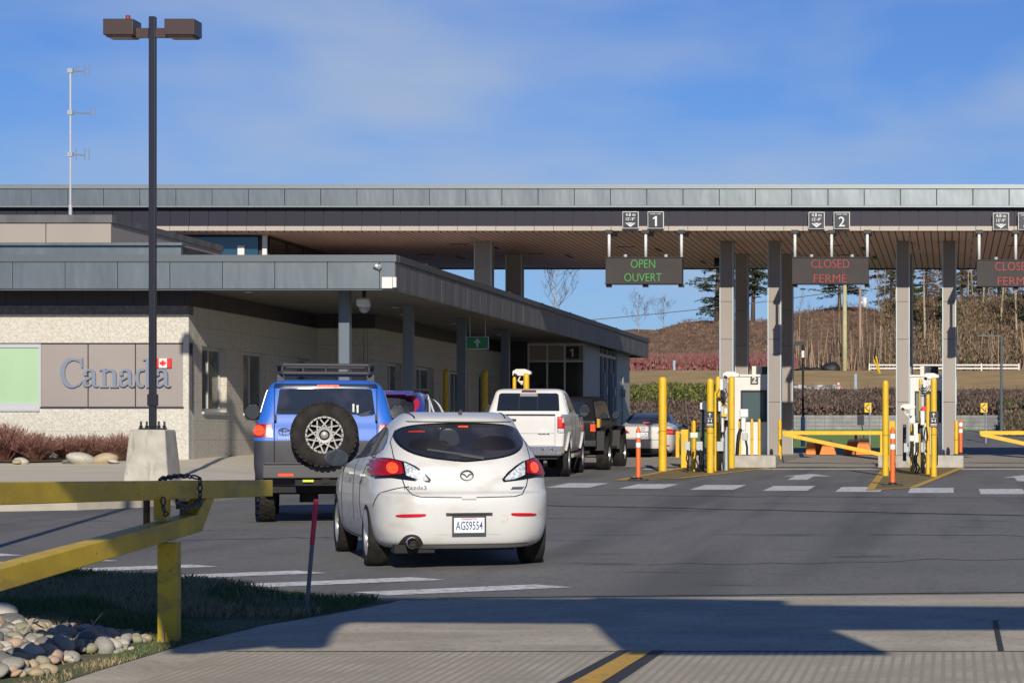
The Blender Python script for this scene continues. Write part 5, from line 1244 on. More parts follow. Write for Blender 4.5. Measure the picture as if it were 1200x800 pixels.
for sg in (1, -1):
    h0 = [(sg*y, z) for y, z in ((.935, 1.18), (.93, 1.345), (.70, 1.345), (.69, 1.165), (.9, 1.165))]
    o = patch(s, h0, 'rear', .006, .03).build('tail_light', red_l, t, fixn=False)
    cc = (sg*.86, 1.255); a = patch(s, [(cc[0]+.065*math.cos(k*math.pi/10), cc[1]+.07*math.sin(k*math.pi/10)) for k in range(20)], 'rear', .016, .03).build('lit_lamp', red_lit, None, fixn=False); a.parent = o
    a = patch(s, [(sg*y, z) for y, z in ((.77, 1.19), (.77, 1.33), (.705, 1.33), (.70, 1.19))], 'rear', .014, .03).build('clear_lens', mat('pink_lens', (.6, .4, .38), .2), None, fixn=False); a.parent = o
    # quarter and side windows
    vw = 'left' if sg > 0 else 'right'
    for P_ in ([(-.72, 1.50), (-.66, 1.80), (-.1, 1.80), (.05, 1.50)], [(.2, 1.46), (.30, 1.80), (1.45, 1.80), (1.85, 1.46)]):
        patch(s, P_, vw, .005).build('side_window', sgm, t, fixn=False)
    mirror(t, 1.85, sg*.90, 1.50, sg, black_m, .24, .24)
    mb = MB(); sline(s, mb, [(sg*.67, 1.12), (sg*.67, 1.82)], 'rear', .006); sline(s, mb, [(sg*.67, .80), (sg*.67, 1.12)], 'rear', .006); mb.build('body_seam', black_m, t)
    mb = MB(); mb.box((-1.02, sg*.66-.015, 1.39), (-.94, sg*.66+.015, 1.48)); mb.build('door_hinge', black_m, t)
mb = MB(); add_text(mb, 'TOYOTA', (s.hit(.55, 1.15, 'rear')[0].x-.006, .54, 1.155), width=.17, height=.032, frame='rear', thick=.006, bold=.02); mb.build('tailgate_lettering', white_p, t)
mb = MB(); ex = s.hit(.55, 1.25, 'rear')[0].x-.012
for a_, b_r, yc, zc in ((.075, .05, .54, 1.24), (.028, .045, .54, 1.24), (.06, .018, .54, 1.262)): mb.tube([(ex, yc+a_*math.cos(k*math.pi/10), zc+b_r*math.sin(k*math.pi/10)) for k in range(20)], .006, n=6, closed=True)
mb.build('emblem', chrome, t)
# window stickers
mb = MB(); wx = s.hit(-.42, 1.53, 'rear')[0].x-.010
for k, (dy, h_) in enumerate(((.0, .10), (-.055, .085))):
    mb.box((wx-.003, -.36+dy-.012, 1.49), (wx, -.36+dy+.012, 1.49+h_)); mb.cyl((wx-.004, -.36+dy, 1.49+h_+.012), (wx-.001, -.36+dy, 1.49+h_+.012), .016, n=12)
mb.build('window_sticker', white_p, t)
mb = MB(); mb.prism([(-.46, 1.45), (-.62, 1.47), (-.56, 1.49), (-.60, 1.53), (-.53, 1.51), (-.47, 1.49), (-.41, 1.47)], lambda a, b: Vector((s.hit(-.5, 1.5, 'rear')[0].x-.014, a, b)), lambda a, b: Vector((s.hit(-.5, 1.5, 'rear')[0].x-.009, a, b))); mb.build('leaf_decal', black_m, t)
# bumper
mb = MB(); mb.box((-1.12, -.82, .62), (-.92, .82, .80)); mb.box((-1.09, -.80, .803), (-.93, .80, .83)); mb.build('rear_bumper', mat('bumper_grey', (.05, .05, .055), .5), t, bevel=.02)
mb = MB(); mb.box((-1.125, .42, .645), (-1.115, .62, .685)); mb.box((-1.125, -.62, .645), (-1.115, -.42, .685)); mb.build('reflector', mat('orange_reflector', (.7, .07, .02), .3), t)
mb = MB(); mb.box((-1.10, -.05, .55), (-1.0, .05, .62)); mb.box((-1.08, -.4, .52), (-.9, .4, .60)); mb.box((-.85, -.7, .42), (3.3, .7, .56)); mb.cyl((0, -.7, .42), (0, .7, .42), .05, n=10); mb.cyl((0, .1, .42), (0, .35, .42), .16, n=16); mb.cyl((2.7, -.7, .42), (2.7, .7, .42), .05, n=10); mb.build('underbody', under, t)
mb = MB(); mb.box((-1.13, .16, .57), (-1.10, .30, .60)); mb.build('yellow_tow_hook', mat('lime', (.6, .65, .05), .4), t)
# roof rack
mb = MB(); zr = 2.02
def rail(pts, r=.024): mb.tube(pts, r, n=8)
for z, k in ((zr+.12, 1.0), (zr+.01, 1.0)):
    rail([(-.62, .50, z), (-.68, .57, z), (-.55, .63, z), (1.1, .63, z), (1.2, .55, z), (1.22, 0, z), (1.2, -.55, z), (1.1, -.63, z), (-.55, -.63, z), (-.68, -.57, z), (-.62, -.50, z)]); rail([(-.66, -.58, z), (-.68, 0, z), (-.66, .58, z)])
for y in (-.57, -.3, 0, .3, .57): rail([(-.67, y, zr+.01), (-.67, y, zr+.12)], .016)
for x in (-.3, .0, .3, .6, .9): rail([(x, -.62, zr+.01), (x, .62, zr+.01)], .018)
for x in (-.55, .3, 1.05):
    for sg in (1, -1): mb.box((x-.05, sg*.60-.04, 1.86), (x+.05, sg*.60+.04, zr))
for x in (-.1, .5, 1.05):
    for sg in (1, -1): rail([(x, sg*.63, zr+.01), (x, sg*.63, zr+.12)], .014)
mb.build('roof_rack', mat('rack_grey', (.045, .045, .05), .6), t)

# ============ blue crossover behind ============
t = car_root('blue_crossover', 'blue crossover with purple tint, mostly hidden between blue off-roader and white pickup', 'car', -10.05, 44.1, 0); t.scale = (1, 1, 1.11)
bp2 = paint('deep_blue_paint', (.03, .05, .30), c2=(.06, .03, .20), scale=1.1, lo=.45, hi=.6)
k = 1.165
lv2 = [(z*k, x0, x1*1.02, h*1.03) for z, x0, x1, h in [(.20, -.78, 3.30, .74), (.29, -.89, 3.5, .83), (.45, -.93, 3.56, .87), (.66, -.93, 3.55, .878), (.80, -.86, 3.3, .872), (.90, -.84, 2.85, .86), (.97, -.82, 2.45, .845), (1.05, -.79, 2.15, .80), (1.18, -.74, 1.74, .735), (1.30, -.68, 1.40, .675), (1.385, -.64, 1.0, .61), (1.425, -.58, .72, .54), (1.448, -.40, .5, .44)]]
mb = loft(lv2, PM); s = Surf(mb.bm); body = mb.build('body', [bp2, well_m], t)
cut_wells(body, [(x, y0, y1, .33, .38) for x in (0, 2.64) for y0, y1 in ((.60, 1.2), (-1.2, -.60))], well_m)
for x in (0, 2.64):
    for sd in (1, -1): wheel(t, x, sd*.80, .335, .21, sd, .68, 5)
patch(s, [(y*1.04, (z-1.22)*k*1.04+1.22*k-.02) for y, z in fr], 'rear', .003).build('window_surround', mat('red_edge', (.5, .02, .05), .3), t, fixn=False)
rr_ = smooth_poly([(-.55, 1.355), (-.36, 1.385), (0, 1.398), (.36, 1.385), (.55, 1.355), (.60, 1.27), (.60, 1.10), (0, 1.06), (-.60, 1.10), (-.60, 1.27)], 2)
patch(s, [(y, (z-1.22)*k+1.22*k-.03) for y, z in rr_], 'rear', .008).build('rear_window', wg, t, fixn=False)
side2 = [(x, z*k) for x, z in side]
for v in ('left', 'right'):
    patch(s, side2, v, .004).build('side_window', sgm, t, fixn=False)
    for x0, x1 in (((1.02, 1.06*k), (.93, 1.37*k)), ((.22, 1.08*k), (.28, 1.36*k)), ((-.1, 1.12*k), (.4, 1.385*k))):
        mb = MB(); sline(s, mb, [x0, x1], v, .022, off=.004); mb.build('pillar_trim', mat('pale_pillar', (.55, .56, .6), .3), t)
    for z0 in (0,): 
        mb = MB(); sline(s, mb, [(-.3, 1.17*k), (.05, 1.335*k), (.4, 1.385*k), (.95, 1.375*k), (1.4, 1.28*k), (1.9, 1.07*k)], v, .018, off=.006); mb.build('window_trim', chrome, t)
mb = MB(); mb.box((-.80, -.50, 1.615), (-.45, .50, 1.655)); mb.box((-.82, -.62, 1.60), (-.40, -.50, 1.64)); mb.build('roof_spoiler', bp2, t, bevel=.015)
mb = MB(); mb.tube([(-.2, -.52, 1.66), (-.1, -.53, 1.70), (1.0, -.50, 1.70), (1.1, -.49, 1.65)], .02, n=8); mb.build('roof_rail', black_m, t); mb = MB(); mb.tube([(-.2, .52, 1.66), (-.1, .53, 1.70), (1.0, .50, 1.70), (1.1, .49, 1.65)], .02, n=8); mb.build('roof_rail', black_m, t)
for sg in (1, -1): patch(s, [(sg*y, z) for y, z in ((.84, 1.02), (.83, 1.22), (.62, 1.2), (.5, 1.08), (.62, 1.02))], 'rear', .008, .04).build('tail_light', red_l, t, fixn=False)

# ============ white pickup ============
t = car_root('white_pickup', 'white crew cab pickup truck with chrome rear bumper in the queue', 'car', -9.75, 56.55, 3.5)
wp2 = paint('truck_white_paint', (.60, .60, .585), c2=(.55, .55, .535), scale=2)
K = 1.04
lvb = [(z*K, a, b, c) for z, a, b, c in [(.52, -1.10, 4.25, .92), (.60, -1.15, 4.35, .97), (.80, -1.17, 4.45, 1.0), (1.05, -1.17, 4.45, 1.01), (1.22, -1.165, 4.40, 1.0), (1.30, -1.16, 4.1, .985), (1.355, -1.155, 3.3, .96), (1.37, -1.14, 3.0, .94)]]
PP = dict(cr=.07, cry=.08, cf=.35, cfy=.35, n=2.4, xa=0, La=1.5, tr=.005, xb=3.0, Lb=1.6, tf=.06, crown=.01, crown_f=.08)
mb = loft(lvb, PP, 4); s = Surf(mb.bm); body = mb.build('body', [wp2, well_m], t)
cut_wells(body, [(x, y0, y1, .46, .50) for x in (0, 3.57) for y0, y1 in ((.62, 1.2), (-1.2, -.62))], well_m)
lvc = [(z*K, a, b, c) for z, a, b, c in [(1.32, .66, 3.05, .93), (1.42, .70, 2.90, .915), (1.60, .78, 2.62, .86), (1.76, .86, 2.36, .81), (1.86, .90, 2.15, .775), (1.91, .96, 1.95, .72), (1.935, 1.08, 1.8, .62), (1.94, 1.2, 1.6, .5)]]
mb = loft(lvc, dict(PP, cr=.12, cry=.12, xa=-5, xb=5), 4); sc_ = Surf(mb.bm); cab = mb.build('cab', wp2, t)
patch(sc_, [(-.72, 1.44*K), (.72, 1.44*K), (.685, 1.80*K), (.64, 1.835*K), (-.64, 1.835*K), (-.685, 1.80*K)], 'rear', .006).build('rear_window', glass_d, t, fixn=False)
for y in (.21, -.21):
    mb = MB(); sline(sc_, mb, [(y, 1.45*K), (y, 1.83*K)], 'rear', .012, off=.008); mb.build('window_divider', trim_m, t)
patch(sc_, [(-.2, 1.76*K), (.2, 1.76*K), (.2, 1.83*K), (-.2, 1.83*K)], 'rear', .012).build('slider_top', mat('grey_tint', (.16, .17, .18), .4), t, fixn=False)
patch(sc_, [(-.17, 1.855*K), (.17, 1.855*K), (.16, 1.89*K), (-.16, 1.89*K)], 'rear', .018).build('high_brake_light', mat('cargo_lamp', (.12, .02, .02), .3), t, fixn=False)
for v in ('left', 'right'):
    for P_ in ([(.95, 1.43), (1.02, 1.80), (1.35, 1.84), (1.55, 1.84), (1.55, 1.43)], [(1.62, 1.43), (1.62, 1.84), (2.05, 1.80), (2.62, 1.47), (2.62, 1.43)]):
        patch(sc_, [(x, z*K) for x, z in P_], v, .005).build('side_window', sgm, t, fixn=False)
    sg = 1 if v == 'left' else -1
    for x in (1.05, 1.95): mb = MB(); mb.box((x-.11, sg*1.0-.02, 1.14), (x+.11, sg*1.0+.045, 1.185)); mb.build('door_handle', chrome, t, bevel=.01)
    mirror(t, 2.62, sg*1.0, 1.5, sg, black_m, .26, .32)
    for x0 in (0, 3.57):
        mb = MB(); arc_ = [(x0+.53*math.cos(a), .47+.53*math.sin(a)) for a in [math.pi*(-.08+1.16*i/22) for i in range(23)]]
        q = [s.hit(x, z, v)[0] for x, z in arc_]; q = [p+Vector((0, sg*.01, 0)) for p in q if p]; mb.tube(q, .035, n=8); mb.build('fender_flare', wp2, t)
    mb = MB(); mb.tube([(.75, sg*1.0, .47), (2.85, sg*1.0, .47)], .05, n=10); mb.build('side_step', mat('step_bar', (.25, .23, .21), .4, .5), t)
    seams(t, s, [(v, [(1.60, .60), (1.60, 1.38)]), (v, [(.75, .60), (.75, 1.38)]), (v, [(2.75, .6), (2.75, 1.38)])], .006)
for sd in (1, -1):
    for x in (0, 3.57): wheel(t, x, sd*.88, .425, .27, sd, .62, 8, False)
seams(t, s, [('rear', [(.80, .72), (.80, 1.415)]), ('rear', [(-.80, .72), (-.80, 1.415)]), ('rear', [(-.8, .73), (.8, .73)]), ('rear', [(-.78, 1.0), (.78, 1.0)])], .006, mat('tailgate_seam', (.25, .25, .24), .6))
mb = MB(); mb.box((-1.19, -.80, 1.40), (-1.12, .80, 1.432)); mb.build('tailgate_cap', black_m, t, bevel=.008)
mb = MB(); mb.box((-1.19, .06, 1.27), (-1.155, .36, 1.325)); mb.build('tailgate_handle', black_m, t, bevel=.01)
mb = MB(); add_text(mb, '4X4', (-1.178, -.55, .985), width=.26, height=.035, frame='rear', thick=.008, bold=.02); mb.build('tailgate_lettering', trim_m, t)
mb = MB(); mb.prism([(.28, .96), (.10, .96), (.10, 1.1), (.14, 1.14), (.24, 1.14), (.28, 1.1)], lambda a, b: Vector((-1.19, a, b)), lambda a, b: Vector((-1.17, a, b))); mb.build('emblem', trim_m, t)
mb = MB(); mb.tube([(-1.198, .19+.05*math.cos(k*.5), 1.05+.06*math.sin(k*.5)) for k in range(9)], .01, n=6); mb.build('emblem_highlight', chrome, t)
for sg in (1, -1):
    o = patch(s, [(sg*y, z) for y, z in ((1.0, 1.03), (1.0, 1.36), (.96, 1.39), (.86, 1.38), (.85, 1.35), (.85, 1.03), (.93, 1.01))], 'rear', .012, .04, .03).build('tail_light', red_l, t, fixn=False)
    a = patch(s, [(sg*y, z) for y, z in ((.985, 1.02), (.985, 1.10), (.86, 1.10), (.86, 1.02))], 'rear', .022, .04).build('clear_lens', clear_l, None, fixn=False); a.parent = o
    a = patch(s, [(sg*y, z) for y, z in ((.955, 1.14), (.955, 1.33), (.89, 1.33), (.89, 1.14))], 'rear', .022, .04).build('lamp_strip', mat('bright_red_lens', (.7, .03, .02), .2), None, fixn=False); a.parent = o
mb = MB(); mb.prism([(-1.0, .56), (-.96, .50), (.96, .50), (1.0, .56), (1.0, .72), (-1.0, .72)], lambda a, b: Vector((-1.33, a*.985, b)), lambda a, b: Vector((-1.12, a*1.01, b))); o = mb.build('rear_bumper', mat('bumper_chrome', (.62, .64, .68), .18, .9), t, bevel=.03)
mb = MB()
for y in (.55, .75, -.55, -.75, .1): mb.cyl((-1.338, y, .64), (-1.33, y, .64), .025, n=12)
mb.build('parking_sensor', black_m, t)
mb = MB(); mb.box((-1.2, -.85, .42), (4.2, .85, .55)); mb.cyl((0, -.8, .425), (0, .8, .425), .06, n=10); mb.cyl((0, -.15, .425), (0, .15, .425), .17, n=16); mb.box((-1.1, -.2, .30), (-.9, .2, .45)); mb.build('underbody', under, t)

# ============ dark off-roader with soft top ============
t = car_root('dark_soft_top_off_roader', 'dark off-roader with black soft top and wide tyres, ahead of the white pickup', 'car', -9.70, 62.9, 0)
jm = mat('charcoal_paint', (.008, .009, .012), .35, spec=.3); cl = mat('soft_top_cloth', (.006, .006, .010), .8, spec=.2)
J = [(.62, -.72, 3.55, .74), (.75, -.76, 3.6, .775), (1.0, -.77, 3.6, .785), (1.15, -.77, 3.5, .785), (1.22, -.765, 2.2, .78), (1.26, -.75, 2.1, .77)]
PJ = dict(cr=.08, cry=.08, cf=.15, cfy=.15, n=2.6, xa=0, La=1.5, tr=0, xb=2.4, Lb=1.4, tf=.05, crown=0, crown_f=0)
mb = loft(J, PJ, 3); s = Surf(mb.bm); mb.build('body', jm, t)
J2 = [(1.24, -.75, 2.1, .765), (1.4, -.73, 2.0, .745), (1.7, -.69, 1.8, .70), (1.80, -.66, 1.74, .67), (1.845, -.58, 1.65, .60), (1.86, -.4, 1.5, .5)]
mb = loft(J2, PJ, 3); s2 = Surf(mb.bm); mb.build('soft_top', cl, t)
patch(s2, [(-.52, 1.32), (.52, 1.32), (.48, 1.72), (-.48, 1.72)], 'rear', .006).build('rear_window', glass_d, t, fixn=False)
for v, sg in (('left', 1), ('right', -1)):
    for P_ in ([(-.6, 1.32), (-.55, 1.72), (.2, 1.74), (.2, 1.32)], [(.3, 1.30), (.3, 1.75), (.95, 1.75), (.95, 1.30)], [(1.03, 1.30), (1.03, 1.75), (1.55, 1.72), (1.85, 1.34), (1.85, 1.30)]):
        patch(s2, P_, v, .006).build('side_window', mat('smoky_glass', (.05, .06, .07), .08, spec=.6), t, fixn=False)
    mirror(t, 1.85, sg*.80, 1.38, sg, black_m, .22, .22)
    for x in (0, 2.95):
        mb = MB(); mb.prism([(x-.60, .78), (x-.52, 1.0), (x-.3, 1.10), (x+.3, 1.10), (x+.52, 1.0), (x+.62, .72), (x+.56, .72), (x+.46, .94), (x+.26, 1.04), (x-.26, 1.04), (x-.46, .94), (x-.54, .76)], lambda a, b: Vector((a, sg*.76, b)), lambda a, b: Vector((a, sg*.97, b))); mb.build('fender_flare', mat('flare_black', (.008, .008, .011), .6, spec=.3), t, bevel=.015)
        mb = MB(); mb.box((x-.66, sg*.965-.18 if sg > 0 else -.965, .50), (x-.63, .965 if sg > 0 else -.965+.22, .98)); mb.build('mud_flap', black_m, t)
        wheel(t, x, sg*.87, .42, .30, sg, .52, 5, True)
    mb = MB(); mb.tube([(.6, sg*.86, .55), (2.4, sg*.86, .55)], .04, n=8); mb.build('side_step', black_m, t)
    mb = MB(); mb.box((-.80, sg*.70-.06, .98), (-.76, sg*.70+.06, 1.16)); o = mb.build('tail_light', red_lit if sg < 0 else red_l, t, bevel=.01)
mb = MB(); mb.box((-.95, -.8, .60), (-.74, .8, .76)); mb.build('rear_bumper', black_m, t, bevel=.02)
wheel(t, -.93, 0, .42, .28, 1, .55, 5, True, name='spare_wheel', axis=('x', 1.13))
mb = MB(); mb.box((-.7, -.6, .42), (3.5, .6, .62)); mb.cyl((0, -.8, .42), (0, .8, .42), .05, n=8); mb.cyl((2.95, -.8, .42), (2.95, .8, .42), .05, n=8); mb.build('underbody', under, t)
mb = MB(); mb.box((-.70, -.86, 1.08), (-.45, -.79, 1.30)); mb.build('amber_light', mat('amber_lens', (.55, .30, .03), .3), t)

# ============ silver sedan ============
t = car_root('silver_sedan', 'silver sedan stopped at the first booth at the head of the queue', 'car', -9.50, 77.4, 0, dz=-.03)
sm = paint('silver_paint', (.56, .56, .56))
lv = [(.22, -.95, 3.60, .80), (.30, -1.04, 3.68, .87), (.45, -1.09, 3.74, .905), (.65, -1.10, 3.76, .915), (.80, -1.09, 3.7, .912), (.92, -1.08, 3.4, .90), (1.0, -1.06, 2.9, .88), (1.045, -.98, 2.5, .85), (1.075, -.62, 2.25, .80), (1.12, -.40, 2.1, .765), (1.22, -.12, 1.85, .71), (1.33, .20, 1.55, .645), (1.41, .52, 1.25, .58), (1.45, .75, 1.05, .50), (1.468, .9, .95, .42)]
PN = dict(cr=.45, cry=.40, cf=.6, cfy=.5, n=2.2, xa=.4, La=1.5, tr=.05, xb=2.4, Lb=1.5, tf=.08, crown=.05, crown_f=.12)
mb = loft(lv, PN); s = Surf(mb.bm); body = mb.build('body', [sm, well_m], t)
cut_wells(body, [(x, y0, y1, .33, .37) for x in (0, 2.8) for y0, y1 in ((.64, 1.2), (-1.2, -.64))], well_m)
for x in (0, 2.8):
    for sd in (1, -1): wheel(t, x, sd*.80, .325, .21, sd, .68, 5)
patch(s, smooth_poly([(-.68, 1.11), (-.60, 1.28), (-.50, 1.40), (.50, 1.40), (.60, 1.28), (.68, 1.11), (0, 1.095)], 1), 'rear', .006).build('rear_window', glass_d, t, fixn=False)
patch(s, [(-.1, 1.125), (-.1, 1.15), (.1, 1.15), (.1, 1.125)], 'rear', .012).build('high_brake_light', red_lit, t, fixn=False)
for v, sg in (('left', 1), ('right', -1)):
    patch(s, [(-.15, 1.12), (.35, 1.34), (.8, 1.41), (1.25, 1.37), (1.95, 1.08), (1.0, 1.06)], v, .005).build('side_window', sgm, t, fixn=False)
    mirror(t, 1.75, sg*.86, 1.05, sg, sm, .2, .15)
    o = patch(s, [(sg*y, z) for y, z in ((.90, .78), (.895, .93), (.70, .96), (.52, .92), (.42, .84), (.60, .80))], 'rear', .008, .04).build('tail_light', red_l, t, fixn=False)
    a = patch(s, [(sg*y, z) for y, z in ((.86, .82), (.85, .90), (.70, .91), (.68, .83))], 'rear', .014, .04).build('lit_lamp', mat('soft_lit_lamp', (.6, .03, .02), .3, emit=(1, .1, .05), estr=.5), None, fixn=False); a.parent = o
    patch(s, [(sg*y, z) for y, z in ((.78, .42), (.78, .46), (.62, .46), (.62, .42))], 'rear', .006, .04).build('reflector', red_l, t, fixn=False)
plate(t, s.hit(0, .82, 'rear')[0].x-.004, 0, .80, '7CR', '', w=.30, h=.14)
patch(s, [(-.75, .23), (-.70, .36), (.70, .36), (.75, .23)], 'rear', .006).build('lower_bumper', trim_m, t, fixn=False)
mb = MB(); mb.tube([(s.hit(0, .95, 'rear')[0].x-.008, .06*math.cos(k*math.pi/8), .955+.035*math.sin(k*math.pi/8)) for k in range(16)], .008, n=6, closed=True); mb.build('emblem', chrome, t)
seams(t, s, [('rear', [(.62, 1.03), (.58, .70), (.5, .62), (-.5, .62), (-.58, .70), (-.62, 1.03)])], .006)
mb = MB(); mb.box((-.9, -.7, .20), (3.3, .7, .3)); mb.build('underbody', under, t)
# ---------------------------------------------------------------- foreground grass, stones
def gz(x, y):
    return g(y)+.010+.07*max(0, min(1, (-5.2-x)/1.0))+.03*noise.noise((x*1.5, y*1.5, 0))*max(0, min(1, (-5.2-x)/.6))
grass_out = [(-5.04, 8), (-4.99, 13), (-5.03, 14.6), (-5.02, 16.3), (-4.9, 17.7), (-4.68, 18.6), (-4.55, 19.3), (-4.45, 19.85), (-5.0, 20.15), (-6.1, 20.75), (-8.6, 22.6), (-14, 27), (-22, 33), (-60, 35.8), (-60, 8)]
lawn = mat('lawn', (0.06, 0.085, 0.03), 0.95, c2=(0.11, 0.12, 0.05), scale=2.2, bump=.8, bscale=30)
overlay_noise(lawn, (.16, .125, .08), 1.4, .52, .66, .8)
sheet('lawn_soil', grass_out, gz, lawn, .6, .6)
random.seed(21)
rock_out = [(-5.35, 12.4), (-5.3, 14.6), (-5.33, 16.4), (-5.6, 16.75), (-6.2, 16.3), (-6.7, 16.0), (-7.2, 15.9), (-7.2, 12.4)]
gm = [mat('grass_green', (.085, .13, .035), .8), mat('grass_olive', (.15, .155, .06), .8), mat('grass_straw', (.32, .25, .14), .9)]
mb = MB(); bm = mb.bm
def blade(x, y, z, h, w, mi, lean):
    a = random.uniform(0, math.tau); dx, dy = math.cos(a)*w, math.sin(a)*w; lx, ly = random.uniform(-lean, lean)*h, random.uniform(-lean, lean)*h
    v = [bm.verts.new(p) for p in ((x-dx, y-dy, z-.01), (x+dx, y+dy, z-.01), (x+lx*.4+dx*.6, y+ly*.4+dy*.6, z+h*.6), (x+lx, y+ly, z+h))]
    bm.faces.new((v[0], v[1], v[2])).material_index = mi; bm.faces.new((v[0], v[2], v[3])).material_index = mi
n = 0
while n < 40000:
    y = random.uniform(13.5, 27); x = random.uniform(-9.6, -4.6)
    if not inpoly(x, y, grass_out) or (CX+x*F/y) < -60: continue
    if (inpoly(x, y, rock_out) or (y < 16.2 and x < -5.2)) and random.random() < .97: continue
    k = noise.noise((x*1.1, y*1.1, 3)); k2 = noise.noise((x*.5, y*.5, 9))
    if k < -.25 and random.random() < .6: n += 1; continue
    if k2 > .0: mi = random.choice((1, 2, 2)); h = random.uniform(.03, .085)
    else: mi = random.choice((0, 0, 1)); h = random.uniform(.02, .065)*(1+k)
    if y < 16.8 and x > -5.5: h = min(h, random.uniform(.012, .035))
    blade(x, y, gz(x, y), max(.012, h), .003 if h < .08 else .002, mi, .6); n += 1
# taller dry weeds along the road side edge
for _ in range(1500):
    t_ = random.random(); 
    ex = [(-5.2, 20.1), (-6.1, 20.6), (-8.6, 22.3), (-11.5, 24.6)]; seg = random.choice((0, 1, 1, 2, 2)); a, b = ex[seg], ex[seg+1]
    x = a[0]+(b[0]-a[0])*t_+random.gauss(0, .1); y = a[1]+(b[1]-a[1])*t_-abs(random.gauss(0, .5))
    if inpoly(x, y, grass_out): blade(x, y, gz(x, y), random.uniform(.03, .085)*(1+.8*noise.noise((x*2, y*2, 5))), .002, random.choice((1, 2, 2)), .5)
tag(mb.build('grass', gm, fixn=False), 'short patchy grass and dry weeds on the verge behind the yellow gate', 'grass', kind='stuff')
# bare weed stems
def twig_thing(pts_list, label, px):
    mb = MB()
    for pts, r in pts_list: mb.tube(pts, r, n=5)
    o = mb.build('dry_weed_stem', mat('dry_stem', (.36, .29, .18), .8)); tag(o, label, 'weed')
def w15(px, py, Y=16.2): return W(px, py, Y)
twig_thing([([w15(25, 752, 15.2), w15(27, 742, 15.2), w15(35, 731, 15.2), w15(45, 728, 15.2)], .006), ([w15(35, 731, 15.2), w15(30, 724, 15.2)], .004), ([w15(38, 729, 15.2), w15(44, 722, 15.2)], .004), ([w15(40, 729, 15.2), w15(52, 736, 15.2)], .005)], 'pale forked dead weed sticking out of the cobbles near the left edge', 0)
twig_thing([([w15(108, 742), w15(109, 731), w15(120, 718)], .0055), ([w15(109, 731), w15(107, 725)], .004)], 'thin forked dry stem at the top of the cobble pile', 0)
twig_thing([([w15(192, 752), w15(190.5, 738), w15(190.5, 725)], .005)], 'single dry stem just left of the gate post', 0)
# river stones
stone_mats = [mat('stone_%s' % n_, c, .75, c2=tuple(k*.75 for k in c), scale=9, bump=.2, bscale=30) for n_, c in (('grey', (.32, .31, .27)), ('pale', (.52, .49, .41)), ('tan', (.46, .37, .23)), ('olive', (.31, .30, .20)), ('pink', (.48, .34, .25)), ('dark', (.17, .17, .165)))]
protos = []
for k in range(9):
    mb = MB(); bmesh.ops.create_icosphere(mb.bm, subdivisions=3, radius=1)
    sx, sy, sz = random.uniform(.9, 1.25), random.uniform(.75, 1), random.uniform(.5, .75)
    for v in mb.bm.verts:
        d = 1+.13*noise.noise(v.co*1.1+Vector((k*7, 0, 0)))+.03*noise.noise(v.co*4+Vector((k*7, 0, 0))); v.co = Vector((v.co.x*sx*d, v.co.y*sy*d, v.co.z*sz*d))
    for f in mb.bm.faces: f.smooth = True
    me = bpy.data.meshes.new('river_stone'); mb.bm.to_mesh(me); mb.bm.free(); protos.append(me)
smesh = []
for me in protos:
    for m in stone_mats:
        c = me.copy(); c.materials.append(m); smesh.append(c)
def pile_h(x, y):
    # heap height
    e = min(1, max(0, (-5.25-x)/.9)); f_ = min(1, max(0, (16.9-y)/1.6)); return .15*e*f_
placed = []; tries = 0
def stone(x, y, r, zoff=0, mi=None):
    me = random.choice(smesh) if mi is None else smesh[random.randrange(9)*6+mi]
    o = bpy.data.objects.new('river_stone', me); sc.collection.objects.link(o); o.scale = (r, r, r)
    o.rotation_euler = (random.uniform(-.5, .5), random.uniform(-.5, .5), random.uniform(0, 6.28)); o.location = (x, y, gz(x, y)+pile_h(x, y)+r*.35+zoff)
    tag(o, 'rounded river stone in the pile at the lower left corner', 'stone', 'river stones piled by the gate')
while len(placed) < 290 and tries < 60000:
    tries += 1
    y = random.uniform(13.6, 16.6); x = random.uniform(-7.0, -5.22)
    px = CX+x*F/y
    if px < -25 or px > 215: continue
    edge = -5.32+.22*noise.noise((y*2.2, 0, 0)); 
    if x > edge: continue
    if y > 16.15 and x < -5.7: continue
    r = random.choice((.03, .04, .05, .055, .065, .08))*random.uniform(.85, 1.1)
    if y > 16.3: r *= .7
    ok = all((x-a)**2+(y-b)**2 > ((r+c)*.60)**2 for a, b, c in placed)
    if ok: placed.append((x, y, r)); stone(x, y, r)
for k, (px, py, Y, r, mi, lab) in enumerate(((2, 717, 16.4, .12, 1, 'pale boulder half cut by the left picture edge, above the cobbles'), (12, 732, 16.3, .13, 5, 'dark shaded boulder above the cobbles at the left edge'), (-14, 741, 16.1, .16, 5, 'dark boulder mostly outside the left edge'), (46, 735, 16.2, .09, 1, 'pale flat stone under the dead weed'))):
    q = W(px, py, Y); o = bpy.data.objects.new('boulder', smesh[k*6+mi]); sc.collection.objects.link(o); o.location = q; o.scale = (r, r, r*.9); o.rotation_euler = (.2, .1, k); tag(o, lab, 'boulder')
for k, (px, py, Y, r, mi) in enumerate(((25, 544, 50.9, .13, 1), (97, 541, 51.1, .30, 1), (122, 540, 51.2, .26, 2), (79, 542, 51.0, .10, 5), (20, 546, 50.8, .1, 2), (132, 543, 51.0, .1, 1))):
    q = W(px, py, Y); o = bpy.data.objects.new('boulder', smesh[(k+2)%9*6+mi]); sc.collection.objects.link(o); o.location = (q.x, Y, sw(q.x, Y)+.06); o.scale = (r*1.2, r, r*.8); o.rotation_euler = (.1, .2, k*1.3)
    tag(o, ('small stone', 'large pale boulder', 'large tan boulder', 'small dark stone', 'small tan stone', 'small pale stone')[k]+' among the red shrubs in the planting bed', 'boulder')

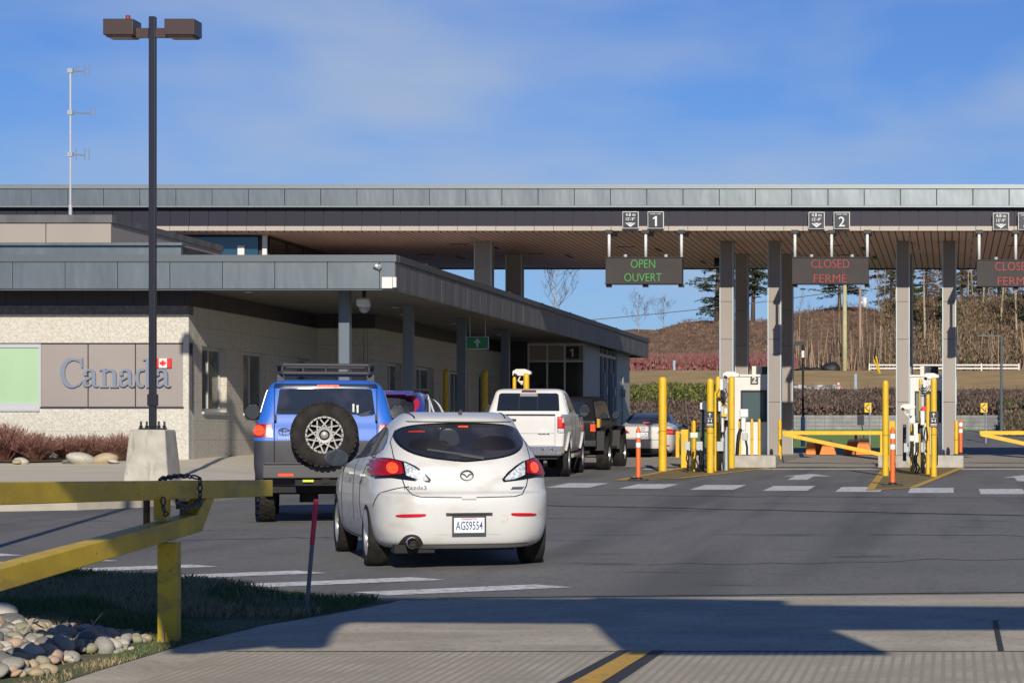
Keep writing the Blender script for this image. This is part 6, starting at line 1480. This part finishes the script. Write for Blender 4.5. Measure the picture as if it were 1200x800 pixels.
# ---------------------------------------------------------------- red shrubs in the bed
shm = mat('barberry_twig', (.16, .050, .050), .8, c2=(.24, .12, .09), scale=4)
def shrub_mesh(seed, mats_, n=520, R_=.75, H_=.72, leaf=True):
    random.seed(seed); mb = MB(); bm = mb.bm
    for _ in range(n):
        a = random.uniform(0, math.tau); sp = random.random()**.6; hh = H_*random.uniform(.55, 1.05)*(1-.35*sp*sp)
        p0 = Vector((math.cos(a)*.15*sp, math.sin(a)*.15*sp, 0)); p1 = Vector((math.cos(a)*R_*sp*.6, math.sin(a)*R_*sp*.6, hh*.6)); p2 = Vector((math.cos(a+.2)*R_*sp, math.sin(a+.2)*R_*sp, hh))
        w = .007
        for q0, q1, ww in ((p0, p1, w), (p1, p2, w*.8)):
            d = (q1-q0).normalized(); u = d.orthogonal().normalized()*ww; v_ = d.cross(u).normalized()*ww
            for s_ in (u, v_):
                f = bm.faces.new([bm.verts.new(k) for k in (q0-s_, q0+s_, q1+s_*.6, q1-s_*.6)]); f.material_index = random.choice((0, 0, 0, 1))
        for _ in range(5):
            t_ = random.uniform(.3, 1.0); c = p1.lerp(p2, t_) if random.random() < .6 else p0.lerp(p1, t_); e = c+Vector((random.uniform(-.09, .09), random.uniform(-.09, .09), random.uniform(.03, .13)))
            u = Vector((random.uniform(-1, 1), random.uniform(-1, 1), 0)).normalized()*.0065
            bm.faces.new([bm.verts.new(k) for k in (c-u, c+u, e)]).material_index = random.choice((0, 0, 1))
    me = bpy.data.meshes.new('shrub'); bm.to_mesh(me); bm.free()
    for m in mats_: me.materials.append(m)
    return me
sm1 = [shrub_mesh(k, [shm, mat('barberry_tan', (.27, .17, .12), .8)], 560) for k in range(3)]
random.seed(5)
spots = [(-21.9, 52.2, 1.0), (-20.95, 51.95, .95), (-20.0, 52.3, 1.05), (-19.2, 52.0, .8), (-18.3, 52.5, .75), (-17.55, 52.3, .78), (-22.9, 52.3, 1.0), (-20.5, 52.6, 1.05), (-18.8, 52.7, .7)]
labs = ['dark red shrub at the left edge of the bed', 'dark red shrub second from the left edge', 'widest dark red shrub below the green window', 'low brownish red shrub over the large boulders', 'small reddish shrub left of the lamp base', 'reddish shrub touching the lamp base', 'red shrub cut by the left edge', 'red shrub against the wall below the Canada sign', 'thin brown shrub against the wall below the wordmark']
for k, (x, y, s_) in enumerate(spots):
    o = bpy.data.objects.new('red_shrub', sm1[k % 3]); sc.collection.objects.link(o); o.location = (x, y, sw(x, y)+.03); o.scale = (s_, s_, s_*1.0); o.rotation_euler = (0, 0, k*1.1)
    tag(o, labs[k], 'shrub', 'red shrubs along the office wall')

# ---------------------------------------------------------------- far bank: wall, hedges, rocks
mb = MB(); wallm = mat('retaining_wall_block', (.17, .175, .185), .9, c2=(.28, .28, .28), scale=1.8, bump=.5, bscale=8)
line_grid(wallm, 2, .18, .025, (.13, .13, .13)); line_grid(wallm, 0, .42, .03, (.16, .16, .16))
pts = [(-8.5, 114.0), (-3, 114.6), (.2, 114.8), (3.0, 113.8), (4.5, 113)]
for a, b in zip(pts, pts[1:]): 
    mb.poly([(a[0], a[1], 1.2), (b[0], b[1], 1.2), (b[0], b[1], 2.68), (a[0], a[1], 2.68)]); mb.poly([(a[0], a[1], 2.68), (b[0], b[1], 2.68), (b[0], b[1]+.4, 2.68), (a[0], a[1]+.4, 2.68)])
    mb.poly([(b[0], b[1]+.4, 1.2), (a[0], a[1]+.4, 1.2), (a[0], a[1]+.4, 2.68), (b[0], b[1]+.4, 2.68)])
tag(mb.build('retaining_wall', wallm, fixn=False), 'low grey block retaining wall below the brown hedge beyond the lanes', 'wall')
def thicket(name, x0, x1, y0, y1, h, n, mats_, label, cat, lw=.05, lh=.12, zoff=0, tall=0.0):
    mb = MB(); bm = mb.bm
    for _ in range(n):
        x = random.uniform(x0, x1); y = random.uniform(y0, y1); b = terr(x, y); edge = 1-abs((y-(y0+y1)/2)/((y1-y0)/2))**3*.4
        t_ = random.random()**.7; z = b+h*t_*edge*(1+.18*noise.noise((x*.6, y*.4, 7)))+zoff
        a = random.uniform(0, math.tau); u = Vector((math.cos(a), math.sin(a), random.uniform(-.5, .5)))*lw*random.uniform(.5, 1.2); v_ = Vector((random.uniform(-.4, .4), random.uniform(-.4, .4), 1))*lh*random.uniform(.5, 1.3)
        c = Vector((x, y, z)); bm.faces.new([bm.verts.new(k) for k in (c-u, c+u*.3-v_*.3, c+u, c+v_)]).material_index = random.randrange(len(mats_))
    if tall:
        for _ in range(int(n*tall)):
            x = random.uniform(x0, x1); y = random.uniform(y0, y1); b = terr(x, y); hh = h*random.uniform(.8, 1.5); l_ = random.uniform(-.15, .15)
            mb.poly([(x, y, b), (x+.05, y, b), (x+l_+.02, y, b+hh)], random.randrange(len(mats_)))
    return tag(mb.build(name, mats_, fixn=False), label, cat, kind='stuff')
random.seed(33)
thicket('green_hedge', -17.5, -8.8, 119, 124.5, 1.1, 26000, [mat('hedge_olive', (.07, .085, .016), .8), mat('hedge_dark', (.03, .045, .012), .8), mat('hedge_yellow', (.17, .16, .035), .8)], 'olive green hedge on the bank beyond the first lane', 'hedge', .07, .10)
hb = [mat('hedge_brown', (.10, .068, .055), .9), mat('hedge_grey_brown', (.16, .115, .09), .9), mat('hedge_dark_brown', (.04, .028, .027), .9)]
thicket('brown_hedge', -8.8, 4.6, 116.2, 126, .75, 42000, hb, 'leafless brown hedge above the grey retaining wall', 'hedge', .06, .12, 0, .03)
thicket('brown_brush', -16.5, -8.8, 111.5, 117.5, .75, 16000, hb, 'grey brown leafless brush in front of the olive hedge', 'brush', .06, .12, 0, .03)
thicket('brown_brush', 2.2, 12, 106, 124, .7, 26000, hb+[mat('hedge_olive', (.07, .085, .016), .8)], 'mixed brown and green brush right of the right island', 'brush', .08, .14, 0, .03)
rd = [mat('dogwood_red', (.20, .055, .06), .8), mat('dogwood_pink', (.24, .10, .095), .8), mat('dogwood_brown', (.16, .09, .07), .8)]
thicket('red_dogwood', -22, -10.5, 162, 168, .95, 13000, rd, 'band of red leafless bushes at the foot of the brown mound', 'bushes', .10, .22, 0, .25)
# riprap rows
def riprap(x0, x1, y0, y1, n, label):
    mb = MB()
    for _ in range(n):
        x = random.uniform(x0, x1); y = random.uniform(y0, y1); r = random.uniform(.12, .30)
        k = len(mb.bm.verts); kf = len(mb.bm.faces); bmesh.ops.create_icosphere(mb.bm, subdivisions=1, radius=r, matrix=Matrix.Translation((x, y, terr(x, y)+r*.4)) @ Matrix.Rotation(random.uniform(0, 6), 4, (random.random(), random.random(), 1)) @ Matrix.Diagonal((1.2, .9, .75, 1)))
        mb.bm.faces.ensure_lookup_table(); mi = random.choice((0, 0, 1, 2))
        for f in mb.bm.faces[kf:]: f.material_index = mi
    tag(mb.build('riprap', [mat('riprap_pale', (.42, .42, .40), .9), mat('riprap_grey', (.25, .26, .26), .9), mat('riprap_dark', (.10, .11, .11), .9)], fixn=False), label, 'rocks', kind='stuff')
riprap(-19, -7.0, 127.5, 134, 900, 'strip of loose pale grey rocks above the olive hedge')
riprap(-7.0, -6.0, 128, 134, 70, 'end of the pale rock strip beside the slim lamp post')
# saplings/stumps at the foot of the mound, twig debris on it
mb = MB()
for _ in range(220):
    x = random.uniform(-12, 9); y = random.uniform(168, 176); h = random.uniform(.6, 3.6)*random.random()**.5+.3; b = terr(x, y)-.2; r = random.uniform(.025, .06)
    mb.cyl((x, y, b), (x+random.uniform(-.16, .16)*h, y, b+h), r, r*.5, n=5, caps=False, mi=random.randrange(3))
tag(mb.build('saplings', [mat('sapling_tan', (.33, .23, .14), .9), mat('sapling_grey', (.24, .18, .14), .9), mat('sapling_brown', (.13, .085, .06), .9)], fixn=False), 'dense stand of thin bare saplings at the foot of the mound', 'saplings', kind='stuff')
mb = MB()
for _ in range(16000):
    x = random.uniform(-24, 16); y = random.uniform(168, 222); z = terr(x, y)-.02; a = random.uniform(0, math.tau); l_ = random.uniform(.1, .45)
    d = Vector((math.cos(a)*l_, math.sin(a)*l_, random.uniform(.02, .4))); u = Vector((0, 0, .025)) if random.random() < .5 else Vector((.025, 0, 0)); c = Vector((x, y, z)); mb.bm.faces.new([mb.bm.verts.new(k) for k in (c-u, c+u, c+d)]).material_index = random.choice((0, 0, 1, 1, 2))
tag(mb.build('hill_debris', [mat('debris_brown', (.17, .10, .058), .9), mat('debris_dark', (.06, .033, .02), .9), mat('debris_pale', (.28, .19, .115), .9)], fixn=False), 'dead bracken and twigs scattered over the brown mound', 'debris', kind='stuff')

# ---------------------------------------------------------------- trees
bark_pale = mat('alder_bark', (.42, .36, .25), .9, c2=(.27, .22, .15), scale=3); bark_br = mat('twig_brown', (.15, .095, .068), .9); bark_dk = mat('fir_bark', (.10, .065, .045), .9)
def bare_tree(seed, H_=12, trunk_r=.14, spread=.5, n_main=14, depth=3, start=.25, twr=.022):
    random.seed(seed); tr = MB(); cr = MB()
    lean = Vector((random.uniform(-.06, .06), random.uniform(-.06, .06), 1)); pts = []; p = Vector((0, 0, -.4)); N = 9
    for i in range(N+1): pts.append(p.copy()); p = p+lean*(H_/N)+Vector((random.uniform(-.1, .1), random.uniform(-.1, .1), 0))*H_*.03
    tr.tube(pts, [trunk_r*(1-.85*i/N) for i in range(N+1)], n=7)
    def branch(p, d, L_, r, dep):
        q = [p]; c = p.copy(); dd = d.copy()
        for i in range(3): dd = (dd+Vector((random.uniform(-.25, .25), random.uniform(-.25, .25), random.uniform(-.02, .22)))).normalized(); c = c+dd*L_/3; q.append(c.copy())
        cr.tube(q, [r, r*.75, r*.5, r*.25], n=4 if dep < depth else 3)
        if dep < depth:
            for _ in range(4 if dep == 1 else 3):
                k = random.choice((1, 2, 2, 3)); a = random.uniform(0, math.tau); side = Vector((math.cos(a), math.sin(a), .5)); branch(q[k], (dd+side*.9).normalized(), L_*random.uniform(.45, .7), max(r*.5, twr*.5), dep+1)
    for i in range(n_main):
        t_ = start+(1-start)*(i+random.random())/n_main; k = min(N-1, int(t_*N)); pp = pts[k].lerp(pts[k+1], t_*N-k); a = random.uniform(0, math.tau)
        L_ = H_*spread*(1-t_*.65)*random.uniform(.6, 1.1); branch(pp, Vector((math.cos(a), math.sin(a), random.uniform(.5, 1.3))).normalized(), L_, max(trunk_r*.35*(1-t_*.6), twr), 1)
    def me(mb, n_, m): 
        q = bpy.data.meshes.new(n_); mb.bm.to_mesh(q); mb.bm.free(); q.materials.append(m); return q
    return me(tr, 'trunk', bark_pale), me(cr, 'crown', bark_br)
def place_tree(name, meshes, x, y, s_, label, cat, group=None, rot=0, z=None, mats_=None):
    t = thing(name, label, cat, (x, y, terr(x, y) if z is None else z), (0, 0, rot), group); t.scale = (s_, s_, s_)
    for me, n_ in zip(meshes, ('trunk', 'crown')):
        o = bpy.data.objects.new(n_, me); sc.collection.objects.link(o); o.parent = t
    return t
bt = [bare_tree(40+k, 13, .15, .30, 16, 3, .22, .028) for k in range(4)]
bt_wide = bare_tree(77, 9, .16, .62, 13, 4, .28, .035)
def conifer(seed, H_=14, R_=3.2, start=.2, dens=1.0, mats_=None, layers=26, tuft=.30):
    random.seed(seed); tr = MB(); cr = MB(); tr.tube([(0, 0, -.5), (.1, 0, H_*.5), (0, .05, H_)], [.24, .15, .02], n=8)
    for i in range(layers):
        t_ = start+(1-start)*i/layers; z = H_*t_; rad = R_*(1-((t_-start)/(1-start))**1.3*.92)*random.uniform(.7, 1.15); nb = int(random.choice((4, 5, 6))*dens+.5)
        for b in range(nb):
            a = random.uniform(0, math.tau); L_ = rad*random.uniform(.55, 1.1); d = Vector((math.cos(a), math.sin(a), 0)); tip = Vector((0, 0, z))+d*L_+Vector((0, 0, L_*random.uniform(-.22, .18)))
            tr.tube([(0, 0, z), Vector((0, 0, z)).lerp(tip, .5)+Vector((0, 0, .1)), tip], [.04, .025, .01], n=4)
            nt_ = int(6+L_*8)
            for k in range(nt_):
                s_ = random.uniform(.22, 1.02); c = Vector((0, 0, z)).lerp(tip, s_)+Vector((0, 0, .1*math.sin(s_*3)))+Vector((random.uniform(-.28, .28), random.uniform(-.28, .28), random.uniform(-.18, .05)))
                for _ in range(4):
                    u = Vector((random.uniform(-1, 1), random.uniform(-1, 1), random.uniform(-.35, .25))).normalized()*tuft*random.uniform(.5, 1.1); w_ = Vector((random.uniform(-1, 1), random.uniform(-1, 1), random.uniform(-.5, .5))).normalized()*tuft*.22
                    cr.bm.faces.new([cr.bm.verts.new(q) for q in (c-w_, c+w_, c+u)]).material_index = random.choice((0, 0, 1))
    q = bpy.data.meshes.new('trunk'); tr.bm.to_mesh(q); tr.bm.free(); q.materials.append(bark_dk)
    p = bpy.data.meshes.new('crown'); cr.bm.to_mesh(p); cr.bm.free()
    for m in mats_: p.materials.append(m)
    return q, p
firm = [mat('fir_green', (.030, .055, .030), .8), mat('fir_light', (.07, .10, .045), .8)]
yelm = [mat('cedar_green', (.07, .095, .022), .8), mat('cedar_yellow', (.16, .17, .045), .8)]
fir1 = conifer(1, 8.2, 2.6, .42, 1.2, firm, 16, .34); fir2 = conifer(2, 5.6, 3.6, .30, 1.3, firm, 12, .34); fir3 = conifer(3, 15, 3.6, .12, .8, firm, 30, .45); ced = conifer(4, 13, 2.3, .2, .9, yelm, 28, .40)
def ax(px, Y): return (px-CX)*Y/F
def az_(py, Y): return CAMZ+(CY-py)*Y/F
place_tree('fir_tree', fir1, ax(882, 216), 216, 1.0, 'lone fir on the mound with a bare lower trunk, right of the middle grey columns', 'tree', z=az_(392, 216), rot=1)
place_tree('fir_tree', conifer(8, 7.5, 3.2, .1, 1.1, firm, 16, .34), ax(840, 215), 215, 1.0, 'ragged fir on the mound, left of the tall column pair of booth 2', 'tree', z=az_(373, 215), rot=1)
place_tree('fir_tree', fir2, ax(984, 214), 214, .78, 'small spreading fir on the mound crest behind the red lane 2 sign', 'tree', z=az_(362, 214), rot=2)
place_tree('fir_tree', fir3, ax(1044, 220), 220, .72, 'tall fir right of the CLOSED sign, cut by the column', 'tree', z=az_(372, 220), rot=.5)
place_tree('bare_tree', bt_wide, ax(650, 190), 190, .62, 'bare tree standing alone against the sky above the low roof', 'tree', z=az_(392, 190))
place_tree('bare_tree', bare_tree(79, 7, .10, .75, 12, 4, .15, .03), ax(748, 215), 215, .42, 'low bare tree at the left end of the brown mound', 'tree', z=az_(390, 215), rot=1.5)
place_tree('bare_tree', bt_wide, ax(778, 218), 218, .30, 'smallest bare tree at the left end of the mound', 'tree', z=az_(388, 218), rot=2.5)
random.seed(90)
for i in range(26):
    px = random.uniform(925, 1052); Y = random.uniform(170, 184); place_tree('sapling_tree', bt[i % 4], ax(px, Y), Y, random.uniform(.17, .34), 'small leafless tree in the thicket between the slim lamp post and the right columns', 'tree', 'small leafless trees at the foot of the mound', rot=i*1.3)
k = 0
sides = ['pale', 'slender', 'leaning', 'tall', 'thin', 'grey', 'crooked', 'straight']
for i in range(46):
    px = 1052+(i*37 % 46)/46*330+random.uniform(-4, 4); Y = random.uniform(176, 226); x = ax(px, Y); s_ = random.uniform(.52, .78)
    if i % 6 == 1: place_tree('fir_tree', fir3, x, Y, s_*.9, 'dark fir rising among the bare trees on the right hand slope', 'tree', 'dark firs on the right hand slope', rot=i)
    elif i % 6 == 4: place_tree('cedar_tree', ced, x, Y, s_*.9, 'yellow green conifer among the bare trees on the right hand slope', 'tree', 'yellow green conifers on the right hand slope', rot=i)
    else: place_tree('bare_tree', bt[i % 4], x, Y, s_, 'pale leafless tree in the wood on the right hand slope', 'tree', 'leafless trees on the right hand slope', rot=i*1.7)
for px, Y in ((1036, 205), (1031, 212), (1048, 198), (1060, 190), (1085, 182), (1098, 186)): place_tree('bare_tree', bt[int(px) % 4], ax(px, Y), Y, .45, 'shorter leafless tree at the left margin of the right hand wood', 'tree', 'shorter leafless trees at the wood margin', rot=px)
random.seed(91)
thicket('undergrowth', 1.5-7, 30, 170, 212, 2.0, 100000, [mat('under_brown', (.17, .105, .07), .9), mat('under_grey', (.24, .165, .115), .9), mat('under_dark', (.06, .04, .035), .9), mat('under_olive', (.12, .12, .04), .9)], 'tangled brown undergrowth below the bare trees on the right', 'undergrowth', .06, .20, 0, .02)

# rail fence
t = thing('rail_fence', 'white three rail fence in front of the wooded slope', 'fence', (0, 168, 6))
mb = MB(); 
def fz(x): return terr(x, 168)+.1
x = -7.6+1.2
fx0, fx1 = ax(1020, 166), ax(1195, 166)
segs = int((fx1-fx0)/2.2)
fm = mat('fence_white', (.62, .61, .57), .7)
for k in range(segs):
    a = fx0+k*(fx1-fx0)/segs; b = a+(fx1-fx0)/segs-.1
    za = az_(440, 166)
    if k in (5, 8): continue
    for dz in (.0, .22, .44, .66): mb.box((a, 165.95, za+dz), (b, 166, za+dz+.1))
WP(t, 'rail', mb, fm)
for k in range(segs+1):
    a = fx0+k*(fx1-fx0)/segs-.07; mb = MB(); mb.box((a-.04, 166.0, az_(440, 166)-.8), (a+.06, 166.12, az_(440, 166)+.82)); WP(t, 'fence_post', mb, fm)
# utility poles and wire
def pole(px, y0, y1, Y, r, m, label):
    a = W(px, y1, Y); b = W(px, y0, Y); t = thing('utility_pole', label, 'pole', a); mb = MB(); mb.cyl((0, 0, -1.5), b-a, r, r*.75, n=10); mb.build('pole', m, t); return t, b-a
pole(990, 334, 438, 160, .17, mat('pale_green_pole', (.42, .42, .22), .8, c2=(.35, .33, .19), scale=4), 'pale yellow green utility pole below the red lane 2 sign')
t, tp = pole(1008, 335, 436, 172, .11, mat('grey_brown_pole', (.30, .22, .15), .9), 'thin brown utility pole with a white canister right of the pale pole')
mb = MB(); mb.cyl((.32, 0, tp.z-1.5), (.32, 0, tp.z-.8), .16, n=12); mb.box((0, -.04, tp.z-1.2), (.3, .04, tp.z-1.1)); mb.build('transformer', mat('transformer_grey', (.62, .62, .6), .5), t)
pole(1032, 382, 430, 172, .08, mat('grey_brown_pole', (.30, .22, .15), .9), 'short bare brown pole left of the right column pair')
mb = MB(); a = W(560, 384, 172); b = W(1008, 338, 172); q = []
for i in range(25): u = i/24; p = a.lerp(b, u); p.z -= 1.2*4*u*(1-u)*.25; q.append(p)
mb.tube(q, .03, n=5); tag(mb.build('overhead_wire', mat('wire_grey', (.10, .11, .12), .6)), 'thin overhead wire crossing the sky to the brown utility pole', 'wire')
# chevron signs, slim lamps, markers
def chevron(px, label):
    Y = 100; p = W(px, 522, Y); p.z = terr(p.x, Y)-.1; t = thing('chevron_sign', label, 'sign', p, group='yellow chevron signs by the exit road')
    zc = az_(477.5, Y)-p.z; S_ = F/Y
    mb = MB(); mb.cyl((.08, .03, 0), (.08, .03, zc), .04, n=8); mb.build('post', steel, t)
    mb = MB(); mb.box((-.13, 0, zc-.19), (.14, .02, zc+.19)); mb.build('plate', mat('sign_yellow', (.78, .50, .02), .5), t)
    mb = MB(); mb.prism([(.09, zc+.15), (-.08, zc), (.09, zc-.15), (.02, zc-.15), (-.12, zc), (.02, zc+.15)][::-1], lambda a, b: Vector((a, -.012, b)), lambda a, b: Vector((a, -.003, b))); mb.build('chevron', black_m, t)
chevron(1017, 'small yellow chevron sign beyond the lane 2 barrier gate'); chevron(1153, 'small yellow chevron sign right of the right island')
t = thing('dark_sign_back', 'dark square sign on a short leaning post beside the yellow chevron sign', 'sign', W(1009, 506, 98)); t.location.z = terr(t.location.x, 98)-.1
zc = az_(492, 98)-t.location.z
mb = MB(); mb.box((-.15, 0, zc-.2), (.12, .02, zc+.18)); mb.build('plate', navy, t); mb = MB(); mb.tube([(.0, .03, zc), (.18, .03, 0)], .02, n=6); mb.build('post', black_m, t)
t = thing('slim_lamp_post', 'slim black lamp post with a small box head behind lane 2', 'street lamp', W(941, 504, 92)); S_ = F/92
zt = az_(403, 92)-t.location.z
mb = MB(); mb.cyl((0, 0, .5), (0, 0, zt), .045, n=8); mb.build('pole', black_m, t); mb = MB(); mb.cyl((0, 0, -.6), (0, 0, .5), .085, n=8); mb.box((-.05, -.05, zt-.5), (.05, .05, zt-.25)); mb.build('white_sleeve', white_p, t); mb = MB(); mb.box((-.28, -.1, zt-.05), (.08, .1, zt+.1)); mb.build('lamp_head', black_m, t)
t = thing('slim_lamp_post', 'very thin grey lamp post among the brush at the far right', 'street lamp', W(1173.5, 505, 105)); zt = az_(393, 105)-t.location.z
mb = MB(); mb.cyl((0, 0, -.6), (0, 0, zt), .07, .045, n=8); mb.build('pole', mat('slate_pole', (.08, .10, .12), .5), t); mb = MB(); mb.box((-1.0, -.02, zt-.03), (0, .02, zt+.01)); mb.build('arm', mat('slate_pole', (.08, .10, .12), .5), t)
for px, y0, y1, Y, lab in ((982.5, 447, 463, 128, 'tiny orange marker post on the bank above the brown hedge'), (1199, 458, 472, 125, 'tiny orange marker post at the right edge on the bank'), (820.5, 455, 466, 127, 'small orange and white marker by the rock strip')):
    a = W(px, y1, Y); t = thing('marker_post', lab, 'marker', a); h = (y1-y0)*Y/F; mb = MB(); mb.cyl((0, 0, -.3), (0, 0, h), .055, n=10); mb.build('post', orange, t); mb = MB(); mb.cyl((0, 0, h*.45), (0, 0, h*.6), .058, n=10); mb.cyl((0, 0, h*.75), (0, 0, h*.9), .058, n=10); mb.build('reflective_band', refl_w, t)
for px, y0, y1, Y, lab in ((1002.5, 438, 460, 131, 'pale blue grey marker post on the tan bank'), (790, 422, 445, 158, 'pale blue marker post in front of the red bushes')):
    a = W(px, y1, Y); h = (y1-y0)*Y/F; mb = MB(); mb.cyl((a.x, Y, a.z-.3), (a.x, Y, a.z+h), .09, n=8); mb.cyl((a.x-.03, Y-.02, a.z-.3), (a.x-.03, Y-.02, a.z+.12), .14, n=8); tag(mb.build('marker_post', mat('pale_blue_grey', (.30, .38, .46), .6)), lab, 'marker')
t = thing('yellow_stakes', 'pair of leaning yellow guy guards on the bank behind the left yellow bollard', 'stake', W(1033, 441, 150))
mb = MB(); mb.tube([(0, 0, -.3), W(1026.5, 417, 150)-t.location], .05, n=6); mb.build('guard_tube', yellow, t); mb = MB(); mb.tube([(.05, .1, -.3), W(1024, 421, 150)-t.location], .04, n=6); mb.build('guard_tube', yellow, t)
# dark tarp heap
mb = MB(); c = W(972, 436, 158); bmesh.ops.create_icosphere(mb.bm, subdivisions=3, radius=1, matrix=Matrix.Translation((c.x+.1, 158, terr(c.x, 158)+.1)) @ Matrix.Diagonal((.62, .5, .40, 1)))
bmesh.ops.create_icosphere(mb.bm, subdivisions=3, radius=1, matrix=Matrix.Translation((c.x-1.3, 158, terr(c.x, 158))) @ Matrix.Diagonal((1.0, .5, .18, 1)))
for v in mb.bm.verts: v.co += Vector((1, 1, 1))*.12*noise.noise(v.co*2.3)
mb.cyl((c.x+.05, 158, terr(c.x, 158)), (c.x+.05, 158, terr(c.x, 158)+1.05), .05, n=6)
tag(mb.build('dark_heap', mat('dark_tarp', (.012, .012, .016), .6), smooth=50), 'dark tarpaulin heap at the left foot of the pale utility pole', 'heap')

# orange barricades behind the lane gate
def barricade(px, py0, py1, wb, wt, Y, label):
    S_ = F/Y; zb = 1.065; h = (py1-py0)/S_; X = (px-CX)/S_; t = thing('orange_barricade', label, 'barricade', (X, Y, zb), group='orange plastic barricades behind the lane 2 gate')
    mb = MB()
    prof = [(-wb/2, 0), (wb/2, 0), (wt/2, h), (-wt/2, h)]
    mb.prism([(a/S_, b) for a, b in prof], lambda a, b: Vector((a, 0, b)), lambda a, b: Vector((a, .4-.3*b/h, b))); mb.build('shell', mat('barricade_orange', (.72, .24, .05), .6, c2=(.66, .20, .04), scale=4), t, bevel=.02)
    mb = MB(); n_ = 4
    for k in range(n_): x = (-wt/2+wt*(k+.5)/n_)/S_; mb.box((x-.035, -.012, h-.06), (x+.03, .05, h+.02))
    mb.build('reflective_tab', refl_w, t)
barricade(950, 520, 536, 12, 9, 79.5, 'orange barricade nearest the booth column, behind the gate tip')
barricade(970, 520, 536, 20, 10, 79.2, 'orange barricade second from the booth column')
barricade(1000, 518.5, 536, 24, 12, 79.6, 'wide orange barricade left of the small cone top')
barricade(1012, 517, 536, 20, 11, 79.0, 'orange barricade nearest the right island')
barricade(957, 508, 524, 17, 14, 81.0, 'taller orange barricade panel standing behind the others near the booth')
q = W(1003, 521, 80.2); t = thing('traffic_cone', 'orange traffic cone with a white band sticking up behind the barricades', 'cone', (q.x, 80.2, 1.05))
mb = MB(); mb.lathe([(.17, 0), (.03, az_(509, 80.2)-1.05), (0, az_(509, 80.2)-1.05)], Matrix.Identity(4), 18); mb.box((-.2, -.2, 0), (.2, .2, .03)); mb.build('cone', orange, t); mb = MB(); mb.lathe([(.072, .42), (.056, .55)], Matrix.Translation((0, 0, 0)), 18); mb.build('reflective_band', refl_w, t)

# ---------------------------------------------------------------- unseen panels added over the drive, cut to cast the apron shadow
t = thing('unseen_shadow_caster', 'unseen panels on posts over the drive, added to cast the foreground shadow', 'shadow caster', (-3, 6, 0))
te = math.tan(R(EL)); ca, sa = math.cos(R(AZ)), math.sin(R(AZ)); YG = 6.0
def sh(px, py):
    Ys = CAMZ*F/(py-(CY-SLOPE*F)); Xs = (px-CX)*Ys/F; h = (Ys-YG)/ca; return (Xs+sa*h, g(Ys)+te*h)
lo = [(1500, 735), (961, 735), (1040, 769), (735, 769), (712, 750), (692, 729), (420, 727), (402, 732), (392, 742), (386, 756)]
hi = [(292, 697), (400, 703), (440, 701), (600, 701), (880, 704), (900, 709), (1500, 713)]
P1 = [sh(*p) for p in lo]+[sh(*p) for p in hi]
mb = MB(); 
P1a = [sh(*p) for p in [(1500, 735), (961, 735), (930, 722), (690, 722), (560, 722), (420, 727)]]+[sh(*p) for p in [(420, 703), (600, 701), (880, 704), (900, 709), (1500, 713)]]
mb.prism([sh(*p) for p in [(1500, 736), (961, 736), (900, 736), (900, 709), (1500, 713)]], lambda a, b: Vector((a, YG, b)), lambda a, b: Vector((a, YG-.2, b)))
mb.prism([sh(*p) for p in [(880, 736), (961, 736), (1040, 769), (735, 769), (712, 750), (692, 729), (692, 702), (920, 706), (920, 736)]], lambda a, b: Vector((a, YG+.21, b)), lambda a, b: Vector((a, YG+.01, b)))
mb.prism([sh(*p) for p in [(720, 729), (420, 727), (405, 731), (392, 742), (386, 757), (330, 757), (330, 699), (720, 702)]], lambda a, b: Vector((a, YG, b)), lambda a, b: Vector((a, YG-.2, b)))
WP(t, 'sign_panel', mb, grey_p)  # added panels, outlined from the shadow they should cast
mb = MB(); mb.prism([sh(*p) for p in [(329, 757), (228, 767), (198, 767), (188, 748), (0, 745), (-300, 745), (-900, 730), (-900, 676), (0, 678), (200, 688), (329, 697)]], lambda a, b: Vector((a, YG+.21, b)), lambda a, b: Vector((a, YG+.01, b))); WP(t, 'side_shade_panel', mb, grey_p)  # added panel that keeps the gate and verge in shade
for X in (9.0, -13.5): mb = MB(); mb.cyl((X, YG-.5, -.2), (X, YG-.5, 6.4), .18, n=14); WP(t, 'support_post', mb, steel)
